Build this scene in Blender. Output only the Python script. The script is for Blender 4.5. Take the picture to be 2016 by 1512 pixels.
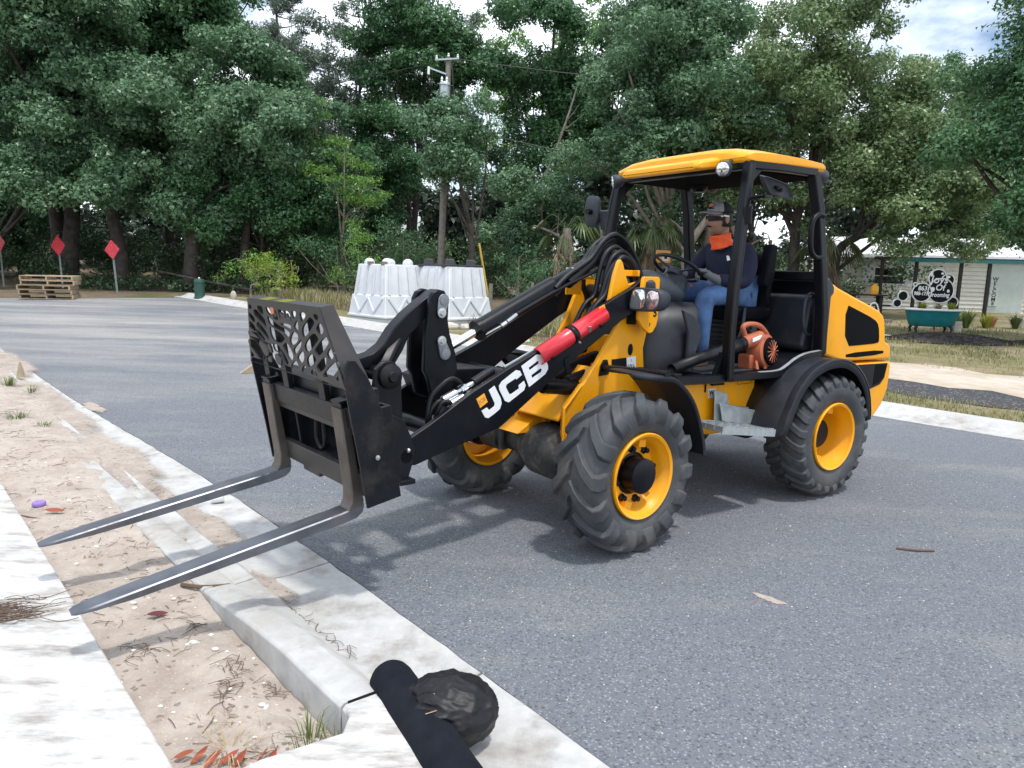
import bpy, bmesh, math, random
import numpy as np
from mathutils import Vector, Matrix, noise, geometry

# ------------------------------------------------------------------ scene basics
for o in list(bpy.data.objects):
    bpy.data.objects.remove(o)
scene = bpy.context.scene
COL = scene.collection
R = math.radians

# camera -------------------------------------------------------------------------
PITCH, ROLL, CAM_H = 0.153, 0.030, 1.627
cam_data = bpy.data.cameras.new('camera')
cam = bpy.data.objects.new('camera', cam_data)
COL.objects.link(cam)
cam_data.sensor_width = 36.0
cam_data.sensor_fit = 'HORIZONTAL'
cam_data.lens = 36.0 * 1444.17 / 2016.0
cam_data.clip_start = 0.05
cam_data.clip_end = 2000.0
_r = Vector((1, 0, 0))
_u = Vector((0, math.sin(PITCH), math.cos(PITCH)))
_b = -Vector((0, math.cos(PITCH), -math.sin(PITCH)))
_c, _s = math.cos(ROLL), math.sin(ROLL)
_r2, _u2 = _c * _r + _s * _u, -_s * _r + _c * _u
M = Matrix.Identity(4)
for i in range(3):
    M[i][0], M[i][1], M[i][2] = _r2[i], _u2[i], _b[i]
M.translation = Vector((0, 0, CAM_H))
cam.matrix_world = M
scene.camera = cam

# sky ----------------------------------------------------------------------------
SUN_EL, SUN_AZ = R(72), math.atan2(0.64, -0.77)
world = bpy.data.worlds.new('World')
scene.world = world
world.use_nodes = True
wn, wl = world.node_tree.nodes, world.node_tree.links
wn.clear()
w_out = wn.new('ShaderNodeOutputWorld')
w_bg = wn.new('ShaderNodeBackground')
w_sky = wn.new('ShaderNodeTexSky')
w_sky.sky_type = 'NISHITA'
w_sky.sun_disc = False
w_sky.sun_elevation = SUN_EL
w_sky.sun_rotation = SUN_AZ
w_sky.air_density = 1.0
w_sky.dust_density = 1.5
w_tc = wn.new('ShaderNodeTexCoord')
w_map = wn.new('ShaderNodeMapping')
w_map.inputs['Scale'].default_value = (1.0, 1.0, 2.2)
w_noise = wn.new('ShaderNodeTexNoise')
w_noise.inputs['Scale'].default_value = 2.3
w_noise.inputs['Detail'].default_value = 9.0
w_noise.inputs['Roughness'].default_value = 0.58
w_ramp = wn.new('ShaderNodeValToRGB')
w_ramp.color_ramp.elements[0].position = 0.40
w_ramp.color_ramp.elements[1].position = 0.56
w_mix = wn.new('ShaderNodeMix')
w_mix.data_type = 'RGBA'
w_mix.inputs[7].default_value = (10.4, 11.1, 12.0, 1.0)
wl.new(w_tc.outputs['Generated'], w_map.inputs['Vector'])
wl.new(w_map.outputs['Vector'], w_noise.inputs['Vector'])
wl.new(w_noise.outputs['Fac'], w_ramp.inputs['Fac'])
wl.new(w_ramp.outputs['Color'], w_mix.inputs[0])
wl.new(w_sky.outputs['Color'], w_mix.inputs[6])
wl.new(w_mix.outputs[2], w_bg.inputs['Color'])
w_bg.inputs['Strength'].default_value = 0.13
wl.new(w_bg.outputs['Background'], w_out.inputs['Surface'])

# sun ----------------------------------------------------------------------------
sun_data = bpy.data.lights.new('sun', 'SUN')
sun_data.energy = 2.1
sun_data.angle = R(4.0)
sun_data.color = (1.0, 0.965, 0.91)
sun = bpy.data.objects.new('sun', sun_data)
COL.objects.link(sun)
_sd = Vector((math.sin(SUN_AZ) * math.cos(SUN_EL), math.cos(SUN_AZ) * math.cos(SUN_EL), math.sin(SUN_EL)))
sun.rotation_euler = _sd.to_track_quat('Z', 'Y').to_euler()
sun.location = (6, -6, 20)

# exposure -----------------------------------------------------------------------
scene.view_settings.view_transform = 'Standard'
scene.view_settings.look = 'None'
scene.view_settings.exposure = 0.40
scene.view_settings.gamma = 1.0
scene.view_settings.use_curve_mapping = False

# ------------------------------------------------------------------ materials
def mat(name, col, rough=0.6, metal=0.0, var=0.12, vscale=6.0, bump=0.0, bscale=60.0, col2=None,
        dirt=None, dirt_amt=0.0, dirt_scale=3.0, coat=0.0, spec=0.5, transl=0.0, island=0.0):
    m = bpy.data.materials.new(name)
    m.use_nodes = True
    n, l = m.node_tree.nodes, m.node_tree.links
    p = n['Principled BSDF']
    p.inputs['Roughness'].default_value = rough
    p.inputs['Metallic'].default_value = metal
    p.inputs['Specular IOR Level'].default_value = spec
    if coat:
        p.inputs['Coat Weight'].default_value = coat
        p.inputs['Coat Roughness'].default_value = 0.12
    tc = n.new('ShaderNodeTexCoord')
    nz = n.new('ShaderNodeTexNoise')
    nz.inputs['Scale'].default_value = vscale
    nz.inputs['Detail'].default_value = 6.0
    l.new(tc.outputs['Object'], nz.inputs['Vector'])
    mx = n.new('ShaderNodeMix')
    mx.data_type = 'RGBA'
    a = [max(0, c * (1 - var)) for c in col]
    b = [min(1, c * (1 + var)) for c in (col2 or col)]
    mx.inputs[6].default_value = (*a, 1)
    mx.inputs[7].default_value = (*b, 1)
    rp = n.new('ShaderNodeMapRange')
    rp.inputs[1].default_value, rp.inputs[2].default_value = 0.32, 0.68
    l.new(nz.outputs['Fac'], rp.inputs[0])
    last_fac = rp.outputs[0]
    if island:
        g = n.new('ShaderNodeNewGeometry')
        ad = n.new('ShaderNodeMix')
        ad.inputs[0].default_value = island
        l.new(rp.outputs[0], ad.inputs[2])
        l.new(g.outputs['Random Per Island'], ad.inputs[3])
        last_fac = ad.outputs[0]
    l.new(last_fac, mx.inputs[0])
    out = mx.outputs[2]
    if dirt is not None:
        d = n.new('ShaderNodeTexNoise')
        d.inputs['Scale'].default_value = dirt_scale
        d.inputs['Detail'].default_value = 10.0
        d.inputs['Roughness'].default_value = 0.7
        l.new(tc.outputs['Object'], d.inputs['Vector'])
        dr = n.new('ShaderNodeMapRange')
        dr.inputs[1].default_value, dr.inputs[2].default_value = 0.5, 0.75
        dr.inputs[4].default_value = dirt_amt
        l.new(d.outputs['Fac'], dr.inputs[0])
        m2 = n.new('ShaderNodeMix')
        m2.data_type = 'RGBA'
        m2.inputs[7].default_value = (*dirt, 1)
        l.new(out, m2.inputs[6])
        l.new(dr.outputs[0], m2.inputs[0])
        out = m2.outputs[2]
        rr = n.new('ShaderNodeMapRange')
        rr.inputs[3].default_value = rough
        rr.inputs[4].default_value = 0.9
        l.new(dr.outputs[0], rr.inputs[0])
        l.new(rr.outputs[0], p.inputs['Roughness'])
    l.new(out, p.inputs['Base Color'])
    if bump:
        bn = n.new('ShaderNodeTexNoise')
        bn.inputs['Scale'].default_value = bscale
        bn.inputs['Detail'].default_value = 5.0
        l.new(tc.outputs['Object'], bn.inputs['Vector'])
        bp = n.new('ShaderNodeBump')
        bp.inputs['Strength'].default_value = bump
        bp.inputs['Distance'].default_value = 0.01
        l.new(bn.outputs['Fac'], bp.inputs['Height'])
        l.new(bp.outputs['Normal'], p.inputs['Normal'])
    if transl:
        tr = n.new('ShaderNodeBsdfTranslucent')
        l.new(out, tr.inputs['Color'])
        ms = n.new('ShaderNodeMixShader')
        ms.inputs[0].default_value = transl
        l.new(p.outputs[0], ms.inputs[1])
        l.new(tr.outputs[0], ms.inputs[2])
        l.new(ms.outputs[0], n['Material Output'].inputs['Surface'])
    return m

DUST = (0.34, 0.28, 0.22)
MT = {}
MT['yellow'] = mat('machine_yellow', (0.92, 0.385, 0.004), 0.36, spec=0.3, var=0.04, vscale=2.0, dirt=(0.52, 0.30, 0.11), dirt_amt=0.42, dirt_scale=3.2, coat=0.12)
MT['black'] = mat('black_paint', (0.0036, 0.0050, 0.0080), 0.36, spec=0.22, var=0.2, vscale=4, dirt=(0.022, 0.022, 0.024), dirt_amt=0.3, dirt_scale=3.5, bump=0.03, bscale=30)
MT['black_worn'] = mat('worn_black_steel', (0.0052, 0.0066, 0.0096), 0.38, spec=0.28, var=0.25, vscale=6, dirt=(0.060, 0.050, 0.046), dirt_amt=0.5, dirt_scale=5.0, bump=0.08, bscale=40)
MT['guard'] = mat('dusty_black_steel', (0.036, 0.033, 0.032), 0.45, spec=0.4, var=0.15, vscale=6, dirt=(0.085, 0.072, 0.064), dirt_amt=0.4, dirt_scale=4.0, bump=0.04, bscale=40)
MT['plastic'] = mat('charcoal_plastic', (0.032, 0.039, 0.049), 0.55, spec=0.35, var=0.1, dirt=DUST, dirt_amt=0.12, bump=0.05, bscale=220)
MT['fender'] = mat('black_fender_plastic', (0.014, 0.017, 0.023), 0.45, spec=0.4, var=0.12, dirt=(0.10, 0.09, 0.08), dirt_amt=0.2, bump=0.05, bscale=200)
MT['rubber'] = mat('tyre_rubber', (0.046, 0.051, 0.056), 0.62, var=0.2, vscale=8, dirt=(0.15, 0.14, 0.125), dirt_amt=0.7, dirt_scale=3.2, bump=0.12, bscale=50)
MT['hose'] = mat('hose_rubber', (0.007, 0.008, 0.011), 0.45, spec=0.35, var=0.15, bump=0.05, bscale=120)
MT['fork'] = mat('polished_fork_steel', (0.17, 0.18, 0.205), 0.38, 0.8, var=0.25, vscale=9, dirt=(0.12, 0.085, 0.065), dirt_amt=0.7, dirt_scale=4.5, bump=0.06, bscale=24)
MT['fork_side'] = mat('brown_fork_steel', (0.11, 0.095, 0.085), 0.42, 0.5, var=0.25, vscale=7, dirt=(0.05, 0.042, 0.04), dirt_amt=0.7, bump=0.08, bscale=30)
MT['chrome'] = mat('chrome_rod', (0.80, 0.80, 0.80), 0.12, 1.0, var=0.03)
MT['zinc'] = mat('zinc_fitting', (0.55, 0.57, 0.58), 0.3, 0.9, var=0.1, vscale=30)
MT['galv'] = mat('galvanised_steel', (0.44, 0.48, 0.49), 0.44, 0.55, var=0.16, vscale=16, dirt=DUST, dirt_amt=0.3, bump=0.06, bscale=60)
MT['grey_steel'] = mat('grey_plated_steel', (0.23, 0.245, 0.27), 0.42, 0.5, var=0.12, vscale=20)
MT['red'] = mat('red_cover_paint', (0.66, 0.022, 0.038), 0.3, var=0.06, coat=0.3, dirt=(0.4, 0.12, 0.1), dirt_amt=0.2)
MT['white'] = mat('white_print', (0.80, 0.81, 0.82), 0.5, var=0.03)
MT['dark_print'] = mat('dark_print', (0.004, 0.004, 0.006), 0.6, spec=0.2, var=0.05)
MT['badge'] = mat('orange_badge', (0.90, 0.42, 0.02), 0.4, var=0.03)
MT['badge_red'] = mat('faded_orange_badge', (0.62, 0.20, 0.09), 0.5, var=0.1)
MT['glass'] = mat('lamp_glass', (0.78, 0.80, 0.82), 0.08, 0.85, var=0.25, vscale=14)
MT['lens_red'] = mat('tinted_lamp_glass', (0.52, 0.42, 0.42), 0.12, 0.7, var=0.35, vscale=20)
MT['seat'] = mat('seat_vinyl', (0.006, 0.007, 0.010), 0.7, spec=0.12, var=0.15, bump=0.05, bscale=80)
MT['lining'] = mat('black_roof_lining', (0.005, 0.005, 0.006), 0.95, spec=0.02, var=0.2)
MT['mud'] = mat('muddy_axle', (0.05, 0.048, 0.046), 0.8, var=0.3, vscale=12, dirt=(0.22, 0.19, 0.165), dirt_amt=1.0, dirt_scale=7.0, bump=0.6, bscale=26)
MT['blower'] = mat('orange_blower_plastic', (0.46, 0.125, 0.055), 0.5, var=0.1, dirt=(0.3, 0.14, 0.09), dirt_amt=0.35)
MT['mesh_dark'] = mat('dark_vent_mesh', (0.005, 0.005, 0.007), 0.8, spec=0.08, var=0.2, vscale=300, bump=0.3, bscale=500)
MT['grille_grey'] = mat('grey_grille', (0.016, 0.017, 0.019), 0.6, spec=0.15, var=0.1)
MT['skin'] = mat('skin', (0.36, 0.19, 0.125), 0.5, var=0.1, vscale=20)
MT['navy'] = mat('navy_cloth', (0.008, 0.012, 0.036), 0.85, var=0.25, vscale=14, bump=0.35, bscale=18)
MT['denim'] = mat('denim', (0.075, 0.15, 0.32), 0.85, var=0.35, vscale=9, bump=0.3, bscale=22, dirt=(0.20, 0.30, 0.48), dirt_amt=0.45, dirt_scale=6)
MT['hiviz'] = mat('orange_gaiter', (0.95, 0.12, 0.025), 0.8, var=0.06, vscale=20, bump=0.2, bscale=30)
MT['glove'] = mat('grey_glove', (0.16, 0.165, 0.175), 0.85, var=0.15, vscale=20)
MT['capgrey'] = mat('grey_cap', (0.30, 0.305, 0.325), 0.85, var=0.1, vscale=40)
MT['capblack'] = mat('black_cap_mesh', (0.015, 0.016, 0.02), 0.85, var=0.2, vscale=80)
MT['boot'] = mat('brown_boot', (0.10, 0.065, 0.04), 0.7, var=0.2)
MT['hair'] = mat('dark_hair', (0.015, 0.012, 0.01), 0.7, var=0.2)
MT['bark'] = mat('oak_bark', (0.060, 0.050, 0.043), 0.9, var=0.4, vscale=5, bump=0.7, bscale=18)
MT['bark_pale'] = mat('pale_bark', (0.23, 0.195, 0.16), 0.9, var=0.35, vscale=6, bump=0.6, bscale=20)
MT['wood_pole'] = mat('weathered_pole_wood', (0.19, 0.17, 0.145), 0.85, var=0.25, vscale=7, bump=0.4, bscale=26)
MT['pallet'] = mat('pallet_wood', (0.36, 0.28, 0.19), 0.85, var=0.25, vscale=4, bump=0.3, bscale=30)
MT['sign_red'] = mat('red_sign_sheet', (0.62, 0.012, 0.035), 0.45, var=0.08, vscale=7)
MT['sign_red2'] = mat('scuffed_red_sign_sheet', (0.62, 0.03, 0.055), 0.5, var=0.1, vscale=7, dirt=(0.70, 0.20, 0.20), dirt_amt=0.7, dirt_scale=4)
MT['barrier'] = mat('white_barrier_plastic', (0.60, 0.62, 0.64), 0.5, var=0.05, vscale=3, dirt=(0.36, 0.36, 0.35), dirt_amt=0.35, dirt_scale=2.5)
MT['black_tray'] = mat('black_tray_plastic', (0.035, 0.037, 0.042), 0.6, var=0.15)
MT['green_box'] = mat('green_utility_plastic', (0.02, 0.075, 0.055), 0.5, var=0.1)
MT['siding'] = mat('cream_siding', (0.70, 0.68, 0.61), 0.65, var=0.05, vscale=2, dirt=(0.50, 0.48, 0.42), dirt_amt=0.35)
MT['trim'] = mat('white_trim', (0.80, 0.81, 0.86), 0.6, var=0.04)
MT['roof_metal'] = mat('white_roof_metal', (0.74, 0.74, 0.73), 0.45, var=0.06, dirt=(0.45, 0.43, 0.4), dirt_amt=0.3)
MT['doorpaint'] = mat('pale_green_door', (0.52, 0.58, 0.55), 0.6, var=0.05)
MT['window'] = mat('dark_window_glass', (0.006, 0.007, 0.008), 0.10, var=0.2)
MT['postdark'] = mat('dark_post_wood', (0.022, 0.018, 0.019), 0.8, var=0.2)
MT['teal'] = mat('teal_enamel', (0.010, 0.155, 0.17), 0.35, var=0.08, dirt=(0.05, 0.2, 0.2), dirt_amt=0.3)
MT['enamel'] = mat('white_enamel', (0.74, 0.75, 0.74), 0.3, var=0.03)
MT['purple'] = mat('purple_plastic', (0.30, 0.19, 0.52), 0.45, var=0.08)
MT['fabric_roll'] = mat('black_geotextile', (0.0085, 0.0105, 0.016), 0.92, var=0.2, vscale=20, bump=0.25, bscale=140, dirt=(0.03, 0.032, 0.036), dirt_amt=0.3, spec=0.15)
MT['bag'] = mat('black_bin_liner', (0.0065, 0.007, 0.009), 0.48, spec=0.35, var=0.15, bump=0.06, bscale=14)
MT['leaf_red'] = mat('rust_red_leaf', (0.30, 0.065, 0.025), 0.6, var=0.25, vscale=10)
MT['leaf_maroon'] = mat('maroon_dead_leaf', (0.12, 0.022, 0.03), 0.7, var=0.2)
MT['straw'] = mat('dry_straw', (0.42, 0.31, 0.17), 0.85, var=0.25, island=0.6)
MT['twig'] = mat('brown_root', (0.13, 0.085, 0.06), 0.9, var=0.3, island=0.6)
MT['chip'] = mat('white_shell_chip', (0.66, 0.64, 0.58), 0.7, var=0.1, island=0.5)
MT['stone'] = mat('pale_limestone', (0.52, 0.48, 0.41), 0.85, var=0.2, bump=0.4, bscale=12)
MT['terracotta'] = mat('terracotta_clay', (0.36, 0.13, 0.07), 0.8, var=0.1)
MT['wire'] = mat('dark_cable', (0.02, 0.02, 0.022), 0.6, var=0.1)
MT['yellow_tube'] = mat('yellow_guy_guard', (0.55, 0.36, 0.06), 0.6, var=0.1)
MT['mulch'] = mat('dark_mulch', (0.035, 0.028, 0.026), 0.95, var=0.4, vscale=30, bump=1.0, bscale=40, island=0.6)

def leafmat(name, a, b, transl=0.30, rough=0.36):
    return mat(name, a, rough, col2=b, var=0.12, vscale=0.45, island=0.55, transl=transl, spec=0.5)
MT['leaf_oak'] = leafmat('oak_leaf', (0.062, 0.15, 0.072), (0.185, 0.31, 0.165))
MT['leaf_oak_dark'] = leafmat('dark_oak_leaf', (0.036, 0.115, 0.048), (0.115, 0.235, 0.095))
MT['leaf_olive'] = leafmat('olive_oak_leaf', (0.11, 0.195, 0.072), (0.28, 0.375, 0.18))
MT['leaf_green'] = leafmat('fresh_green_leaf', (0.095, 0.23, 0.04), (0.215, 0.39, 0.08), 0.35)
MT['leaf_lime'] = leafmat('lime_green_leaf', (0.17, 0.27, 0.025), (0.32, 0.42, 0.06), 0.35)
MT['leaf_pine'] = leafmat('pine_needle', (0.07, 0.11, 0.075), (0.15, 0.2, 0.14), 0.15)
MT['leaf_under'] = leafmat('undergrowth_leaf', (0.034, 0.076, 0.034), (0.09, 0.15, 0.06), 0.2)
MT['leaf_wood'] = leafmat('far_wood_leaf', (0.045, 0.075, 0.048), (0.1, 0.14, 0.088), 0.2)
MT['palm'] = leafmat('palm_frond', (0.06, 0.10, 0.03), (0.12, 0.16, 0.06), 0.2)
MT['palm_dead'] = leafmat('dead_palm_frond', (0.17, 0.12, 0.08), (0.30, 0.23, 0.15), 0.1)
MT['grass'] = leafmat('grass_blade', (0.085, 0.14, 0.03), (0.17, 0.23, 0.06), 0.3)
MT['grass_dry'] = leafmat('dry_grass_blade', (0.26, 0.22, 0.11), (0.42, 0.36, 0.21), 0.2)
MT['plant_yellow'] = leafmat('yellow_green_plant', (0.20, 0.24, 0.02), (0.40, 0.40, 0.05), 0.35)

def ground_mat(name, cols, scale, bump, bscale, speck=None, rough=0.92, patch=None, patch_scale=0.6, patch_pos=(0.55, 0.72), stretch=None, far_dust=None):
    """layered ground: two noises mixed, optional specks and pale patches"""
    m = bpy.data.materials.new(name)
    m.use_nodes = True
    n, l = m.node_tree.nodes, m.node_tree.links
    p = n['Principled BSDF']
    p.inputs['Roughness'].default_value = rough
    p.inputs['Specular IOR Level'].default_value = 0.3
    tc = n.new('ShaderNodeTexCoord')
    def nz(s, d=6.0, r=0.6, vec=None):
        t = n.new('ShaderNodeTexNoise')
        t.inputs['Scale'].default_value = s
        t.inputs['Detail'].default_value = d
        t.inputs['Roughness'].default_value = r
        l.new(vec or tc.outputs['Object'], t.inputs['Vector'])
        return t.outputs['Fac']
    def mr(src, a, b, c=0.0, d=1.0):
        t = n.new('ShaderNodeMapRange')
        for i, v in enumerate((a, b, c, d)):
            t.inputs[i + 1].default_value = v
        l.new(src, t.inputs[0])
        return t.outputs[0]
    def mix(f, a, b):
        t = n.new('ShaderNodeMix')
        t.data_type = 'RGBA'
        l.new(f, t.inputs[0])
        for k, v in ((6, a), (7, b)):
            if isinstance(v, tuple):
                t.inputs[k].default_value = (*v, 1)
            else:
                l.new(v, t.inputs[k])
        return t.outputs[2]
    c = mix(mr(nz(scale), 0.35, 0.65), cols[0], cols[1])
    if len(cols) > 2:
        c = mix(mr(nz(scale * 0.23, 8, 0.65), 0.45, 0.68), c, cols[2])
    if len(cols) > 3:
        c = mix(mr(nz(scale * 5.1, 4, 0.7), 0.56, 0.7), c, cols[3])
    if patch:
        vec = None
        if stretch:
            mp = n.new('ShaderNodeMapping')
            mp.inputs['Rotation'].default_value = (0, 0, stretch[0])
            mp.inputs['Scale'].default_value = stretch[1]
            l.new(tc.outputs['Object'], mp.inputs['Vector'])
            vec = mp.outputs[0]
        c = mix(mr(nz(patch_scale, 9, 0.68, vec), patch_pos[0], patch_pos[1], 0, 0.85), c, patch)
    if far_dust:
        sx = n.new('ShaderNodeSeparateXYZ')
        l.new(tc.outputs['Object'], sx.inputs[0])
        mp2 = n.new('ShaderNodeMapping')
        mp2.inputs['Rotation'].default_value = (0, 0, 0.12)
        mp2.inputs['Scale'].default_value = (0.35, 1.5, 1.0)
        l.new(tc.outputs['Object'], mp2.inputs['Vector'])
        fz = mr(nz(0.55, 9, 0.66, mp2.outputs[0]), 0.40, 0.62)
        mu = n.new('ShaderNodeMath')
        mu.operation = 'MULTIPLY'
        l.new(fz, mu.inputs[0])
        l.new(mr(sx.outputs[1], 7.5, 14.0, 0.0, 0.85), mu.inputs[1])
        c = mix(mu.outputs[0], c, far_dust)
    if speck:
        for sc_, colr, lo, hi, amt in speck:
            v = n.new('ShaderNodeTexVoronoi')
            v.inputs['Scale'].default_value = sc_
            l.new(tc.outputs['Object'], v.inputs['Vector'])
            sep = n.new('ShaderNodeSeparateColor')
            l.new(v.outputs['Color'], sep.inputs[0])
            c = mix(mr(sep.outputs[0], lo, hi, 0, amt), c, colr)
    l.new(c, p.inputs['Base Color'])
    add = n.new('ShaderNodeMath')
    add.operation = 'ADD'
    l.new(nz(bscale, 5, 0.7), add.inputs[0])
    l.new(nz(bscale * 0.13, 5, 0.6), add.inputs[1])
    b = n.new('ShaderNodeBump')
    b.inputs['Strength'].default_value = bump
    b.inputs['Distance'].default_value = 0.02
    l.new(add.outputs[0], b.inputs['Height'])
    l.new(b.outputs['Normal'], p.inputs['Normal'])
    return m

ROAD_ANG = math.atan2(-0.703, 0.711)
MT['asphalt'] = ground_mat('asphalt', [(0.132, 0.144, 0.164), (0.172, 0.186, 0.210), (0.168, 0.174, 0.186), (0.200, 0.212, 0.232)], 75, 0.42, 150,
    speck=[(150, (0.40, 0.41, 0.43), 0.86, 0.97, 0.6), (110, (0.050, 0.056, 0.066), 0.78, 0.95, 0.6)],
    patch=(0.255, 0.252, 0.246), patch_scale=0.8, patch_pos=(0.50, 0.70), stretch=(-ROAD_ANG, (0.45, 1.5, 1.0)), far_dust=(0.38, 0.365, 0.34))
MT['concrete'] = ground_mat('concrete', [(0.42, 0.42, 0.41), (0.53, 0.53, 0.52), (0.44, 0.42, 0.39), (0.49, 0.485, 0.47)], 9, 0.12, 90,
    patch=(0.235, 0.21, 0.185), patch_scale=3.4, patch_pos=(0.50, 0.70))
MT['concrete_walk'] = ground_mat('brushed_concrete', [(0.50, 0.50, 0.49), (0.63, 0.63, 0.62), (0.53, 0.50, 0.46), (0.58, 0.57, 0.56)], 7, 0.14, 70,
    patch=(0.20, 0.17, 0.145), patch_scale=4.2, patch_pos=(0.46, 0.70), stretch=(0.35, (1.0, 3.2, 1.0)))
MT['sand'] = ground_mat('sandy_soil', [(0.40, 0.340, 0.290), (0.50, 0.435, 0.378), (0.345, 0.285, 0.24), (0.44, 0.38, 0.33)], 14, 0.5, 60,
    speck=[(160, (0.58, 0.53, 0.47), 0.96, 0.985, 0.6), (60, (0.13, 0.09, 0.07), 0.95, 0.98, 0.6)],
    patch=(0.22, 0.165, 0.13), patch_scale=3.5, patch_pos=(0.60, 0.74))
MT['soil_litter'] = ground_mat('leaf_litter', [(0.13, 0.095, 0.065), (0.20, 0.15, 0.10), (0.095, 0.085, 0.045), (0.27, 0.21, 0.15)], 3.0, 0.9, 22,
    patch=(0.08, 0.10, 0.035), patch_scale=0.35, patch_pos=(0.5, 0.66))
MT['yard'] = ground_mat('thin_lawn', [(0.20, 0.165, 0.09), (0.155, 0.155, 0.055), (0.36, 0.29, 0.20), (0.10, 0.11, 0.035)], 2.6, 0.9, 26,
    patch=(0.10, 0.085, 0.055), patch_scale=1.4, patch_pos=(0.56, 0.68))
MT['verge'] = ground_mat('dry_verge', [(0.22, 0.19, 0.10), (0.16, 0.16, 0.06), (0.30, 0.25, 0.17), (0.12, 0.11, 0.05)], 3.5, 0.9, 30)
MT['millings'] = ground_mat('asphalt_millings', [(0.040, 0.042, 0.047), (0.085, 0.088, 0.094), (0.06, 0.06, 0.064), (0.15, 0.15, 0.15)], 24, 0.8, 70,
    speck=[(40, (0.30, 0.29, 0.27), 0.92, 0.96, 0.8)])
MT['pale_sand'] = ground_mat('pale_sand_track', [(0.46, 0.39, 0.31), (0.58, 0.51, 0.43), (0.40, 0.33, 0.25), (0.5, 0.44, 0.36)], 4, 0.6, 30,
    patch=(0.28, 0.22, 0.15), patch_scale=1.2, patch_pos=(0.58, 0.72))

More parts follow.
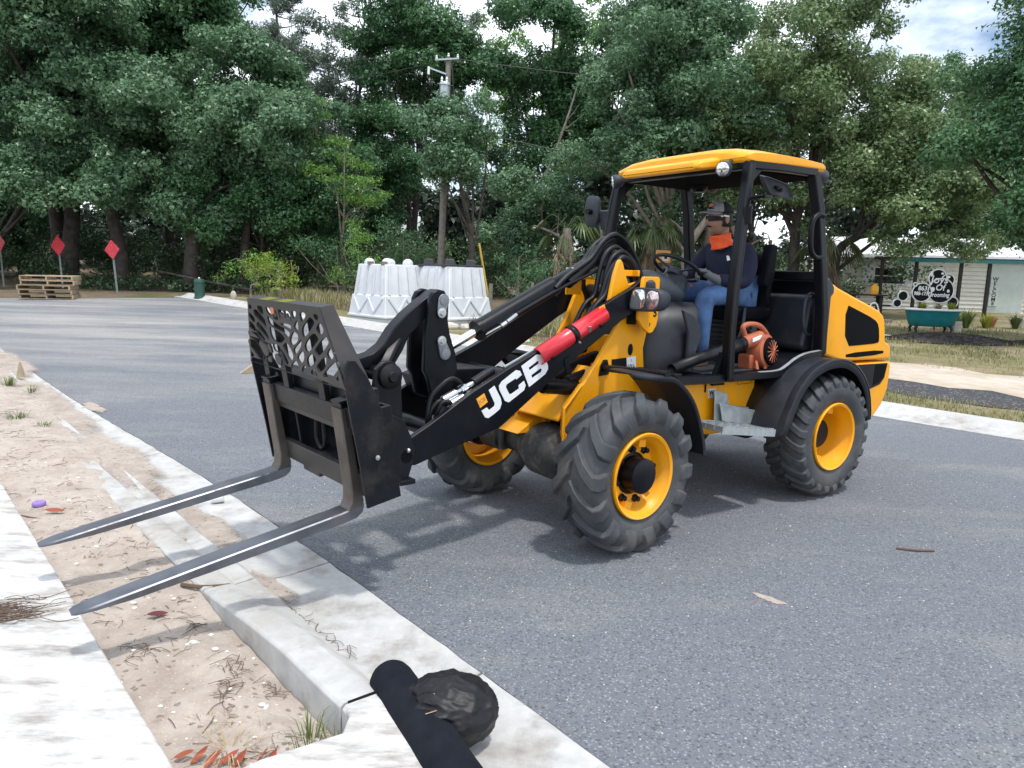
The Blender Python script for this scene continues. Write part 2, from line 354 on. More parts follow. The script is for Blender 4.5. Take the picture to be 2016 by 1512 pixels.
# ------------------------------------------------------------------ mesh builder
class MB:
    def __init__(s):
        s.v, s.f, s.m = [], [], []
        s.mi = 0
    def mat(s, i):
        s.mi = i
        return s
    def _add(s, vs, fs):
        b = len(s.v)
        s.v.extend([tuple(x) for x in vs])
        for f in fs:
            s.f.append([i + b for i in f])
            s.m.append(s.mi)
        return b
    def mark(s):
        return len(s.v)
    def xf(s, mk, mtx):
        for i in range(mk, len(s.v)):
            s.v[i] = tuple(mtx @ Vector(s.v[i]))
        return s
    def box(s, x0, x1, y0, y1, z0, z1):
        v = [(x, y, z) for z in (z0, z1) for y in (y0, y1) for x in (x0, x1)]
        s._add(v, [(0, 2, 3, 1), (4, 5, 7, 6), (0, 1, 5, 4), (2, 6, 7, 3), (0, 4, 6, 2), (1, 3, 7, 5)])
        return s
    def bar(s, p0, p1, w, t, up=(0, 0, 1)):
        p0, p1 = Vector(p0), Vector(p1)
        d = (p1 - p0).normalized()
        a = d.cross(Vector(up))
        if a.length < 1e-4:
            a = d.cross(Vector((1, 0, 0)))
        a.normalize()
        b = a.cross(d)
        v = []
        for p in (p0, p1):
            for i, j in ((-1, -1), (1, -1), (1, 1), (-1, 1)):
                v.append(p + a * i * w / 2 + b * j * t / 2)
        s._add(v, [(0, 3, 2, 1), (4, 5, 6, 7), (0, 1, 5, 4), (1, 2, 6, 5), (2, 3, 7, 6), (3, 0, 4, 7)])
        return s
    def prism(s, poly, axis, a, b):
        """poly in the two other axes (kept in x,y,z order), extruded along axis from a to b"""
        def P(p, t):
            q = list(p)
            q.insert(axis, t)
            return q
        n = len(poly)
        v = [P(p, a) for p in poly] + [P(p, b) for p in poly]
        area = sum(poly[i][0] * poly[(i + 1) % n][1] - poly[(i + 1) % n][0] * poly[i][1] for i in range(n))
        if axis == 1:
            area = -area
        flip = (area > 0) == (b > a)
        fs = [list(range(n - 1, -1, -1)), list(range(n, 2 * n))] + [(i, (i + 1) % n, n + (i + 1) % n, n + i) for i in range(n)]
        if not flip:
            fs = [list(reversed(f)) for f in fs]
        s._add(v, fs)
        return s
    def tube(s, pts, r, n=8, cap=True, flat=1.0):
        pts = [Vector(p) for p in pts]
        m = len(pts)
        rr = r if isinstance(r, (list, tuple)) else [r] * m
        t0 = (pts[1] - pts[0]).normalized()
        ref = Vector((0, 0, 1)) if abs(t0.z) < 0.9 else Vector((1, 0, 0))
        a = t0.cross(ref).normalized()
        vs = []
        for i in range(m):
            if i == 0:
                t = t0
            elif i == m - 1:
                t = (pts[i] - pts[i - 1]).normalized()
            else:
                t = ((pts[i + 1] - pts[i]).normalized() + (pts[i] - pts[i - 1]).normalized())
                t = t.normalized() if t.length > 1e-6 else t0
            a = (a - t * a.dot(t))
            a = a.normalized() if a.length > 1e-6 else t.orthogonal().normalized()
            b = t.cross(a)
            for k in range(n):
                an = 2 * math.pi * k / n
                vs.append(pts[i] + (a * math.cos(an) + b * math.sin(an) * flat) * rr[i])
        fs = [(i * n + k, i * n + (k + 1) % n, (i + 1) * n + (k + 1) % n, (i + 1) * n + k) for i in range(m - 1) for k in range(n)]
        if cap:
            fs.append(list(range(n - 1, -1, -1)))
            fs.append(list(range((m - 1) * n, m * n)))
        s._add(vs, fs)
        return s
    def cyl(s, p0, p1, r, n=16, r2=None):
        return s.tube([p0, p1], [r, r if r2 is None else r2], n)
    def lathe(s, prof, o=(0, 0, 0), ax=(0, 1, 0), n=32, closed=False):
        """prof: (radius, height along ax)"""
        ax = Vector(ax).normalized()
        a = ax.orthogonal().normalized()
        b = ax.cross(a)
        o = Vector(o)
        m = len(prof)
        vs = []
        for r, h in prof:
            for k in range(n):
                an = 2 * math.pi * k / n
                vs.append(o + ax * h + (a * math.cos(an) + b * math.sin(an)) * r)
        rng = range(m if closed else m - 1)
        fs = [(i * n + k, i * n + (k + 1) % n, ((i + 1) % m) * n + (k + 1) % n, ((i + 1) % m) * n + k) for i in rng for k in range(n)]
        if not closed:
            if prof[0][0] > 1e-6:
                fs.append(list(range(n - 1, -1, -1)))
            if prof[-1][0] > 1e-6:
                fs.append(list(range((m - 1) * n, m * n)))
        s._add(vs, fs)
        return s
    def ell(s, c, r, nu=16, nv=10):
        c = Vector(c)
        if not isinstance(r, (tuple, list)):
            r = (r, r, r)
        vs = [c + Vector((0, 0, r[2]))]
        for i in range(1, nv):
            th = math.pi * i / nv
            for k in range(nu):
                ph = 2 * math.pi * k / nu
                vs.append(c + Vector((r[0] * math.sin(th) * math.cos(ph), r[1] * math.sin(th) * math.sin(ph), r[2] * math.cos(th))))
        vs.append(c - Vector((0, 0, r[2])))
        fs = [(0, 1 + k, 1 + (k + 1) % nu) for k in range(nu)]
        for i in range(nv - 2):
            for k in range(nu):
                a, b = 1 + i * nu + k, 1 + i * nu + (k + 1) % nu
                fs.append((a, a + nu, b + nu, b))
        L = len(vs) - 1
        fs += [(L, 1 + (nv - 2) * nu + (k + 1) % nu, 1 + (nv - 2) * nu + k) for k in range(nu)]
        s._add(vs, fs)
        return s
    def loft(s, rings, cap=True, closed=True):
        n = len(rings[0])
        vs = [p for r in rings for p in r]
        fs = []
        kk = n if closed else n - 1
        for i in range(len(rings) - 1):
            for k in range(kk):
                fs.append((i * n + k, i * n + (k + 1) % n, (i + 1) * n + (k + 1) % n, (i + 1) * n + k))
        if cap and closed:
            fs.append(list(range(n - 1, -1, -1)))
            fs.append(list(range((len(rings) - 1) * n, len(rings) * n)))
        s._add(vs, fs)
        return s
    def grid(s, P):
        """P: rows of points"""
        nr, nc = len(P), len(P[0])
        s._add([p for r in P for p in r], [(i * nc + k, i * nc + k + 1, (i + 1) * nc + k + 1, (i + 1) * nc + k) for i in range(nr - 1) for k in range(nc - 1)])
        return s
    def mesh(s, name):
        me = bpy.data.meshes.new(name)
        me.from_pydata(s.v, [], s.f)
        me.polygons.foreach_set('material_index', s.m)
        me.update()
        return me

def fix_normals(me):
    bm = bmesh.new()
    bm.from_mesh(me)
    bmesh.ops.recalc_face_normals(bm, faces=bm.faces)
    bm.to_mesh(me)
    bm.free()

def ob(name, mb, mats, parent=None, rz=0.0, loc=None, bevel=0.0, smooth=35, label=None, fix=True, seg=2, kind=None, solid=0.0):
    me = mb if isinstance(mb, bpy.types.Mesh) else mb.mesh(name)
    if fix and len(me.polygons) < 60000:
        fix_normals(me)
    for m in (mats if isinstance(mats, (list, tuple)) else [mats]):
        me.materials.append(MT[m] if isinstance(m, str) else m)
    if smooth:
        me.polygons.foreach_set('use_smooth', [True] * len(me.polygons))
        me.set_sharp_from_angle(angle=R(smooth))
    o = bpy.data.objects.new(name, me)
    COL.objects.link(o)
    if parent is not None:
        o.parent = parent
    o.rotation_euler = (0, 0, rz)
    if loc is not None:
        o.location = loc
    if solid:
        md = o.modifiers.new('solid', 'SOLIDIFY')
        md.thickness = solid
        md.offset = 0
    if bevel:
        md = o.modifiers.new('bevel', 'BEVEL')
        md.width = bevel
        md.segments = seg
        md.limit_method = 'ANGLE'
        md.angle_limit = R(40)
        md.harden_normals = False
    if label:
        o['label'] = label
    if kind:
        o['kind'] = kind
    return o

def empty(name, loc=(0, 0, 0), rz=0.0, parent=None):
    o = bpy.data.objects.new(name, None)
    COL.objects.link(o)
    o.empty_display_size = 0.2
    o.location = loc
    o.rotation_euler = (0, 0, rz)
    if parent is not None:
        o.parent = parent
    return o

def tag(o, label, cat, group=None):
    o['label'] = label
    o['category'] = cat
    if group:
        o['group'] = group
    return o

def struct(o):
    o['kind'] = 'structure'
    return o

def text_mesh(body, size, extrude=0.002, bold=0.0, shear=0.0, align='CENTER', sx=1.0):
    cu = bpy.data.curves.new('text_tmp', 'FONT')
    cu.body = body
    cu.size = size
    cu.extrude = extrude
    cu.offset = bold
    cu.shear = shear
    cu.align_x = align
    cu.align_y = 'CENTER'
    cu.resolution_u = 3
    to = bpy.data.objects.new('text_tmp', cu)
    COL.objects.link(to)
    bpy.context.view_layer.update()
    dg = bpy.context.evaluated_depsgraph_get()
    me = bpy.data.meshes.new_from_object(to.evaluated_get(dg))
    bpy.data.objects.remove(to)
    bpy.data.curves.remove(cu)
    if sx != 1.0:
        me.transform(Matrix.Diagonal((sx, 1, 1, 1)))
    return me

def basis(o, x, y):
    """matrix with local x,y axes along x,y at o"""
    x, y = Vector(x).normalized(), Vector(y).normalized()
    z = x.cross(y).normalized()
    y = z.cross(x)
    m = Matrix.Identity(4)
    for i in range(3):
        m[i][0], m[i][1], m[i][2] = x[i], y[i], z[i]
    m.translation = Vector(o)
    return m

def lettering(body, size, o, x, y, material, parent, rz=0.0, name='lettering', **kw):
    me = text_mesh(body, size, **kw)
    me.transform(basis(o, x, y))
    return ob(name, me, material, parent, rz=rz, fix=False, smooth=0)

def chaikin(p, it=2, closed=True):
    for _ in range(it):
        q = []
        n = len(p)
        for i in range(n if closed else n - 1):
            a, b = p[i], p[(i + 1) % n]
            q.append(tuple(a[k] * 0.75 + b[k] * 0.25 for k in range(len(a))))
            q.append(tuple(a[k] * 0.25 + b[k] * 0.75 for k in range(len(a))))
        if not closed:
            q = [tuple(p[0])] + q + [tuple(p[-1])]
        p = q
    return p

def spline(p, n=6):
    """Catmull-Rom through the points"""
    p = [Vector(x) for x in p]
    out = []
    for i in range(len(p) - 1):
        p0, p1, p2, p3 = p[max(i - 1, 0)], p[i], p[i + 1], p[min(i + 2, len(p) - 1)]
        for k in range(n):
            t = k / n
            out.append(0.5 * ((2 * p1) + (p2 - p0) * t + (2 * p0 - 5 * p1 + 4 * p2 - p3) * t * t + (3 * p1 - p0 - 3 * p2 + p3) * t ** 3))
    out.append(p[-1])
    return out

def thin_sand():
    """sand that thins out into single grains towards the rim of a drift"""
    m = MT['sand'].copy()
    m.name = 'thin_sand'
    n, l = m.node_tree.nodes, m.node_tree.links
    at = n.new('ShaderNodeAttribute')
    at.attribute_name = 'cover'
    tc = n.new('ShaderNodeTexCoord')
    t = n.new('ShaderNodeTexNoise')
    t.inputs['Scale'].default_value = 26
    t.inputs['Detail'].default_value = 10
    t.inputs['Roughness'].default_value = 0.75
    l.new(tc.outputs['Object'], t.inputs['Vector'])
    ad = n.new('ShaderNodeMath')
    ad.operation = 'ADD'
    l.new(at.outputs['Fac'], ad.inputs[0])
    l.new(t.outputs['Fac'], ad.inputs[1])
    mr = n.new('ShaderNodeMapRange')
    mr.inputs[1].default_value, mr.inputs[2].default_value = 0.68, 0.98
    mr.inputs[4].default_value = 0.9
    l.new(ad.outputs[0], mr.inputs[0])
    l.new(mr.outputs[0], n['Principled BSDF'].inputs['Alpha'])
    return m
MT['thin_sand'] = thin_sand()
# ------------------------------------------------------------------ ground
def gz(y):
    if y < 7.0:
        return 0.0
    if y < 9.0:
        return 0.03 * (y - 7.0) ** 2 / 4.0
    return 0.03 * (y - 9.0) + 0.03
D2 = Vector((0.661, -0.750))      # along the near kerb (towards the viewer)
N2 = Vector((0.750, 0.661))       # across it, towards the road
DF = Vector((0.711, -0.703))      # along the far kerb
NF = Vector((0.703, 0.711))
def near(s, n, z=0.0):
    p = D2 * s + N2 * n
    return (p.x, p.y, z + gz(p.y))
def far(s, n, z=0.0):
    p = DF * s + NF * n
    return (p.x, p.y, z + gz(p.y))

def sheet(name, poly, z, material, kind='structure'):
    """flat sheet that follows the rise of the land"""
    bm = bmesh.new()
    bm.faces.new([bm.verts.new((x, y, 0)) for x, y in poly])
    for yy in (7, 7.4, 7.8, 8.2, 8.6, 9.0):
        bmesh.ops.bisect_plane(bm, geom=bm.verts[:] + bm.edges[:] + bm.faces[:], plane_co=(0, yy, 0), plane_no=(0, 1, 0))
    for v in bm.verts:
        v.co.z = gz(v.co.y) + z
    bmesh.ops.triangulate(bm, faces=bm.faces[:])
    for f in bm.faces:
        if f.normal.z < 0:
            f.normal_flip()
    me = bpy.data.meshes.new(name)
    bm.to_mesh(me)
    bm.free()
    me.materials.append(MT[material])
    o = bpy.data.objects.new(name, me)
    COL.objects.link(o)
    o['kind'] = kind
    return o

rng = random.Random(7)
# base land to the horizon
sheet('ground', [(-400, -60), (400, -60), (400, 600), (-400, 600)], -0.05, 'soil_litter')

# road
def ragged(fn, n0, s0, s1, step, amp, seed):
    r = random.Random(seed)
    k = int(abs(s1 - s0) / step)
    out = []
    for i in range(k + 1):
        s = s0 + (s1 - s0) * i / k
        nn = n0(s) if callable(n0) else n0
        p = fn(s, nn + amp * (r.random() - 0.5) * 2)
        out.append((p[0], p[1]))
    return out
def near_edge(s):
    # the edge measured on the photograph bows out by a few centimetres
    return 1.66 + 0.15 * math.exp(-((s + 4.8) / 3.6) ** 2) + (-0.08 if s < -9 else 0) * min(1, (-9 - s) / 5)
road_poly = ragged(near, near_edge, -27, 6, 0.12, 0.014, 3)
road_poly += [(12.0, -10.0), far(26, 9.26)[:2]]
road_poly += ragged(far, 9.26, 25, -24, 0.5, 0.008, 4)
road_poly += [(-12.55, 22.6), (-14.8, 21.35), (-16.4, 21.0)]
sheet('road', road_poly, 0.0, 'asphalt')

# verges beyond the far kerb
def strip(name, n0, n1, s0, s1, z, material, amp, step=0.4, seed=1):
    a = ragged(far, n0, s0, s1, step, amp, seed)
    b = ragged(far, n1, s1, s0, step, amp, seed + 50)
    return sheet(name, a + b, z, material)
strip('verge', 9.80, 11.3, -24, 26, -0.004, 'verge', 0.0, 1.0, 2)
strip('gravel_strip', 11.2, 12.5, -9.5, 26, 0.004, 'millings', 0.12, 0.4, 5)
strip('sandy_track', 12.45, 14.6, -9.0, 26, 0.008, 'pale_sand', 0.22, 0.5, 8)
strip('yard', 14.4, 40.0, -9.5, 40, 0.0, 'yard', 0.25, 0.6, 11)

# near kerb in sections --------------------------------------------------------
def kerb_profile(s):
    t = min(1.0, max(0.0, (s + 3.75) / 1.25))
    t = t * t * (3 - 2 * t)
    h = 0.035 + 0.085 * t
    e = near_edge(s)
    return [(1.13, -0.16), (1.13, h - 0.012), (1.142, h), (1.265, h - 0.004), (1.29, h - 0.018),
            (1.385, 0.012 + 0.02 * (1 - t)), (1.42, 0.004), (1.58, -0.002), (e + 0.012, 0.012), (e + 0.02, -0.05)]
kerb = empty('kerb')
struct(kerb)
joints = [6.0, 3.0, 0.9, -2.13, -3.53, -6.5, -9.5, -12.5, -15.5, -18.5, -21.5, -25]
for a, b in zip(joints[:-1], joints[1:]):
    n = max(4, int((a - b) / 0.12))
    rings = []
    for i in range(n + 1):
        s = (a - 0.006) + (b + 0.006 - (a - 0.006)) * i / n
        ring = []
        for k, (q, z) in enumerate(kerb_profile(s)):
            wob = 0.004 * noise.noise(Vector((s * 3, k * 1.7, 0)))
            rg = 0.012 * noise.noise(Vector((s * 6, 9.0, 0))) if k >= 8 else 0
            ring.append(near(s, q + wob + rg, z + wob * 0.5))
        rings.append(ring)
    ob('kerb_section', MB().loft(rings), 'concrete', kerb, bevel=0.004, smooth=30)

# sidewalk slabs ----------------------------------------------------------------
walk = empty('sidewalk')
struct(walk)
cuts = [1.7, -0.1, -3.62, -5.49, -7.3, -9.1, -10.9, -12.7, -14.5]
for i, (a, b) in enumerate(zip(cuts[:-1], cuts[1:])):
    dz = [0, 0, 0.0, 0.002, 0.012, 0.006, 0, 0.004][i]
    e = [0, 0, 0.0, -0.004, 0.03, 0.02, 0.02, 0.02][i]
    P = [near(a - 0.004, 0.605 + e, 0), near(b + 0.004, 0.602 + e, 0), near(b + 0.004, -1.0, 0), near(a - 0.004, -1.0, 0)]
    rings = [[(x, y, gz(y) - 0.1) for x, y, z in P], [(x, y, gz(y) + 0.080 + dz) for x, y, z in P]]
    ob('slab', MB().loft(rings), 'concrete_walk', walk, bevel=0.008, smooth=30)
# concrete walk that joins sidewalk and kerb
P = [near(0.55, 0.612), near(-2.02, 0.612), near(-2.03, 0.80), near(-1.99, 1.06), near(-2.06, 1.123), near(-2.11, 1.135), near(-2.12, 1.20), near(-2.12, 1.262), near(0.55, 1.262)]
rings = [[(x, y, -0.14) for x, y, z in P], [(x, y, 0.1215) for x, y, z in P]]
o = ob('crossing_pad', MB().loft(rings), 'concrete_walk', bevel=0.010, smooth=30)
struct(o)
# bituminous joint strip between the pad and the kerb
o = ob('expansion_joint', MB().loft([[near(-2.138, 1.16, z), near(-2.122, 1.16, z), near(-2.122, 1.29, z - 0.004), near(-2.138, 1.29, z - 0.004)] for z in (0.02, 0.1195)]), 'dark_print', kerb)

# dark ragged gap where the asphalt meets the gutter
_rows, _r = [], random.Random(31)
for i in range(260):
    s = -14 + 18 * i / 259
    n0 = near_edge(s) + 0.013 + 0.004 * _r.random()
    _rows.append([near(s, n0, 0.0128), near(s, n0 + 0.003 + 0.007 * max(0, noise.noise(Vector((s * 2.3, 0, 0))) + 0.35), 0.006)])
struct(ob('edge_crack', MB().grid(_rows), 'mulch', smooth=0))
# far kerb ------------------------------------------------------------------------
fk = empty('far_kerb')
struct(fk)
sF = 21.0
k = 0
while sF > -24:
    L = 3.05
    rings = []
    for i in range(9):
        s = sF - 0.008 - (L - 0.016) * i / 8
        rings.append([far(s, q, z) for q, z in ((9.27, -0.1), (9.265, 0.012), (9.46, 0.004), (9.56, 0.03), (9.66, 0.085), (9.72, 0.10), (9.84, 0.10), (9.85, -0.1))])
    ob('kerb_section', MB().loft(rings), 'concrete', fk, bevel=0.006, smooth=30)
    sF -= L

# sandy strip between sidewalk and kerb, with real relief -------------------------------
def sand_h(s, n):
    h = 0.022 + 0.022 * noise.noise(Vector((s * 1.7, n * 1.7, 0))) + 0.013 * noise.noise(Vector((s * 6, n * 6, 3))) + 0.006 * noise.noise(Vector((s * 19, n * 19, 7)))
    # hollows seen in the photograph
    for cs, cn, rr, d in ((-4.22, 0.81, 0.10, 0.045), (-4.5, 1.05, 0.09, 0.03), (-2.85, 0.86, 0.10, 0.035), (-4.05, 1.0, 0.07, -0.03), (-4.4, 0.85, 0.06, -0.03)):
        h -= d * math.exp(-((s - cs) ** 2 + (n - cn) ** 2) / rr ** 2)
    # low along the exposed back of the kerb, up to the concrete by the sidewalk
    t = min(1, max(0, (n - 0.98) / 0.15))
    near_t = min(1, max(0, (s + 3.8) / 1.0))
    h -= 0.05 * t * near_t
    # further off the sand spills over the kerb and the gutter
    if s < -4.4:
        w = min(1, (-4.4 - s) / 2.5)
        h += w * 0.045
        if n > 1.1:
            h -= (n - 1.1) * (0.16 + 0.05 * noise.noise(Vector((s * 0.9, 2, 0))))
    return h
rows = []
ss = -25.0
while ss < -1.9:
    step = 0.03 if ss > -6.5 else (0.06 if ss > -12 else 0.2)
    row = []
    top = 1.30 if ss > -4.5 else min(1.72, 1.30 + (-4.5 - ss) * 0.22)
    if ss > -4.3:
        top = 1.128
    k = 26 if ss > -6.5 else 18
    for i in range(k + 1 if False else 27):
        n = 0.585 + (top - 0.585) * i / 26
        row.append(near(ss, n, sand_h(ss, n)))
    rows.append(row)
    ss += step
o = ob('sandy_strip', MB().grid(rows), 'sand', fix=False, smooth=80)
struct(o)
# sand washed over the gutter in thin drifts
def drift(name, cs, cn, ls, ln, z, seed, material='thin_sand', hgt=0.012):
    r = random.Random(seed)
    m = MB()
    rings = []
    n = 40
    ph = [r.random() * 6.28 for _ in range(4)]
    for rad in (0.0, 0.35, 0.7, 0.9, 1.0):
        ring = []
        for i in range(n):
            a = 2 * math.pi * i / n
            w = 1 + 0.18 * math.sin(2 * a + ph[0]) + 0.12 * math.sin(3 * a + ph[1]) + 0.09 * math.sin(7 * a + ph[2]) + 0.05 * math.sin(13 * a + ph[3])
            s_, n_ = cs + math.cos(a) * ls * rad * w, cn + math.sin(a) * ln * rad * w
            ring.append(near(s_, n_, z + hgt * (1 - rad ** 2)))
        rings.append(ring)
    m.loft(rings, cap=False)
    o = ob(name, m, material, smooth=60, fix=False)
    at = o.data.attributes.new('cover', 'FLOAT', 'POINT')
    at.data.foreach_set('value', [c for c in (1.0, 0.75, 0.45, 0.2, 0.0) for _ in range(n)])
    o['kind'] = 'structure'
    return o
drift('sand_drift', -4.7, 1.46, 0.8, 0.17, 0.008, 1)
drift('sand_drift', -3.42, 1.42, 0.28, 0.08, 0.010, 2)
drift('sand_drift', -6.6, 1.44, 1.3, 0.26, 0.022, 3)
drift('sand_drift', -9.2, 1.45, 1.6, 0.27, 0.022, 4)
drift('sand_drift', -12.6, 1.45, 2.0, 0.28, 0.022, 5)
drift('sand_drift', -1.78, 3.37, 0.13, 0.030, 0.001, 6, hgt=0.006)
drift('sand_drift', -8.95, 1.78, 0.35, 0.12, 0.006, 8, hgt=0.008)
# ------------------------------------------------------------------ wheel loader
JX, JY = 1.0511, 5.4816
TH = math.pi + 0.6092
PHI = 0.0847
loader = empty('wheel_loader', (JX, JY, 0), TH)
tag(loader, 'yellow and black articulated wheel loader with pallet forks stopped on the asphalt road', 'wheel loader')
A9 = R(9.0)
def car(y, v, n):
    """carriage coordinates: v up along the tilted carriage, n forward of the machine"""
    return (n * math.cos(A9) + v * math.sin(A9), y, -n * math.sin(A9) + v * math.cos(A9))
def fob(name, mb, mats, parent=None, **kw):
    par = parent or loader
    rz = PHI if par is loader else 0.0
    return ob(name, mb, mats, par, rz=rz, **kw)
def rob(name, mb, mats, parent=None, **kw):
    return ob(name, mb, mats, parent or loader, **kw)

# --- tyres and wheels
TPROF = [(0.0, 0.446), (0.06, 0.445), (0.115, 0.437), (0.145, 0.418), (0.160, 0.385), (0.165, 0.345), (0.158, 0.305), (0.142, 0.272), (0.128, 0.254)]
def prof_at(t):
    t = max(0, min(len(TPROF) - 1.001, t))
    i = int(t)
    f = t - i
    a, b = Vector(TPROF[i]), Vector(TPROF[i + 1])
    p = a.lerp(b, f)
    d = (b - a).normalized()
    return p, Vector((-d.y, d.x)) * -1 if False else Vector((-(d.y), d.x))
def tyre_mesh(lugs, depth, wid, sweep, wrap, half_t0=0.15):
    m = MB()
    full = [(r, -y) for y, r in reversed(TPROF)] + [(r, y) for y, r in TPROF[1:]]
    inner = [(0.245, 0.12), (0.245, -0.12)]
    m.lathe(full + inner, n=72, closed=True)
    for side in (-1, 1):
        for k in range(lugs):
            a0 = 2 * math.pi * (k + (0.5 if side > 0 else 0.0)) / lugs
            n = 9
            rings = []
            for i in range(n):
                u = i / (n - 1)
                t = half_t0 + (wrap - half_t0) * u
                p, nr = prof_at(t)
                # outward normal in (y, r) plane
                nr = Vector((max(0.0, nr.x if nr.x > 0 else -nr.x), abs(nr.y)))
                if t < 1.2:
                    nr = Vector((0.05, 1.0))
                nr.normalize()
                dd = depth * (1.0 if t < 3.4 else max(0.10, 1 - (t - 3.4) / (wrap - 3.4 + 1e-6) * 0.9))
                y_, r_ = p
                ang = a0 - sweep * min(1.0, y_ / 0.15) + (0.0 if t < 3 else 0.02 * (t - 3))
                w = wid * (1.0 + 0.25 * u)
                bw, tw = w * 1.25 / r_, w * 0.86 / r_
                ring = []
                for da, hgt in ((-bw, -0.006), (-tw, dd), (tw, dd), (bw, -0.006)):
                    yy, rr = y_ + nr.x * hgt, r_ + nr.y * hgt
                    ring.append((rr * math.cos(ang + da), side * yy, rr * math.sin(ang + da)))
                rings.append(ring)
            m.loft(rings)
    return m
def wheel(front, side, spin):
    X = 1.073 if front else -1.073
    Y = side * 0.719
    Z = 0.470
    fo = fob if front else rob
    # rim
    m = MB()
    if front:
        prof = [(0.128, 0.055), (0.150, 0.06), (0.185, 0.052), (0.196, 0.066), (0.205, 0.085), (0.213, 0.115), (0.232, 0.135), (0.236, 0.150), (0.252, 0.158), (0.258, 0.150), (0.256, 0.12), (0.24, 0.10), (0.24, -0.10), (0.256, -0.12), (0.258, -0.15), (0.25, -0.158), (0.236, -0.15), (0.232, -0.13), (0.212, -0.10), (0.205, 0.03), (0.128, 0.04)]
    else:
        prof = [(0.120, -0.075), (0.175, -0.07), (0.196, -0.05), (0.205, 0.02), (0.214, 0.09), (0.232, 0.125), (0.236, 0.150), (0.252, 0.158), (0.258, 0.150), (0.256, 0.12), (0.24, 0.10), (0.24, -0.10), (0.256, -0.12), (0.258, -0.15), (0.25, -0.158), (0.236, -0.15), (0.225, -0.12), (0.20, -0.09), (0.12, -0.09)]
    m.lathe(prof, n=64, closed=True)
    # reinforcing tabs
    for a in (1.2, 4.55):
        mk = m.mark()
        m.box(0.165, 0.215, 0.035 if front else -0.03, 0.10 if front else 0.08, -0.03, 0.03)
        m.xf(mk, Matrix.Rotation(a, 4, 'Y'))
    mk = 0
    if side < 0:
        m.xf(0, Matrix.Rotation(math.pi, 4, 'Z'))
    o = fo('wheel', m, 'yellow', smooth=40)
    pos = Vector((X, Y, Z))
    if front:
        pos = Matrix.Rotation(PHI, 4, 'Z') @ pos
    o.location = pos
    # tyre
    if front:
        tm = tyre_mesh(14, 0.032, 0.038, 0.40, 5.6)
    else:
        tm = tyre_mesh(24, 0.022, 0.024, 0.22, 4.2, 0.05)
    tm.xf(0, Matrix.Rotation(spin, 4, 'Y'))
    if side * (1 if front else -1) < 0:
        pass
    t = ob('tyre', tm, 'rubber', o, bevel=0.005, smooth=40)
    # hub
    h = MB()
    if front:
        h.lathe([(0.0, 0.158), (0.092, 0.158), (0.104, 0.150), (0.106, 0.05), (0.125, 0.045), (0.125, -0.04), (0.0, -0.04)], n=40)
    else:
        h.lathe([(0.0, 0.035), (0.095, 0.035), (0.108, 0.022), (0.110, -0.05), (0.125, -0.055), (0.128, -0.12), (0.0, -0.12)], n=40)
    if side < 0:
        h.xf(0, Matrix.Rotation(math.pi, 4, 'Z'))
    ob('hub', h, 'black', o, smooth=35)
    # wheel nuts
    for k in range(8):
        a = 2 * math.pi * (k + 0.5) / 8 + 0.2
        nb = MB()
        y0 = 0.05 if front else -0.075
        nb.lathe([(0.024, 0.0), (0.024, 0.022), (0.016, 0.03), (0.016, 0.046), (0.0, 0.048)], o=(0.158 * math.cos(a), y0, 0.158 * math.sin(a)), n=6)
        if side < 0:
            nb.xf(0, Matrix.Rotation(math.pi, 4, 'Z'))
        ob('wheel_nut', nb, 'black', o, smooth=0)
    return o
for fr_ in (True, False):
    for sd in (1, -1):
        wheel(fr_, sd, 0.13 + 0.3 * fr_ + 0.7 * (sd > 0))

# --- front axle
m = MB()
m.mat(0).lathe([(0.0, -0.24), (0.10, -0.24), (0.135, -0.17), (0.175, -0.10), (0.18, 0.06), (0.165, 0.13), (0.12, 0.17), (0.0, 0.18)], o=(1.073, 0.08, 0.46), n=28)
m.lathe([(0.085, -0.56), (0.085, -0.24), (0.0, -0.24)], o=(1.073, 0, 0.47), n=20)
m.lathe([(0.0, -0.56), (0.085, -0.56), (0.085, -0.10), (0.07, -0.1)], o=(1.073, 0, 0.47), n=20)
m.lathe([(0.0, 0.25), (0.115, 0.25), (0.12, 0.40), (0.10, 0.43), (0.10, 0.58), (0.0, 0.58)], o=(1.073, 0, 0.47), n=28)
m.lathe([(0.0, -0.42), (0.11, -0.42), (0.11, -0.58), (0.0, -0.58)], o=(1.073, 0, 0.47), n=28)
m.cyl((1.18, -0.32, 0.40), (1.18, -0.32, 0.62), 0.022, 10)
m.cyl((0.95, 0.05, 0.46), (0.3, 0.0, 0.5), 0.05, 12)
fob('front_axle', m, 'mud', smooth=40)
m = MB()
m.lathe([(0.0, -0.58), (0.10, -0.58), (0.11, -0.2), (0.17, -0.1), (0.17, 0.1), (0.11, 0.2), (0.10, 0.58), (0.0, 0.58)], o=(-1.073, 0, 0.47), n=24)
rob('rear_axle', m, 'mud', smooth=40)

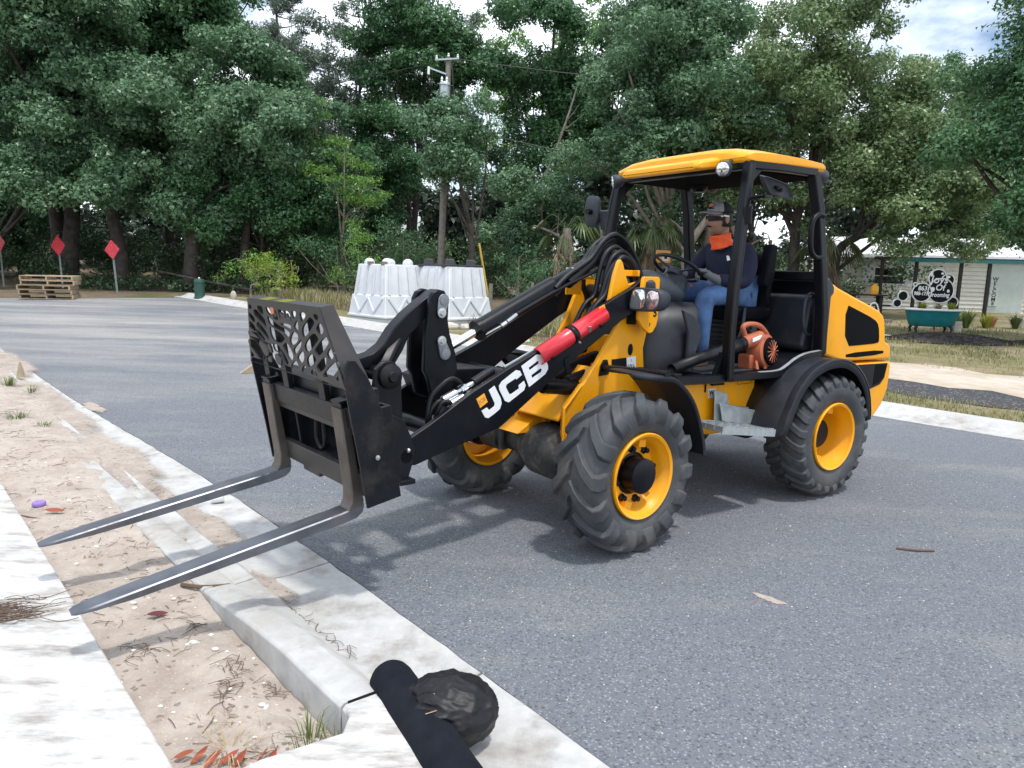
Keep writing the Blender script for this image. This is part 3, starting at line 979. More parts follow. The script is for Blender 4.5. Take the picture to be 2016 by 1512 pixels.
# --- front chassis: two tower plates, cross plates, nose
TOWER = [(1.10, 0.44), (1.125, 0.58), (1.135, 0.625), (1.132, 0.773), (0.972, 0.923), (0.864, 1.057), (0.754, 1.202), (0.665, 1.317), (0.80, 1.36), (0.772, 1.451), (0.736, 1.615), (0.700, 1.705), (0.683, 1.722), (0.66, 1.70), (0.641, 1.65), (0.595, 1.56), (0.46, 1.59), (0.388, 1.50), (0.388, 1.224), (0.412, 1.129), (0.39, 0.951), (0.36, 0.80), (0.30, 0.66), (0.22, 0.50), (0.45, 0.44)]
TOWER_R = [(1.10, 0.50), (1.125, 0.58), (1.13, 0.77), (0.972, 0.923), (0.864, 1.057), (0.767, 1.203), (0.69, 1.33), (0.60, 1.52), (0.55, 1.60), (0.50, 1.62), (0.40, 1.56), (0.388, 1.224), (0.39, 0.951), (0.30, 0.66), (0.22, 0.50), (0.45, 0.44)]
m = MB().prism(TOWER, 1, 0.22, 0.25)
fob('tower_plate', m, 'yellow', bevel=0.005)
m = MB().prism(TOWER_R, 1, -0.25, -0.22)
fob('tower_plate', m, 'yellow', bevel=0.005)
# folded flange at the front edge of the left plate
m = MB().loft([[(1.10, 0.215, 0.44), (1.16, 0.272, 0.44), (1.152, 0.285, 0.44), (1.09, 0.24, 0.44)],
               [(1.135, 0.215, 0.62), (1.175, 0.272, 0.62), (1.165, 0.285, 0.62), (1.12, 0.24, 0.62)],
               [(1.132, 0.215, 0.78), (1.160, 0.262, 0.78), (1.152, 0.275, 0.78), (1.12, 0.24, 0.78)],
               [(0.99, 0.215, 0.92), (1.0, 0.255, 0.92), (0.99, 0.26, 0.92), (0.97, 0.24, 0.92)]])
fob('flange', m, 'yellow', bevel=0.004)
# slanted nose cover and cross members between the plates
m = MB()
m.loft([[(1.17, y, 0.70), (1.10, y, 0.775), (0.98, y, 0.90), (0.84, y, 1.02), (0.83, y, 1.0), (0.97, y, 0.87), (1.09, y, 0.745), (1.155, y, 0.685)] for y in (-0.218, 0.218)])
m.box(0.60, 0.72, -0.218, 0.218, 0.92, 1.02)
m.box(0.46, 0.52, -0.218, 0.218, 0.55, 1.20)
m.box(0.72, 1.08, -0.218, 0.218, 0.57, 0.62)
fob('nose_cover', m, 'yellow', bevel=0.006)
m = MB()
m.prism([(1.27, 0.57), (1.11, 0.665), (0.93, 0.675), (0.90, 0.60), (1.09, 0.565)], 1, -0.25, -0.05)
m.lathe([(0.0, -0.24), (0.075, -0.24), (0.075, -0.02), (0.0, -0.02)], o=(0.985, 0, 0.625), n=20)
fob('axle_cradle', m, 'yellow', bevel=0.005)
m = MB().box(0.50, 1.0, -0.20, 0.20, 0.60, 0.92)
m.cyl((0.6, 0.0, 1.05), (1.05, 0.02, 0.95), 0.05, 12)
m.cyl((0.6, -0.13, 1.1), (1.0, -0.13, 1.05), 0.035, 12)
m.cyl((0.6, 0.14, 1.02), (1.02, 0.14, 0.93), 0.035, 12)
fob('hydraulic_block', m, 'black', bevel=0.006)
# holes / brackets on the tower
m = MB().lathe([(0.0, 0.252), (0.030, 0.252), (0.030, 0.2515), (0.0, 0.2515)], o=(0.545, 0, 1.125), n=20)
m.xf(0, Matrix.Translation((0.545, 0, 1.125)) @ Matrix.Diagonal((0.85, 1, 1.35, 1)) @ Matrix.Translation((-0.545, 0, -1.125)))
fob('tower_hole', m, 'dark_print', smooth=0)
m = MB()
m.box(0.52, 0.635, 0.20, 0.215, 1.615, 1.655)
m.box(0.50, 0.52, 0.20, 0.26, 1.615, 1.655)
fob('hose_clip', m, 'yellow', bevel=0.003)
m = MB()
m.box(0.72, 0.86, -0.08, -0.065, 1.48, 1.66)
m.box(0.66, 0.86, -0.08, 0.02, 1.585, 1.60)
fob('hose_clip', m, 'yellow', bevel=0.003)

# --- loader arms
ARM = [(2.36, 0.60), (2.277, 0.589), (2.007, 0.657), (1.722, 0.723), (1.657, 0.766), (1.582, 0.808), (1.195, 1.055), (0.936, 1.202), (0.719, 1.323), (0.60, 1.375), (0.50, 1.40), (0.43, 1.45), (0.405, 1.52), (0.44, 1.585), (0.517, 1.605), (0.614, 1.545), (0.882, 1.431), (1.175, 1.285), (1.459, 1.150), (1.659, 1.068), (1.901, 0.958), (2.184, 0.802), (2.30, 0.745), (2.385, 0.73), (2.42, 0.68), (2.40, 0.625)]
for a, b in ((0.27, 0.31), (-0.31, -0.27)):
    m = MB().prism(ARM, 1, a, b)
    fob('loader_arm', m, 'black', bevel=0.006)
for nm_, a, b, r in (('cross_tube', (2.08, -0.27, 0.735), (2.08, 0.27, 0.735), 0.048), ('pivot_shaft', (0.485, -0.34, 1.50), (0.485, 0.34, 1.50), 0.05), ('cross_tube', (1.50, -0.27, 0.98), (1.50, 0.27, 0.98), 0.055)):
    fob(nm_, MB().cyl(a, b, r, 20), 'black', bevel=0.004)
m = MB().prism([(1.62, 0.92), (1.95, 0.84), (2.02, 1.0), (1.85, 1.05), (1.60, 1.04)], 1, -0.27, 0.06)
fob('cross_member', m, 'black', bevel=0.006)
m = MB()
for x, z, r in ((1.887, 0.866, 0.019), (1.615, 1.005, 0.020)):
    m.lathe([(0.0, 0.3115), (r, 0.3115), (r, 0.309), (0.0, 0.309)], o=(x, 0, z), n=18)
fob('arm_hole', m, 'dark_print', smooth=0)
m = MB()
m.lathe([(0.0, -0.3115), (0.017, -0.3115)], o=(2.11, 0, 0.80), n=14)
# lettering on the left arm
def flat(poly, y0, y1, hole=None):
    m = MB()
    if not hole:
        return m.prism(poly, 1, y0, y1)
    loops = [[Vector((p[0], 0, p[1])) for p in poly]] + [[Vector((p[0], 0, p[1])) for p in h] for h in hole]
    tri = geometry.tessellate_polygon(loops)
    pts = [p for l in loops for p in l]
    n = len(pts)
    vs = [(p.x, y0, p.z) for p in pts] + [(p.x, y1, p.z) for p in pts]
    fs = [tuple(t) for t in tri] + [tuple(n + i for i in reversed(t)) for t in tri]
    b = 0
    for l in loops:
        k = len(l)
        fs += [(b + i, b + (i + 1) % k, n + b + (i + 1) % k, n + b + i) for i in range(k)]
        b += k
    m._add(vs, fs)
    return m
LOGO = {'SQ': [(1.882, 0.913), (1.828, 0.941), (1.802, 0.889), (1.854, 0.86)],
'J': [(1.796, 0.956), (1.756, 0.979), (1.708, 0.902), (1.700, 0.872), (1.712, 0.84), (1.752, 0.816), (1.794, 0.795), (1.818, 0.802), (1.844, 0.842), (1.806, 0.858), (1.79, 0.841), (1.754, 0.86), (1.75, 0.875)],
'C': [(1.598, 1.059), (1.569, 1.052), (1.554, 1.028), (1.594, 1.003), (1.602, 1.01), (1.667, 0.98), (1.673, 0.965), (1.645, 0.921), (1.629, 0.921), (1.573, 0.948), (1.576, 0.967), (1.536, 0.991), (1.522, 0.963), (1.533, 0.935), (1.58, 0.909), (1.647, 0.873), (1.676, 0.884), (1.718, 0.95), (1.723, 0.975), (1.704, 0.999), (1.65, 1.03)],
'B': [(1.56, 1.079), (1.444, 1.141), (1.409, 1.141), (1.374, 1.118), (1.35, 1.071), (1.349, 1.048), (1.369, 1.02), (1.494, 0.951)]}
LOGO_B1 = [(1.503, 1.067), (1.438, 1.102), (1.425, 1.101), (1.428, 1.085), (1.496, 1.051)]
LOGO_B2 = [(1.48, 1.021), (1.412, 1.057), (1.397, 1.051), (1.404, 1.035), (1.473, 1.003)]
arms = [o for o in loader.children if o.name.startswith('loader_arm')]
left_arm = arms[0]
for k, mk_ in (('J', 'white'), ('C', 'white'), ('SQ', 'badge')):
    ob('logo_letter' if k != 'SQ' else 'logo_badge', flat(LOGO[k], 0.310, 0.3125), mk_, left_arm, smooth=0)
ob('logo_letter', flat(LOGO['B'], 0.310, 0.3125, [LOGO_B1, LOGO_B2]), 'white', left_arm, smooth=0)
lettering('JCB', 0.032, (1.842, 0.3132, 0.901), (-0.90, 0, 0.43), (0.43, 0, 0.90), 'badge_red', left_arm, extrude=0.0003, bold=0.001)

# --- red ram-stop cover strapped on the left arm
p0, p1 = Vector((1.425, 0.30, 1.125)), Vector((0.882, 0.30, 1.372))
ax = (p1 - p0).normalized()
side_v = Vector((0, 1, 0))
up_v = ax.cross(side_v)
if up_v.z < 0:
    up_v = -up_v
rings = []
for t in (0, 0.5, 1.0):
    c = p0.lerp(p1, t)
    ring = []
    for k in range(13):
        a = R(-95) + R(200) * k / 12
        ring.append(c + side_v * math.cos(a) * 0.052 + up_v * math.sin(a) * 0.052)
    rings.append(ring)
m = MB().loft(rings, cap=False, closed=False)
cov = fob('ram_stop_cover', m, 'red', solid=0.006, smooth=50)
m = MB()
for t in (0.12, 0.86):
    c = p0.lerp(p1, t) + side_v * 0.045 - up_v * 0.034
    m = MB().lathe([(0.0, 0.012), (0.014, 0.012), (0.014, 0.0), (0.0, 0.0)], o=c, ax=side_v * 0.8 - up_v * 0.6, n=16)
    ob('cover_hole', m, 'dark_print', cov, smooth=0)
c = p0.lerp(p1, 0.50)
ring = []
m = MB()
for dt in (-0.02, 0.02):
    rr = []
    for k in range(13):
        a = R(-105) + R(220) * k / 12
        rr.append(c + ax * dt + side_v * math.cos(a) * 0.058 + up_v * math.sin(a) * 0.058)
    ring.append(rr)
m.loft(ring, cap=False, closed=False)
ob('strap', m, 'black', cov, solid=0.004)
m = MB().bar(p0.lerp(p1, 0.68) + side_v * 0.055 - up_v * 0.025, p0.lerp(p1, 0.68) + side_v * 0.066 + up_v * 0.01, 0.014, 0.006)
m.cyl(c + side_v * 0.05 - up_v * 0.045, c + side_v * 0.064 - up_v * 0.05, 0.008, 10)
ob('pin', m, 'zinc', cov)
q = p1 - ax * 0.03
m = MB().loft([[q + side_v * 0.012 - up_v * 0.05, q + side_v * 0.016 - up_v * 0.05, q + side_v * 0.016 + up_v * 0.06, q + side_v * 0.012 + up_v * 0.06],
               [q + ax * 0.05 + side_v * 0.012 - up_v * 0.05, q + ax * 0.05 + side_v * 0.016 - up_v * 0.05, q + ax * 0.05 + side_v * 0.016 + up_v * 0.06, q + ax * 0.05 + side_v * 0.012 + up_v * 0.06]])
ob('warning_label', m, 'badge', cov, smooth=0)
m = MB().prism([(1.20, 1.02), (1.22, 1.1), (1.18, 1.12), (1.155, 1.0)], 1, 0.311, 0.316)
fob('strap_end', m, 'black')

# --- pivot ears, lights
EAR = [(0.565, 1.60), (0.555, 1.615), (0.41, 1.615), (0.397, 1.60), (0.397, 1.33), (0.41, 1.29), (0.44, 1.25), (0.47, 1.24), (0.51, 1.255), (0.555, 1.29), (0.593, 1.335), (0.593, 1.40)]
for y0, y1 in ((0.325, 0.35), (-0.35, -0.325)):
    m = MB().prism(EAR, 1, y0, y1)
    e = fob('pivot_plate', m, 'yellow', bevel=0.004)
    if y0 > 0:
        m2 = MB().prism([(0.585, 1.30), (0.60, 1.30), (0.60, 1.40), (0.585, 1.40)], 1, 0.25, 0.325)
        m2.box(0.41, 0.58, 0.25, 0.325, 1.345, 1.36)
        ob('spacer', m2, 'black', e)
        lettering('5', 0.075, (0.43, 0.3515, 1.375), (-1, 0, 0), (0, 0, 1), 'dark_print', e, extrude=0.0006, bold=0.002)
        lettering('F', 0.036, (0.478, 0.3515, 1.296), (-1, 0, 0), (0, 0, 1), 'dark_print', e, extrude=0.0006)
def headlight(sg):
    m = MB()
    out = chaikin([(0.312, 1.415), (0.335, 1.535), (0.40, 1.545), (0.545, 1.535), (0.575, 1.50), (0.565, 1.43), (0.525, 1.398), (0.34, 1.396)], 2)
    cx, cz = 0.44, 1.47
    rings = []
    for x, s in ((0.655, 1.0), (0.645, 1.06), (0.58, 1.04), (0.52, 0.80), (0.49, 0.4)):
        rings.append([(x, sg * (cx + (y - cx) * s), cz + (z - cz) * s) for y, z in out])
    m.loft(rings)
    h = fob('headlight', m, 'plastic', smooth=40)
    lens = chaikin([(0.322, 1.42), (0.342, 1.526), (0.40, 1.535), (0.452, 1.532), (0.455, 1.408), (0.345, 1.404)], 2)
    m = MB().loft([[(x, sg * (0.39 + (y - 0.39) * s), 1.47 + (z - 1.47) * s) for y, z in lens] for x, s in ((0.652, 1.0), (0.664, 0.97), (0.668, 0.8))])
    ob('lens', m, 'glass', h, smooth=60)
    lens = chaikin([(0.462, 1.532), (0.54, 1.527), (0.562, 1.498), (0.554, 1.434), (0.52, 1.408), (0.462, 1.409)], 2)
    m = MB().loft([[(x, sg * (0.51 + (y - 0.51) * s), 1.47 + (z - 1.47) * s) for y, z in lens] for x, s in ((0.652, 1.0), (0.664, 0.97), (0.668, 0.8))])
    ob('lens', m, 'lens_red', h, smooth=60)
    m = MB().lathe([(0.03, 0.0), (0.034, 0.012), (0.03, 0.045), (0.012, 0.06), (0.0, 0.06)], o=(0.60, sg * 0.44, 1.535), ax=(0, 0, 1), n=16)
    m.cyl((0.53, sg * 0.36, 1.47), (0.50, sg * 0.33, 1.47), 0.02, 10)
    ob('light_bracket', m, 'plastic', h)
headlight(1)
headlight(-1)
# decal plate on the tower
DEC = [(0.725, 1.067), (0.582, 1.072), (0.569, 0.985), (0.721, 1.0)]
fob('decal', flat(DEC, 0.250, 0.2525), 'dark_print', smooth=0)
d = fob('decal', flat([(0.580, 1.072), (0.486, 1.078), (0.477, 0.975), (0.567, 0.985)], 0.250, 0.2525), 'white', smooth=0)
lettering('101', 0.05, (0.535, 0.2532, 1.005), (-1, 0, 0.04), (0.05, 0, 1), 'dark_print', d, extrude=0.0003, bold=0.001)
lettering('dB', 0.024, (0.499, 0.2532, 1.0), (-1, 0, 0.04), (0.05, 0, 1), 'dark_print', d, extrude=0.0003)
lettering('L', 0.028, (0.53, 0.2532, 1.052), (-1, 0, 0.04), (0.05, 0, 1), 'dark_print', d, extrude=0.0003)

# --- bell crank lever, tilt link
LEVER = [(2.06, 1.46), (2.04, 1.495), (2.0, 1.512), (1.96, 1.505), (1.938, 1.468), (1.932, 1.418), (1.935, 1.34), (1.92, 1.26), (1.878, 1.148), (1.863, 1.059), (1.90, 0.94), (1.96, 0.87), (2.04, 0.90), (2.067, 1.014), (2.093, 1.059), (2.087, 1.23), (2.064, 1.384)]
for a, b in ((0.065, 0.10), (-0.10, -0.065)):
    m = MB().prism(LEVER, 1, a, b)
    lv = fob('bell_crank', m, 'black', bevel=0.008)
    if a > 0:
        for (x1, z1), (x2, z2) in (((1.972, 1.452), (1.988, 1.382)), ((1.957, 1.150), (1.985, 1.225))):
            dirv = Vector((x2 - x1, 0, z2 - z1)).normalized()
            nn = Vector((-dirv.z, 0, dirv.x))
            poly = []
            for k in range(9):
                an = math.pi / 2 + math.pi * k / 8
                p = Vector((x1, 0, z1)) + (dirv * math.cos(an) + nn * math.sin(an)) * 0.036
                poly.append((p.x, p.z))
            for k in range(9):
                an = -math.pi / 2 + math.pi * k / 8
                p = Vector((x2, 0, z2)) + (dirv * math.cos(an) + nn * math.sin(an)) * 0.026
                poly.append((p.x, p.z))
            ob('pin_keeper', MB().prism(poly, 1, 0.10, 0.112), 'grey_steel', lv, bevel=0.003)
            m = MB().lathe([(0.027, 0.112), (0.028, 0.116), (0.022, 0.117)], o=(x1, 0, z1), n=24)
            ob('pin', m, 'grey_steel', lv)
            m = MB().lathe([(0.028, 0.112), (0.028, 0.117), (0.014, 0.118)], o=(x2, 0, z2), n=24)
            m.lathe([(0.016, 0.117), (0.016, 0.132), (0.0, 0.132)], o=(x2, 0, z2), n=6)
            ob('bolt', m, 'zinc', lv, smooth=0)
LINK = [(1.96, 1.512), (2.0, 1.50), (2.092, 1.438), (2.175, 1.376), (2.255, 1.30), (2.318, 1.212), (2.388, 1.166), (2.479, 1.143), (2.52, 1.09), (2.40, 1.08), (2.30, 1.08), (2.25, 1.10), (2.198, 1.175), (2.165, 1.245), (2.075, 1.325), (1.985, 1.385), (1.93, 1.44), (1.93, 1.49)]
m = MB().prism(LINK, 1, -0.05, 0.05)
lk = fob('tilt_link', m, 'black', bevel=0.008)
m = MB().loft([[(2.30, 0.05, 1.19), (2.22, 0.05, 1.25), (2.20, 0.05, 1.24), (2.26, 0.05, 1.12)], [(2.42, 0.13, 1.08), (2.36, 0.13, 1.09), (2.36, 0.14, 1.06), (2.42, 0.14, 1.05)]])
m.loft([[(2.30, -0.05, 1.19), (2.22, -0.05, 1.25), (2.20, -0.05, 1.24), (2.26, -0.05, 1.12)], [(2.42, -0.13, 1.08), (2.36, -0.13, 1.09), (2.36, -0.14, 1.06), (2.42, -0.14, 1.05)]])
ob('link_foot', m, 'black', lk, bevel=0.005)

# --- tilt ram
m = MB()
a, b = Vector((1.66, 0, 1.262)), Vector((0.62, 0, 1.735))
dv = (b - a).normalized()
m.tube([a, a + dv * 0.03, a + dv * 0.03, a + dv * 0.66, a + dv * 0.67, a + dv * 0.68, b], [0.066, 0.066, 0.060, 0.060, 0.060, 0.048, 0.048], 24)
ram = fob('tilt_ram', m, 'black', smooth=50)
m = MB().cyl((1.97, 0, 1.12), a + dv * 0.01, 0.026, 18)
ob('ram_rod', m, 'chrome', ram)
m = MB().tube([(1.99, 0, 1.11), (1.86, 0, 1.175)], 0.045, 16)
ob('rod_eye', m, 'black', ram)
m = MB()
pp = [a + dv * 0.16 + Vector((0, 0.066, -0.035)), a + dv * 0.28 + Vector((0, 0.07, -0.012)), a + dv * 0.7 + Vector((0, 0.066, -0.02)), b + Vector((0, 0.06, -0.06))]
m.mat(0).tube(spline(pp[1:], 5), 0.012, 8)
m.mat(1).tube([a + dv * 0.03 + Vector((0, 0.055, -0.03)), a + dv * 0.16 + Vector((0, 0.068, -0.03))], 0.007, 8)
m.tube([a + dv * 0.15 + Vector((0, 0.068, -0.03)), a + dv * 0.19 + Vector((0, 0.07, -0.026))], 0.016, 6)
m.tube([a + dv * 0.2 + Vector((0, 0.07, -0.026)), a + dv * 0.28 + Vector((0, 0.07, -0.016))], 0.012, 8)
ob('ram_pipe', m, ['hose', 'zinc'], ram)
# lift rams low between arms and chassis
m = MB()
for y in (0.16, -0.16):
    m.cyl((0.80, y, 0.86), (1.25, y, 0.92), 0.05, 16)
    m.cyl((1.25, y, 0.92), (1.52, y, 0.965), 0.026, 12)
fob('lift_ram', m, 'black')

# --- hoses over the tower
H1 = [(1.05, 0.03, 1.50), (0.95, 0.03, 1.58), (0.84, 0.03, 1.64), (0.739, 0.03, 1.70), (0.649, 0.03, 1.80), (0.566, 0.03, 1.855), (0.49, 0.03, 1.865), (0.382, 0.03, 1.81), (0.278, 0.03, 1.69), (0.18, 0.02, 1.50), (0.12, 0, 1.2)]
H2 = [(0.95, 0.14, 1.20), (0.832, 0.14, 1.388), (0.741, 0.14, 1.454), (0.703, 0.14, 1.613), (0.65, 0.14, 1.731), (0.554, 0.14, 1.777), (0.46, 0.14, 1.729), (0.376, 0.13, 1.654), (0.28, 0.12, 1.52), (0.20, 0.08, 1.2)]
H3 = [(0.95, 0.19, 1.25), (0.859, 0.2, 1.408), (0.759, 0.2, 1.498), (0.708, 0.2, 1.631), (0.629, 0.2, 1.732), (0.54, 0.2, 1.722), (0.471, 0.19, 1.653), (0.38, 0.17, 1.5), (0.3, 0.1, 1.2)]
for base, offs in ((H1, [(0, 0, 0), (0.03, 0.03, 0.025), (-0.02, -0.03, -0.03), (0.02, -0.06, 0.0)]), (H2, [(0, 0, 0), (-0.02, -0.03, -0.045), (0.02, -0.04, 0.03)]), (H3, [(0, 0, 0), (0.02, -0.025, -0.03)])):
    for dx, dy, dz in offs:
        pts = [(x + dx, y + dy, z + dz) for x, y, z in base]
        fob('hose', MB().tube(spline(pts, 4), 0.017, 8), 'hose', smooth=60)
fob('hose', MB().tube(spline([(0.70, -0.1, 1.75), (0.666, -0.1, 1.626), (0.673, -0.1, 1.547), (0.616, -0.1, 1.433), (0.6, -0.08, 1.2)], 5), 0.02, 8), 'hose', smooth=60)
fob('hose_sleeve', MB().tube(spline([(0.95, 0.03, 1.56), (0.84, 0.03, 1.63), (0.74, 0.03, 1.70), (0.66, 0.02, 1.79)], 5), 0.042, 12), 'hose', smooth=60)
m = MB().box(0.80, 0.90, -0.04, 0.06, 1.645, 1.66)
fob('hose_clamp', m, 'zinc', bevel=0.003)
# --- quick couplings on the inside of the left arm
def coupling(p0, p1, r):
    p0, p1 = Vector(p0), Vector(p1)
    m = MB()
    m.tube([p0, p0.lerp(p1, 0.42)], r * 1.25, 16)
    m.tube([p0.lerp(p1, 0.42), p0.lerp(p1, 0.6)], r * 0.7, 6)
    m.tube([p0.lerp(p1, 0.6), p0.lerp(p1, 0.78)], r * 1.0, 6)
    m.tube([p0.lerp(p1, 0.78), p1], r * 0.75, 12)
    return fob('hydraulic_coupling', m, 'zinc')
coupling((2.047, 0.22, 0.907), (1.84, 0.22, 0.988), 0.019)
coupling((2.005, 0.245, 0.885), (1.815, 0.245, 0.960), 0.019)
fob('hose_grip', MB().tube([(1.84, 0.22, 0.988), (1.69, 0.20, 1.05)], [0.028, 0.026], 12), 'hose')
fob('hose_grip', MB().tube(spline([(1.815, 0.245, 0.962), (1.70, 0.24, 1.0), (1.55, 0.22, 1.06)], 4), 0.02, 10), 'hose')
for pts in ([(1.94, 0.21, 0.965), (1.915, 0.21, 0.99), (1.977, 0.21, 1.024), (2.045, 0.21, 0.995), (2.111, 0.2, 0.92), (2.134, 0.2, 0.80), (2.10, 0.15, 0.70)],
            [(2.04, 0.22, 0.905), (2.08, 0.22, 0.90), (2.12, 0.21, 0.84), (2.11, 0.20, 0.74)],
            [(2.0, 0.245, 0.885), (2.06, 0.24, 0.90), (2.09, 0.22, 0.82), (2.07, 0.15, 0.72)]):
    fob('hose', MB().tube(spline(pts, 5), 0.012, 8), 'hose', smooth=60)
m = MB().tube(spline([(1.56, 0.24, 1.07), (1.3, 0.24, 1.17), (1.1, 0.23, 1.26)], 4), 0.012, 8)
m.tube(spline([(1.60, 0.20, 1.06), (1.35, 0.2, 1.16), (1.1, 0.2, 1.27)], 4), 0.010, 8)
fob('steel_pipe', m, 'zinc')
m = MB().bar((2.30, -0.16, 0.72), (2.12, -0.16, 0.90), 0.05, 0.012)
m.bar((2.10, 0.17, 0.72), (2.0, 0.18, 0.86), 0.05, 0.012)
fob('guide_bar', m, 'black')

# --- fork carriage
GUARD_OUT = [(-0.452, 1.872), (0.432, 1.872), (0.58, 1.505), (-0.58, 1.505)]
GUARD_HOLES = [[(-0.451, 1.836), (-0.418, 1.837), (-0.408, 1.829), (-0.425, 1.809), (-0.454, 1.815), (-0.457, 1.826)],
    [(-0.47, 1.799), (-0.389, 1.766), (-0.404, 1.735), (-0.443, 1.747), (-0.477, 1.769), (-0.478, 1.784)],
    [(-0.388, 1.81), (-0.357, 1.818), (-0.322, 1.805), (-0.256, 1.775), (-0.241, 1.758), (-0.244, 1.709), (-0.277, 1.73), (-0.377, 1.776), (-0.394, 1.786), (-0.398, 1.798)],
    [(-0.326, 1.837), (-0.268, 1.839), (-0.25, 1.827), (-0.255, 1.787), (-0.301, 1.799), (-0.333, 1.822)],
    [(-0.208, 1.838), (-0.164, 1.836), (-0.142, 1.805), (-0.153, 1.791), (-0.196, 1.805), (-0.211, 1.822)],
    [(-0.492, 1.749), (-0.443, 1.736), (-0.407, 1.718), (-0.414, 1.684), (-0.475, 1.702), (-0.505, 1.713)],
    [(-0.526, 1.692), (-0.408, 1.666), (-0.393, 1.645), (-0.427, 1.636), (-0.502, 1.647), (-0.54, 1.664)],
    [(-0.358, 1.75), (-0.335, 1.748), (-0.239, 1.692), (-0.232, 1.646), (-0.268, 1.659), (-0.388, 1.718), (-0.383, 1.733)],
    [(-0.409, 1.709), (-0.384, 1.705), (-0.296, 1.669), (-0.294, 1.638), (-0.334, 1.649), (-0.395, 1.673), (-0.411, 1.69)],
    [(-0.206, 1.794), (-0.14, 1.771), (-0.074, 1.751), (-0.006, 1.741), (0.047, 1.728), (0.057, 1.717), (0.024, 1.692), (0.004, 1.694), (-0.03, 1.715), (-0.11, 1.729), (-0.196, 1.745), (-0.21, 1.766)],
    [(-0.052, 1.761), (0.022, 1.767), (0.078, 1.764), (0.087, 1.755), (0.075, 1.736), (0.013, 1.746), (-0.043, 1.754)],
    [(-0.206, 1.739), (-0.117, 1.722), (-0.053, 1.71), (-0.018, 1.687), (-0.034, 1.675), (-0.1, 1.651), (-0.187, 1.664), (-0.207, 1.691)],
    [(-0.544, 1.641), (-0.461, 1.637), (-0.409, 1.621), (-0.36, 1.564), (-0.373, 1.535), (-0.427, 1.533), (-0.478, 1.564), (-0.571, 1.613)],
    [(-0.565, 1.562), (-0.531, 1.568), (-0.504, 1.548), (-0.524, 1.532), (-0.56, 1.535)],
    [(-0.395, 1.632), (-0.367, 1.647), (-0.294, 1.619), (-0.275, 1.593), (-0.281, 1.574), (-0.322, 1.559), (-0.349, 1.574), (-0.388, 1.614)],
    [(-0.275, 1.63), (-0.261, 1.643), (-0.239, 1.629), (-0.231, 1.6), (-0.234, 1.586), (-0.261, 1.594), (-0.279, 1.616)],
    [(-0.311, 1.551), (-0.271, 1.571), (-0.25, 1.556), (-0.249, 1.534), (-0.299, 1.535)],
    [(-0.199, 1.646), (-0.12, 1.643), (-0.097, 1.628), (-0.102, 1.6), (-0.144, 1.6), (-0.199, 1.609)],
    [(-0.19, 1.593), (-0.144, 1.587), (-0.117, 1.571), (-0.13, 1.535), (-0.159, 1.529), (-0.194, 1.547), (-0.2, 1.57)],
    [(-0.097, 1.628), (-0.077, 1.622), (-0.023, 1.567), (-0.031, 1.553), (-0.061, 1.537), (-0.09, 1.555), (-0.099, 1.588)],
    [(-0.059, 1.651), (0.001, 1.672), (0.052, 1.617), (0.046, 1.589), (0.004, 1.571), (-0.019, 1.588), (-0.069, 1.633)],
    [(0.099, 1.737), (0.153, 1.724), (0.147, 1.697), (0.12, 1.677), (0.052, 1.654), (0.035, 1.671), (0.043, 1.692)],
    [(0.179, 1.706), (0.178, 1.674), (0.135, 1.642), (0.074, 1.61), (0.062, 1.628), (0.071, 1.645), (0.145, 1.679)],
    [(0.172, 1.648), (0.189, 1.632), (0.178, 1.596), (0.125, 1.569), (0.094, 1.595), (0.105, 1.61)],
    [(0.069, 1.586), (0.096, 1.568), (0.092, 1.547), (0.063, 1.533), (0.004, 1.534), (-0.005, 1.55)],
    [(0.175, 1.577), (0.189, 1.559), (0.186, 1.531), (0.128, 1.529), (0.125, 1.545)],
    [(0.158, 1.792), (0.179, 1.79), (0.166, 1.73), (0.143, 1.738), (0.112, 1.754), (0.129, 1.768)],
    [(0.119, 1.836), (0.172, 1.838), (0.168, 1.818), (0.132, 1.793), (0.114, 1.814)],
    [(0.211, 1.834), (0.273, 1.837), (0.282, 1.822), (0.224, 1.784), (0.211, 1.805)],
    [(0.212, 1.762), (0.288, 1.801), (0.324, 1.823), (0.365, 1.804), (0.358, 1.785), (0.228, 1.711), (0.203, 1.721)],
    [(0.367, 1.837), (0.408, 1.838), (0.416, 1.822), (0.396, 1.805), (0.364, 1.82)],
    [(0.425, 1.804), (0.451, 1.775), (0.446, 1.76), (0.411, 1.735), (0.367, 1.762), (0.379, 1.778)],
    [(0.215, 1.684), (0.335, 1.751), (0.381, 1.727), (0.376, 1.712), (0.302, 1.671), (0.234, 1.639), (0.207, 1.655)],
    [(0.461, 1.746), (0.484, 1.719), (0.48, 1.707), (0.352, 1.628), (0.313, 1.654), (0.326, 1.671)],
    [(0.494, 1.694), (0.513, 1.672), (0.521, 1.658), (0.478, 1.627), (0.451, 1.642), (0.445, 1.662)],
    [(0.214, 1.615), (0.277, 1.641), (0.305, 1.632), (0.321, 1.618), (0.301, 1.6), (0.227, 1.565), (0.205, 1.582)],
    [(0.415, 1.642), (0.435, 1.634), (0.412, 1.589), (0.336, 1.553), (0.307, 1.57), (0.314, 1.589)],
    [(0.527, 1.638), (0.549, 1.612), (0.544, 1.596), (0.457, 1.546), (0.412, 1.531), (0.369, 1.54), (0.374, 1.557)],
    [(0.528, 1.566), (0.549, 1.552), (0.548, 1.532), (0.494, 1.542)],
    [(0.268, 1.568), (0.306, 1.548), (0.304, 1.532), (0.237, 1.532), (0.231, 1.548)]]
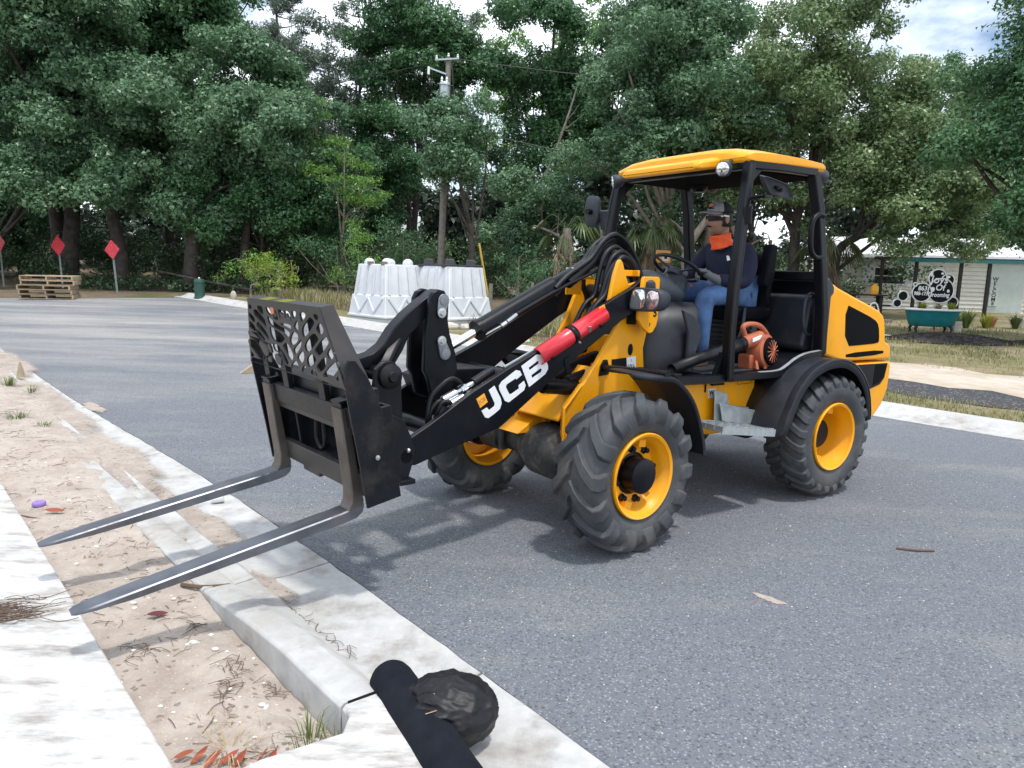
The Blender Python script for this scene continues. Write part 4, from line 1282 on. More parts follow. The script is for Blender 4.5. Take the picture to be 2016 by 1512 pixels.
GUARD_JCB = [[(-0.089, 1.825), (-0.074, 1.825), (-0.064, 1.779), (-0.102, 1.776), (-0.125, 1.784), (-0.124, 1.8), (-0.111, 1.802), (-0.106, 1.791), (-0.084, 1.792)],
    [(-0.049, 1.833), (-0.008, 1.834), (0.02, 1.821), (0.015, 1.81), (-0.005, 1.812), (-0.019, 1.82), (-0.032, 1.817), (-0.023, 1.789), (-0.045, 1.788), (-0.054, 1.818)],
    [(0.028, 1.831), (0.07, 1.832), (0.09, 1.824), (0.097, 1.811), (0.104, 1.783), (0.091, 1.785), (0.089, 1.8), (0.061, 1.802), (0.056, 1.818), (0.043, 1.817), (0.041, 1.794), (0.026, 1.793)]]
NV = 2.614
def guard_plate():
    loops = [GUARD_OUT] + [chaikin(h, 2) for h in GUARD_HOLES] + GUARD_JCB
    L = [[Vector((a, b, 0)) for a, b in l] for l in loops]
    tri = geometry.tessellate_polygon(L)
    pts = [p for l in L for p in l]
    n = len(pts)
    vs = [car(p.x, p.y, NV) for p in pts] + [car(p.x, p.y, NV - 0.010) for p in pts]
    fs = [tuple(t) for t in tri] + [tuple(n + i for i in reversed(t)) for t in tri]
    b = 0
    for l in L:
        k = len(l)
        fs += [(b + i, b + (i + 1) % k, n + b + (i + 1) % k, n + b + i) for i in range(k)]
        b += k
    m = MB()
    m._add(vs, fs)
    return m
carriage = fob('fork_carriage', MB().loft([[car(y, v, n) for n, v in ((2.585, 1.30), (2.52, 1.30), (2.52, 1.40), (2.585, 1.40))] for y in (-0.57, 0.57)]), 'black_worn', bevel=0.004)
lg = ob('load_guard', guard_plate(), 'guard', carriage, smooth=20)
# guard returns (top lip and slanted sides)
m = MB()
dep = 0.075
m.loft([[car(-0.452, 1.872, NV), car(-0.452, 1.872, NV - dep), car(-0.452, 1.862, NV - dep), car(-0.452, 1.862, NV - 0.001)], [car(0.432, 1.872, NV), car(0.432, 1.872, NV - dep), car(0.432, 1.862, NV - dep), car(0.432, 1.862, NV - 0.001)]])
for y0, y1 in ((0.432, 0.58), (-0.452, -0.58)):
    sg = 1 if y0 > 0 else -1
    m.loft([[car(y0, 1.872, NV), car(y0, 1.872, NV - dep), car(y0 - sg * 0.01, 1.862, NV - dep), car(y0 - sg * 0.01, 1.862, NV - 0.001)],
            [car(y1, 1.505, NV), car(y1, 1.505, NV - 0.13), car(y1 - sg * 0.01, 1.505, NV - 0.13), car(y1 - sg * 0.01, 1.505, NV - 0.001)]])
ob('guard_return', m, 'guard', carriage, bevel=0.002)
m = MB()
for y0, y1 in ((-0.30, -0.18), (-0.08, 0.05)):
    m.loft([[car(y, 1.8735, n) for n in (NV - 0.004, NV - 0.07)] + [car(y, 1.8725, n) for n in (NV - 0.07, NV - 0.004)] for y in (y0, y1)])
ob('yellow_mark', m, 'plant_yellow', carriage, smooth=0)
m = MB()
b0 = [(-0.142, 1.838), (-0.098, 1.838), (-0.103, 1.808), (-0.138, 1.804)]
m.loft([[car(y, v, NV + 0.003) for y, v in b0], [car(y, v, NV - 0.002) for y, v in b0]])
ob('logo_badge', m, 'badge_red', carriage, smooth=0)
# side plates
SP = [(2.823, 1.165), (2.817, 1.084), (2.742, 0.71), (2.705, 0.505), (2.525, 0.535), (2.54, 0.629), (2.59, 0.866), (2.657, 1.036), (2.71, 1.134), (2.767, 1.207), (2.80, 1.21)]
for y0, y1 in ((0.565, 0.58), (-0.58, -0.565)):
    s_ = ob('side_plate', MB().prism(SP, 1, y0, y1), 'black_worn', carriage, bevel=0.003)
    if y0 > 0:
        m = MB()
        m.lathe([(0.012, 0.580), (0.012, 0.586), (0.0, 0.588)], o=(2.655, 0, 0.745), n=12)
        ob('bolt', m, 'zinc', s_)
# top and bottom fork bars, uprights
def cbox(y0, y1, v0, v1, n0, n1, m=None):
    m = m or MB()
    return m.loft([[car(y, v0, n0), car(y, v0, n1), car(y, v1, n1), car(y, v1, n0)] for y in (y0, y1)])
m = cbox(-0.565, 0.565, 1.26, 1.375, 2.535, 2.568)
ob('fork_bar', m, 'guard', carriage, bevel=0.004)
m = cbox(-0.565, 0.565, 0.955, 1.065, 2.535, 2.568)
m = cbox(-0.20, 0.0, 0.925, 0.955, 2.535, 2.562, m)
ob('fork_bar', m, 'guard', carriage, bevel=0.004)
for y in (-0.43, -0.185, 0.25):
    ob('guard_stay', cbox(y - 0.035, y + 0.035, 1.40, 1.85, 2.555, 2.585), 'black', carriage, bevel=0.003)
m = MB()
for y in (-0.50, -0.24, 0.24, 0.50):
    cbox(y - 0.012, y + 0.012, 0.97, 1.36, 2.36, 2.54, m)
cbox(-0.50, 0.50, 1.13, 1.36, 2.36, 2.38, m)
cbox(-0.50, 0.50, 0.98, 1.0, 2.36, 2.54, m)
cbox(-0.40, 0.56, 1.40, 1.47, 2.44, 2.54, m)
ob('back_frame', m, 'black_worn', carriage, bevel=0.004)
m = MB().tube(spline([car(-0.06, 1.24, 2.50), car(-0.075, 1.12, 2.51), car(-0.03, 1.07, 2.51), car(0.02, 1.11, 2.51), car(0.02, 1.24, 2.50)], 5), 0.013, 8)
ob('shackle', m, 'black_worn', carriage)
# hitch ears with the pivot tube
HE = [(2.366, 1.142), (2.335, 1.13), (2.305, 1.09), (2.296, 1.04), (2.296, 0.962), (2.285, 0.76), (2.40, 0.72), (2.50, 0.80), (2.48, 0.95), (2.46, 1.02), (2.45, 1.10), (2.41, 1.138)]
for y in (0.20, -0.20):
    sg = 1 if y > 0 else -1
    ob('hitch_ear', MB().prism(HE, 1, y - sg * 0.035, y), 'black_worn', carriage, bevel=0.006)
m = MB().cyl((2.372, -0.21, 1.062), (2.372, 0.21, 1.062), 0.042, 22)
m.lathe([(0.066, 0.0), (0.066, 0.02), (0.045, 0.032), (0.03, 0.036), (0.024, 0.05), (0.0, 0.05)], o=(2.372, 0.20, 1.062), n=28)
m.lathe([(0.066, 0.0), (0.066, 0.02), (0.045, 0.032), (0.0, 0.036)], o=(2.372, -0.20, 1.062), ax=(0, -1, 0), n=28)
ob('pivot_tube', m, 'black_worn', carriage)
BR = [(2.53, 0.93), (2.376, 0.856), (2.343, 0.782), (2.306, 0.703), (2.315, 0.643), (2.347, 0.546), (2.40, 0.535), (2.45, 0.55), (2.56, 0.60), (2.60, 0.86)]
for y0, y1 in ((0.33, 0.36), (-0.36, -0.33)):
    b_ = ob('hitch_plate', MB().prism(BR, 1, y0, y1), 'black_worn', carriage, bevel=0.005)
    if y0 > 0:
        ob('bolt', MB().ell((2.352, 0.362, 0.692), 0.013, 12, 8), 'zinc', b_)
m = MB().box(2.33, 2.42, 0.30, 0.40, 0.52, 0.545)
m.cyl((2.36, -0.36, 0.66), (2.36, 0.36, 0.66), 0.04, 18)
ob('hitch_pin', m, 'black_worn', carriage, bevel=0.003)

# --- forks
def fork(yc):
    W = 0.051
    # shank
    m = MB()
    m.loft([[car(yc + a * W, 1.395, n) for a, n in ((-1, 2.568), (1, 2.568), (1, 2.608), (-1, 2.608))],
            [car(yc + a * W, 0.98, n) for a, n in ((-1, 2.563), (1, 2.563), (1, 2.612), (-1, 2.612))],
            [car(yc + a * W, 0.93, n) for a, n in ((-1, 2.558), (1, 2.558), (1, 2.622), (-1, 2.622))],
            [car(yc + a * W, 0.895, n) for a, n in ((-1, 2.565), (1, 2.565), (1, 2.65), (-1, 2.65))]])
    f = ob('fork', m, 'fork_side', carriage, bevel=0.005)
    # heel + blade (slopes gently downward, tapers to the tip)
    rings = []
    prof = [(2.562, 0.93, 0.90, 1.0), (2.575, 0.915, 0.870, 1.0), (2.61, 0.905, 0.852, 1.0), (2.68, 0.900, 0.848, 1.0), (2.9, 0.899, 0.851, 1.0), (3.3, 0.897, 0.855, 1.0), (3.6, 0.894, 0.863, 1.0), (3.74, 0.891, 0.873, 0.92), (3.80, 0.888, 0.878, 0.74), (3.815, 0.885, 0.880, 0.52)]
    for n, vt, vb, w in prof:
        rings.append([car(yc - W * w, vb, n), car(yc + W * w, vb, n), car(yc + W * w, vt - 0.006, n), car(yc + (W - 0.006) * w, vt, n), car(yc - (W - 0.002) * w, vt, n), car(yc - W * w, vt - 0.003, n)])
    ob('fork_blade', MB().loft(rings), 'fork', f, bevel=0.002)
    m = MB()
    cbox(yc - W * 0.9, yc + W * 0.9, 1.385, 1.43, 2.50, 2.60, m)
    cbox(yc - W * 0.5, yc + W * 1.3, 1.425, 1.436, 2.52, 2.615, m)
    ob('fork_hook', m, 'black_worn', f, bevel=0.003)
fork(0.43)
fork(-0.43)

# --- front fenders
def arc_fender(name, front, side, path, y0, y1, lip, material='fender'):
    rings = []
    for x, z, ya, yb in path:
        ring = []
        ys = [ya, ya + (yb - ya) * 0.5, yb - 0.02, yb, yb]
        zs = [0, 0, 0, -0.008, -lip]
        for k, (yy, dz) in enumerate(zip(ys, zs)):
            # lip turns towards the axle
            cx = 1.073 if front else -1.02
            d = Vector((x - cx, 0, z - 0.47)).normalized()
            ring.append((x + d.x * dz, side * yy, z + d.z * dz))
        rings.append(ring)
    return (fob if front else rob)(name, MB().loft(rings, cap=False, closed=False), material, solid=0.010, smooth=45)
for sg in (1, -1):
    path = [(1.02, 1.045, 0.50, 0.70), (0.96, 1.046, 0.48, 0.84), (0.854, 1.034, 0.47, 0.88), (0.75, 0.975, 0.46, 0.88), (0.66, 0.89, 0.46, 0.88), (0.60, 0.80, 0.46, 0.88), (0.545, 0.68, 0.46, 0.88), (0.51, 0.58, 0.50, 0.88), (0.50, 0.52, 0.60, 0.88)]
    pts = spline([Vector((a, b, c)) for a, b, c, d in path], 3)
    dd = spline([Vector((d, 0, 0)) for a, b, c, d in path], 3)
    fd = arc_fender('fender', True, sg, [(p.x, p.y, p.z, q.x) for p, q in zip(pts, dd)], 0, 0, 0.03, 'fender')
    m = MB().tube([(0.80, sg * 0.25, 1.015), (0.86, sg * 0.55, 1.035), (0.90, sg * 0.86, 1.055)], 0.024, 12)
    ob('fender_stay', m, 'black', fd)
    m = MB().prism([(0.755, 0.97), (0.845, 0.965), (0.835, 1.03), (0.805, 1.07), (0.775, 1.07), (0.76, 1.03)], 1, sg * 0.25, sg * 0.262)
    for x, z in ((0.825, 0.985), (0.79, 1.052)):
        m.lathe([(0.009, 0.262), (0.009, 0.268), (0.0, 0.268)] if sg > 0 else [(0.009, -0.262), (0.009, -0.268), (0.0, -0.268)], o=(x, 0, z), n=8)
    ob('stay_plate', m, 'black', fd, bevel=0.002)
# ------------------------------------------------------------------ rear half: chassis, cab, engine hood
m = MB()
m.prism([(0.30, 0.925), (-0.55, 0.925), (-0.55, 0.70), (-0.46, 0.60), (-0.40, 0.52), (-0.10, 0.515), (0.24, 0.56), (0.30, 0.62)], 1, -0.52, 0.52)
rob('rear_chassis', m, 'yellow', bevel=0.02, seg=3)
rob('chassis_tail', MB().box(-1.95, -0.5, -0.42, 0.42, 0.50, 0.95), 'black', bevel=0.01)
m = MB().cyl((0.05, 0, 0.42), (0.05, 0, 0.80), 0.10, 20)
m.box(0.0, 0.36, -0.16, 0.16, 0.50, 0.56)
m.box(0.0, 0.36, -0.16, 0.16, 0.76, 0.82)
rob('articulation_joint', m, 'black', bevel=0.006)
# small details on the left chassis side
tg = rob('data_tag', MB().box(-0.105, -0.03, 0.520, 0.523, 0.785, 0.852), 'white', smooth=0)
lettering('W', 0.05, (-0.066, 0.5235, 0.82), (-1, 0, 0), (0, 0, 1), 'dark_print', tg, extrude=0.0003, bold=0.002)
m = MB().box(-0.17, -0.045, 0.52, 0.545, 0.875, 0.91)
m.box(0.0, 0.012, 0.52, 0.53, 0.83, 0.925)
rob('fuel_cap_bracket', m, 'black', bevel=0.003)
m = MB()
for x0, x1, z0, z1 in ((-0.50, -0.34, 0.905, 0.910), (-0.50, -0.34, 0.862, 0.867), (-0.345, -0.34, 0.862, 0.91), (-0.50, -0.495, 0.862, 0.91)):
    m.box(x0, x1, 0.5195, 0.5215, z0, z1)
rob('decal', m, 'leaf_red', smooth=0)
# cab floor and sills
FL = [(0.40, -0.60), (0.47, -0.45), (0.47, 0.45), (0.46, 0.655), (-0.60, 0.655), (-0.75, 0.66), (-1.10, 0.66), (-1.10, -0.66), (-0.6, -0.655), (0.40, -0.655)]
m = MB().prism(FL, 2, 0.925, 0.952)
m.box(0.395, 0.46, -0.60, 0.655, 0.952, 1.0)
rob('cab_floor', m, 'black', bevel=0.006)
for sg in (1, -1):
    pts = spline([(0.46, sg * 0.66, 0.965), (0.1, sg * 0.66, 0.957), (-0.30, sg * 0.66, 0.955), (-0.58, sg * 0.665, 0.955), (-0.68, sg * 0.67, 0.985), (-0.78, sg * 0.675, 1.035), (-0.90, sg * 0.68, 1.07), (-1.08, sg * 0.68, 1.085)], 4)
    m = MB()
    m.loft([[p + Vector((0, -0.02 * sg, 0.018)), p + Vector((0, 0.015 * sg, 0.014)), p + Vector((0, 0.018 * sg, -0.03)), p + Vector((0, -0.02 * sg, -0.045))] for p in pts])
    sl = rob('door_sill', m, 'black', smooth=40)
    m = MB()
    m.loft([[p + Vector((0, -0.012 * sg, 0.0195)), p + Vector((0, 0.012 * sg, 0.0165)), p + Vector((0, 0.012 * sg, 0.0145)), p + Vector((0, -0.012 * sg, 0.0175))] for p in pts[9:]])
    ob('sill_edge', m, 'galv', sl, smooth=40)
# shelf over the wheel behind the door
m = MB().prism([(-0.60, 0.93), (-0.66, 0.965), (-0.78, 1.03), (-0.92, 1.06), (-1.12, 1.07), (-1.12, 0.93)], 1, 0.30, 0.64)
m.prism([(-0.60, 0.93), (-0.66, 0.965), (-0.78, 1.03), (-0.92, 1.06), (-1.12, 1.07), (-1.12, 0.93)], 1, -0.64, -0.30)
rob('wheel_box', m, 'black', bevel=0.01)
rob('bulkhead', MB().prism([(-1.16, 0.93), (-1.16, 1.62), (-1.20, 1.64), (-1.24, 1.64), (-1.24, 0.93)], 1, -0.60, 0.60), 'black', bevel=0.01)
m = MB().prism([(-1.05, 1.08), (-1.02, 1.12), (-1.10, 1.50), (-1.16, 1.52), (-1.16, 1.08)], 1, 0.10, 0.56)
rob('side_panel', m, 'fender', bevel=0.02)

# cab frame -------------------------------------------------------------------
def strut(pts, w, t, up=(0, 1, 0), n=None):
    """rectangular section following pts; w across, t along y"""
    m = MB()
    rings = []
    P = [Vector(p) for p in pts]
    for i, p in enumerate(P):
        d = (P[min(i + 1, len(P) - 1)] - P[max(i - 1, 0)]).normalized()
        a = d.cross(Vector(up)).normalized()
        b = Vector(up)
        rings.append([p + a * w / 2 + b * t / 2, p - a * w / 2 + b * t / 2, p - a * w / 2 - b * t / 2, p + a * w / 2 - b * t / 2])
    return m.loft(rings)
frame = rob('cab_frame', MB().loft([[(-0.20, y, 2.345), (-0.13, y, 2.345), (-0.13, y, 2.40), (-0.20, y, 2.40)] for y in (-0.62, 0.62)]), 'black', bevel=0.008)
for sg in (1, -1):
    m = strut([(-0.165, sg * 0.62, 2.385), (-0.13, sg * 0.632, 2.20), (-0.085, sg * 0.648, 1.85), (-0.045, sg * 0.66, 1.545), (-0.032, sg * 0.664, 1.25), (-0.045, sg * 0.665, 0.93)], 0.062, 0.07)
    pl = ob('pillar', m, 'black', frame, bevel=0.012, seg=3)
    m = strut([(-0.135, sg * 0.655, 2.37), (-0.10, sg * 0.667, 2.20), (-0.058, sg * 0.684, 1.85), (-0.016, sg * 0.696, 1.545), (-0.002, sg * 0.70, 1.25), (-0.015, sg * 0.70, 0.94)], 0.018, 0.024)
    ob('door_seal', m, 'hose', pl, bevel=0.006)
    m = strut([(-0.90, sg * 0.61, 2.39), (-0.97, sg * 0.622, 2.15), (-1.05, sg * 0.64, 1.70), (-1.10, sg * 0.65, 1.40), (-1.115, sg * 0.655, 1.07)], 0.075, 0.075)
    ob('pillar', m, 'black', frame, bevel=0.012, seg=3)
    m = strut([(-0.16, sg * 0.61, 2.375), (-0.5, sg * 0.615, 2.39), (-0.92, sg * 0.61, 2.395)], 0.06, 0.06)
    ob('roof_rail', m, 'black', frame, bevel=0.01)
    m = MB().prism([(-0.20, 2.36), (-0.30, 2.36), (-0.17, 2.24), (-0.15, 2.25)], 1, sg * 0.60, sg * 0.63)
    ob('gusset', m, 'black', frame)
    m = MB().prism([(0.05, 0.955), (-0.01, 0.955), (-0.03, 1.10), (-0.02, 1.12)], 1, sg * 0.60, sg * 0.64)
    ob('gusset', m, 'black', frame)
m = MB()
m.loft([[(-0.93, y, 2.36), (-0.87, y, 2.36), (-0.87, y, 2.41), (-0.93, y, 2.41)] for y in (-0.60, 0.60)])
ob('cross_rail', m, 'black', frame, bevel=0.01)
m = MB()
m.loft([[(-1.10, y, 1.62), (-1.04, y, 1.62), (-1.04, y, 1.69), (-1.10, y, 1.69)] for y in (-0.63, 0.63)])
ob('cross_rail', m, 'black', frame, bevel=0.01)
# roof lining and yellow roof shell
roof_secs = [(-0.115, 2.400, 2.455, 0.60), (-0.135, 2.385, 2.475, 0.625), (-0.20, 2.382, 2.492, 0.64), (-0.45, 2.392, 2.505, 0.648), (-0.72, 2.400, 2.505, 0.648), (-0.96, 2.405, 2.498, 0.64), (-1.02, 2.410, 2.485, 0.625), (-1.04, 2.420, 2.465, 0.60)]
rings = []
for x, zb, zt, hw in roof_secs:
    ring = []
    for k in range(9):
        t = -1 + 2 * k / 8
        y = hw * t
        crown = 0.018 * (1 - t ** 4)
        ring.append((x, y * (1.0 if abs(t) < 1 else 1.0), zt - (0.03 if abs(t) == 1 else 0.0) + crown - (0.008 if abs(t) > 0.7 else 0)))
    ring += [(x, hw * 1.0, zb + 0.02), (x, hw * 0.97, zb), (x, -hw * 0.97, zb), (x, -hw, zb + 0.02)]
    rings.append(ring)
roof = rob('roof', MB().loft(rings), 'yellow', bevel=0.006, smooth=50)
vis = []
for x, zb, zt, hw in ((0.075, 2.352, 2.378, 0.33), (0.07, 2.345, 2.392, 0.36), (0.03, 2.342, 2.412, 0.385), (-0.06, 2.355, 2.43, 0.40), (-0.125, 2.368, 2.445, 0.41), (-0.19, 2.385, 2.47, 0.43)):
    vis.append([(x, -hw, zb + 0.012), (x, -hw + 0.02, zb), (x, hw - 0.02, zb), (x, hw, zb + 0.012), (x, hw, zt - 0.02), (x, hw - 0.03, zt), (x, -hw + 0.03, zt), (x, -hw, zt - 0.02)])
ob('roof_visor', MB().loft(vis), 'yellow', roof, bevel=0.006, smooth=50)
rob('roof_lining', MB().box(-0.98, -0.16, -0.59, 0.59, 2.352, 2.378), 'lining', bevel=0.015)
# work lights
def work_light(loc, d, lens_m='glass', r=0.052, deep=0.09):
    m = MB().lathe([(r * 0.92, 0.004), (r, 0.0), (r * 1.02, -0.03), (r * 0.8, -deep * 0.75), (r * 0.3, -deep), (0.0, -deep)], o=loc, ax=d, n=24)
    w = rob('work_light', m, 'plastic', smooth=50)
    m = MB().lathe([(r * 0.9, -0.002), (r * 0.86, 0.006), (r * 0.4, 0.014), (0.0, 0.016)], o=loc, ax=d, n=24)
    ob('lens', m, lens_m, w, smooth=60)
    d = Vector(d).normalized()
    ob('mount', MB().cyl(Vector(loc) - d * deep * 0.6, Vector(loc) - d * deep * 0.6 + Vector((-0.05, 0, 0.06)), 0.014, 8), 'plastic', w)
work_light((0.0, 0.535, 2.337), (0.93, 0.32, -0.18))
work_light((0.0, -0.535, 2.337), (0.80, -0.60, -0.18))
work_light((-1.16, 0.52, 2.395), (-1, 0.1, -0.2))
work_light((-1.16, -0.52, 2.395), (-1, -0.1, -0.2))
# amber beacon / interior lamp hanging below the lining
rob('ceiling_speaker', MB().lathe([(0.07, 0.0), (0.07, 0.03), (0.05, 0.05), (0.0, 0.05)], o=(-0.72, -0.30, 2.352), ax=(0, 0, -1), n=20), 'black')
# mirrors
def mirror(sg):
    m = MB().tube(spline([(-0.095, sg * 0.68, 2.05), (-0.09, sg * 0.69, 2.12), (-0.09, sg * 0.72, 2.15), (-0.10, sg * 0.80, 2.155)], 5), 0.011, 8)
    m.tube([(-0.10, sg * 0.685, 1.98), (-0.092, sg * 0.69, 2.09)], 0.03, 14)
    a = rob('mirror_arm', m, 'black', smooth=50)
    return a
mirror(1)
mm = MB()
c = Vector((-0.235, 0.80, 2.212))
fx, up = Vector((-1, 0.10, 0)).normalized(), Vector((0.05, 0.25, 1)).normalized()
nrm = fx.cross(up).normalized()
up = nrm.cross(fx).normalized()
out = chaikin([(-0.175, 0.062), (-0.158, 0.074), (0.062, 0.038), (0.082, 0.024), (0.165, -0.048), (0.158, -0.062), (-0.060, -0.044), (-0.085, -0.030)], 1)
rings = [[c + fx * a * s + up * b * s + nrm * h for a, b in out] for h, s in ((-0.018, 1.0), (0.010, 1.0), (0.018, 0.94), (0.006, 0.84), (0.004, 0.80))]
mi = rob('mirror', mm.loft(rings), 'plastic', smooth=40)
ob('mirror_glass', MB().loft([[c + fx * a * 0.92 + up * b * 0.92 - nrm * h for a, b in out] for h in (0.0185, 0.0205)]), 'chrome', mi, smooth=0)
k_ = MB()
for dx in (-0.025, 0.012):
    k_.cyl(c + nrm * 0.002 + fx * dx - up * 0.3 * dx, c + nrm * 0.028 + fx * dx - up * 0.3 * dx, 0.011, 10)
k_.bar(c + nrm * 0.014 + fx * -0.04 + up * 0.01, c + nrm * 0.014 + fx * 0.03 - up * 0.012, 0.016, 0.012)
ob('clamp', k_, 'black', mi)
ob('mount', MB().tube([c - up * 0.045 - fx * 0.05, (-0.16, 0.80, 2.155), (-0.10, 0.80, 2.150)], 0.014, 8), 'black', mi)
mm = MB()
out = chaikin([(-0.075, -0.12), (0.07, -0.125), (0.075, 0.10), (0.03, 0.135), (-0.07, 0.13)], 2)
c = Vector((-0.06, -0.84, 2.125))
fx = Vector((-0.25, 0.97, 0)).normalized()
nrm = fx.cross(Vector((0, 0, 1)))
rings = [[c + fx * a * s + Vector((0, 0, 1)) * b * s + nrm * h for a, b in out] for h, s in ((-0.016, 1.0), (0.008, 1.0), (0.022, 0.85), (0.026, 0.4))]
mi = rob('mirror', mm.loft(rings), 'plastic', smooth=45)
ob('mirror_glass', MB().loft([[c + fx * a * 0.9 + Vector((0, 0, 1)) * b * 0.9 - nrm * h for a, b in out] for h in (0.0165, 0.0185)]), 'chrome', mi, smooth=0)
ob('clamp', MB().cyl(c + nrm * 0.02, c + nrm * 0.075, 0.022, 10), 'black', mi)
m = MB().prism([(-0.07, 2.13), (-0.10, 2.14), (-0.16, 2.10), (-0.16, 2.00), (-0.13, 1.98), (-0.09, 2.06)], 1, -0.80, -0.665)
rob('mirror_arm', m, 'plastic', bevel=0.006)
# grab handles
m = MB().tube(spline([(-1.00, 0.66, 2.09), (-0.93, 0.66, 2.10), (-0.865, 0.66, 2.04), (-0.86, 0.66, 1.92), (-0.885, 0.66, 1.83), (-0.95, 0.66, 1.79), (-1.02, 0.66, 1.80)], 5), 0.019, 10)
rob('grab_handle', m, 'black', smooth=60)
m = MB().tube(spline([(-1.14, 0.56, 1.51), (-1.07, 0.56, 1.52), (-1.02, 0.56, 1.47), (-1.01, 0.56, 1.36), (-1.03, 0.56, 1.26), (-1.08, 0.56, 1.21), (-1.14, 0.56, 1.21)], 5), 0.013, 10)
rob('grab_handle', m, 'plastic', smooth=60)
# grey corner trim behind the rear pillar
m = MB().prism([(-1.13, 1.655), (-1.125, 1.40), (-1.14, 1.20), (-1.15, 1.06), (-1.235, 1.055), (-1.235, 1.20), (-1.235, 1.50), (-1.27, 1.53), (-1.265, 1.58), (-1.20, 1.64)], 1, 0.55, 0.635)
rob('corner_trim', m, 'plastic', bevel=0.012, seg=3)
m = MB().prism([(-1.13, 1.655), (-1.125, 1.40), (-1.14, 1.20), (-1.15, 1.06), (-1.235, 1.055), (-1.235, 1.20), (-1.235, 1.50), (-1.27, 1.53), (-1.265, 1.58), (-1.20, 1.64)], 1, -0.635, -0.55)
rob('corner_trim', m, 'plastic', bevel=0.012, seg=3)

# engine hood -------------------------------------------------------------------
HP = [(-1.245, 1.05), (-1.245, 1.50), (-1.25, 1.60), (-1.30, 1.605), (-1.36, 1.580), (-1.60, 1.510), (-1.85, 1.440), (-2.0, 1.395), (-2.08, 1.350), (-2.115, 1.29), (-2.135, 1.20), (-2.150, 1.125), (-2.205, 1.105), (-2.245, 1.075), (-2.262, 1.02), (-2.262, 0.972), (-1.50, 0.985)]
HO = [(x, z) for x, z in HP]
def hood_ring(y, inset, drop):
    cx, cz = -1.75, 1.2
    return [(x, y, z - (drop if z > 1.2 else 0)) if False else (cx + (x - cx) * (1 - inset), y, cz + (z - cz) * (1 - inset)) for x, z in HO]
rings = []
for y, ins in ((-0.605, 0.05), (-0.590, 0.018), (-0.565, 0.004), (-0.52, 0.0), (0.52, 0.0), (0.565, 0.004), (0.590, 0.018), (0.605, 0.05)):
    rings.append(hood_ring(y, ins, 0))
hood = rob('engine_hood', MB().loft(rings), 'yellow', bevel=0.012, seg=3, smooth=50)
WIN = chaikin([(-1.488, 1.447), (-1.648, 1.402), (-1.93, 1.322), (-2.005, 1.27), (-2.035, 1.145), (-2.02, 1.118), (-1.774, 1.112), (-1.53, 1.108)], 1)
SLOT = chaikin([(-1.556, 1.052), (-2.118, 1.062), (-2.122, 1.022), (-1.564, 1.010)], 1)
for poly, nm, mt_ in ((WIN, 'vent_mesh', 'mesh_dark'), (SLOT, 'vent_slot', 'mesh_dark')):
    for sg in (1, -1):
        m = MB().prism(poly, 1, sg * 0.585, sg * 0.6085)
        ob(nm, m, mt_, hood, bevel=0.003)
# counterweight below the hood
CW = [(-1.50, 0.965), (-2.262, 0.958), (-2.268, 0.90), (-2.255, 0.72), (-2.18, 0.58), (-2.06, 0.48), (-1.95, 0.43), (-1.90, 0.44), (-1.86, 0.60), (-1.76, 0.76), (-1.62, 0.90)]
rings = []
for y, ins in ((-0.610, 0.05), (-0.595, 0.018), (-0.56, 0.0), (0.56, 0.0), (0.595, 0.018), (0.610, 0.05)):
    cx, cz = -2.0, 0.75
    rings.append([(cx + (x - cx) * (1 - ins), y, cz + (z - cz) * (1 - ins)) for x, z in CW])
cw = rob('counterweight', MB().loft(rings), 'yellow', bevel=0.014, seg=3, smooth=50)
GP = [(-1.60, 0.952), (-2.200, 0.945), (-2.17, 0.82), (-2.11, 0.765), (-1.86, 0.715), (-1.80, 0.78), (-1.70, 0.88)]
for sg in (1, -1):
    g_ = ob('side_grille', MB().prism(GP, 1, sg * 0.59, sg * 0.6135), 'grille_grey', cw, bevel=0.004)
    ob('grille_panel', MB().prism([(-2.00, 0.940), (-2.185, 0.936), (-2.155, 0.83), (-2.09, 0.785), (-1.99, 0.76)], 1, sg * 0.60, sg * 0.6155), 'mesh_dark', g_, bevel=0.003)
# rear fenders
for sg in (1, -1):
    path = [(-0.405, 0.545, 0.50, 0.86), (-0.425, 0.60, 0.50, 0.875), (-0.475, 0.72, 0.50, 0.88), (-0.56, 0.86, 0.50, 0.88), (-0.68, 0.965, 0.50, 0.88), (-0.80, 1.02, 0.50, 0.88), (-0.94, 1.048, 0.50, 0.88), (-1.10, 1.045, 0.50, 0.88), (-1.25, 0.995, 0.50, 0.88), (-1.38, 0.905, 0.50, 0.875), (-1.49, 0.78, 0.50, 0.865), (-1.565, 0.62, 0.50, 0.85), (-1.585, 0.55, 0.50, 0.84)]
    pts = spline([Vector((a, b, c)) for a, b, c, d in path], 3)
    dd = spline([Vector((d, 0, 0)) for a, b, c, d in path], 3)
    fd = arc_fender('fender', False, sg, [(p.x, p.y, p.z, q.x) for p, q in zip(pts, dd)], 0, 0, 0.055)
    # raised outer edge
    m = MB().loft([[(p.x + n_[0] * h, sg * (q.x + w), p.y + n_[1] * h) for w, h in ((-0.055, 0.004), (-0.045, 0.012), (0.004, 0.012), (0.008, 0.0))]
                   for p, q, n_ in ((p, q, (lambda v: (v.x, v.y))(Vector((p.x + 1.02, p.y - 0.47)).normalized())) for p, q in zip(pts, dd))])
    ob('fender_edge', m, 'fender', fd, smooth=40)
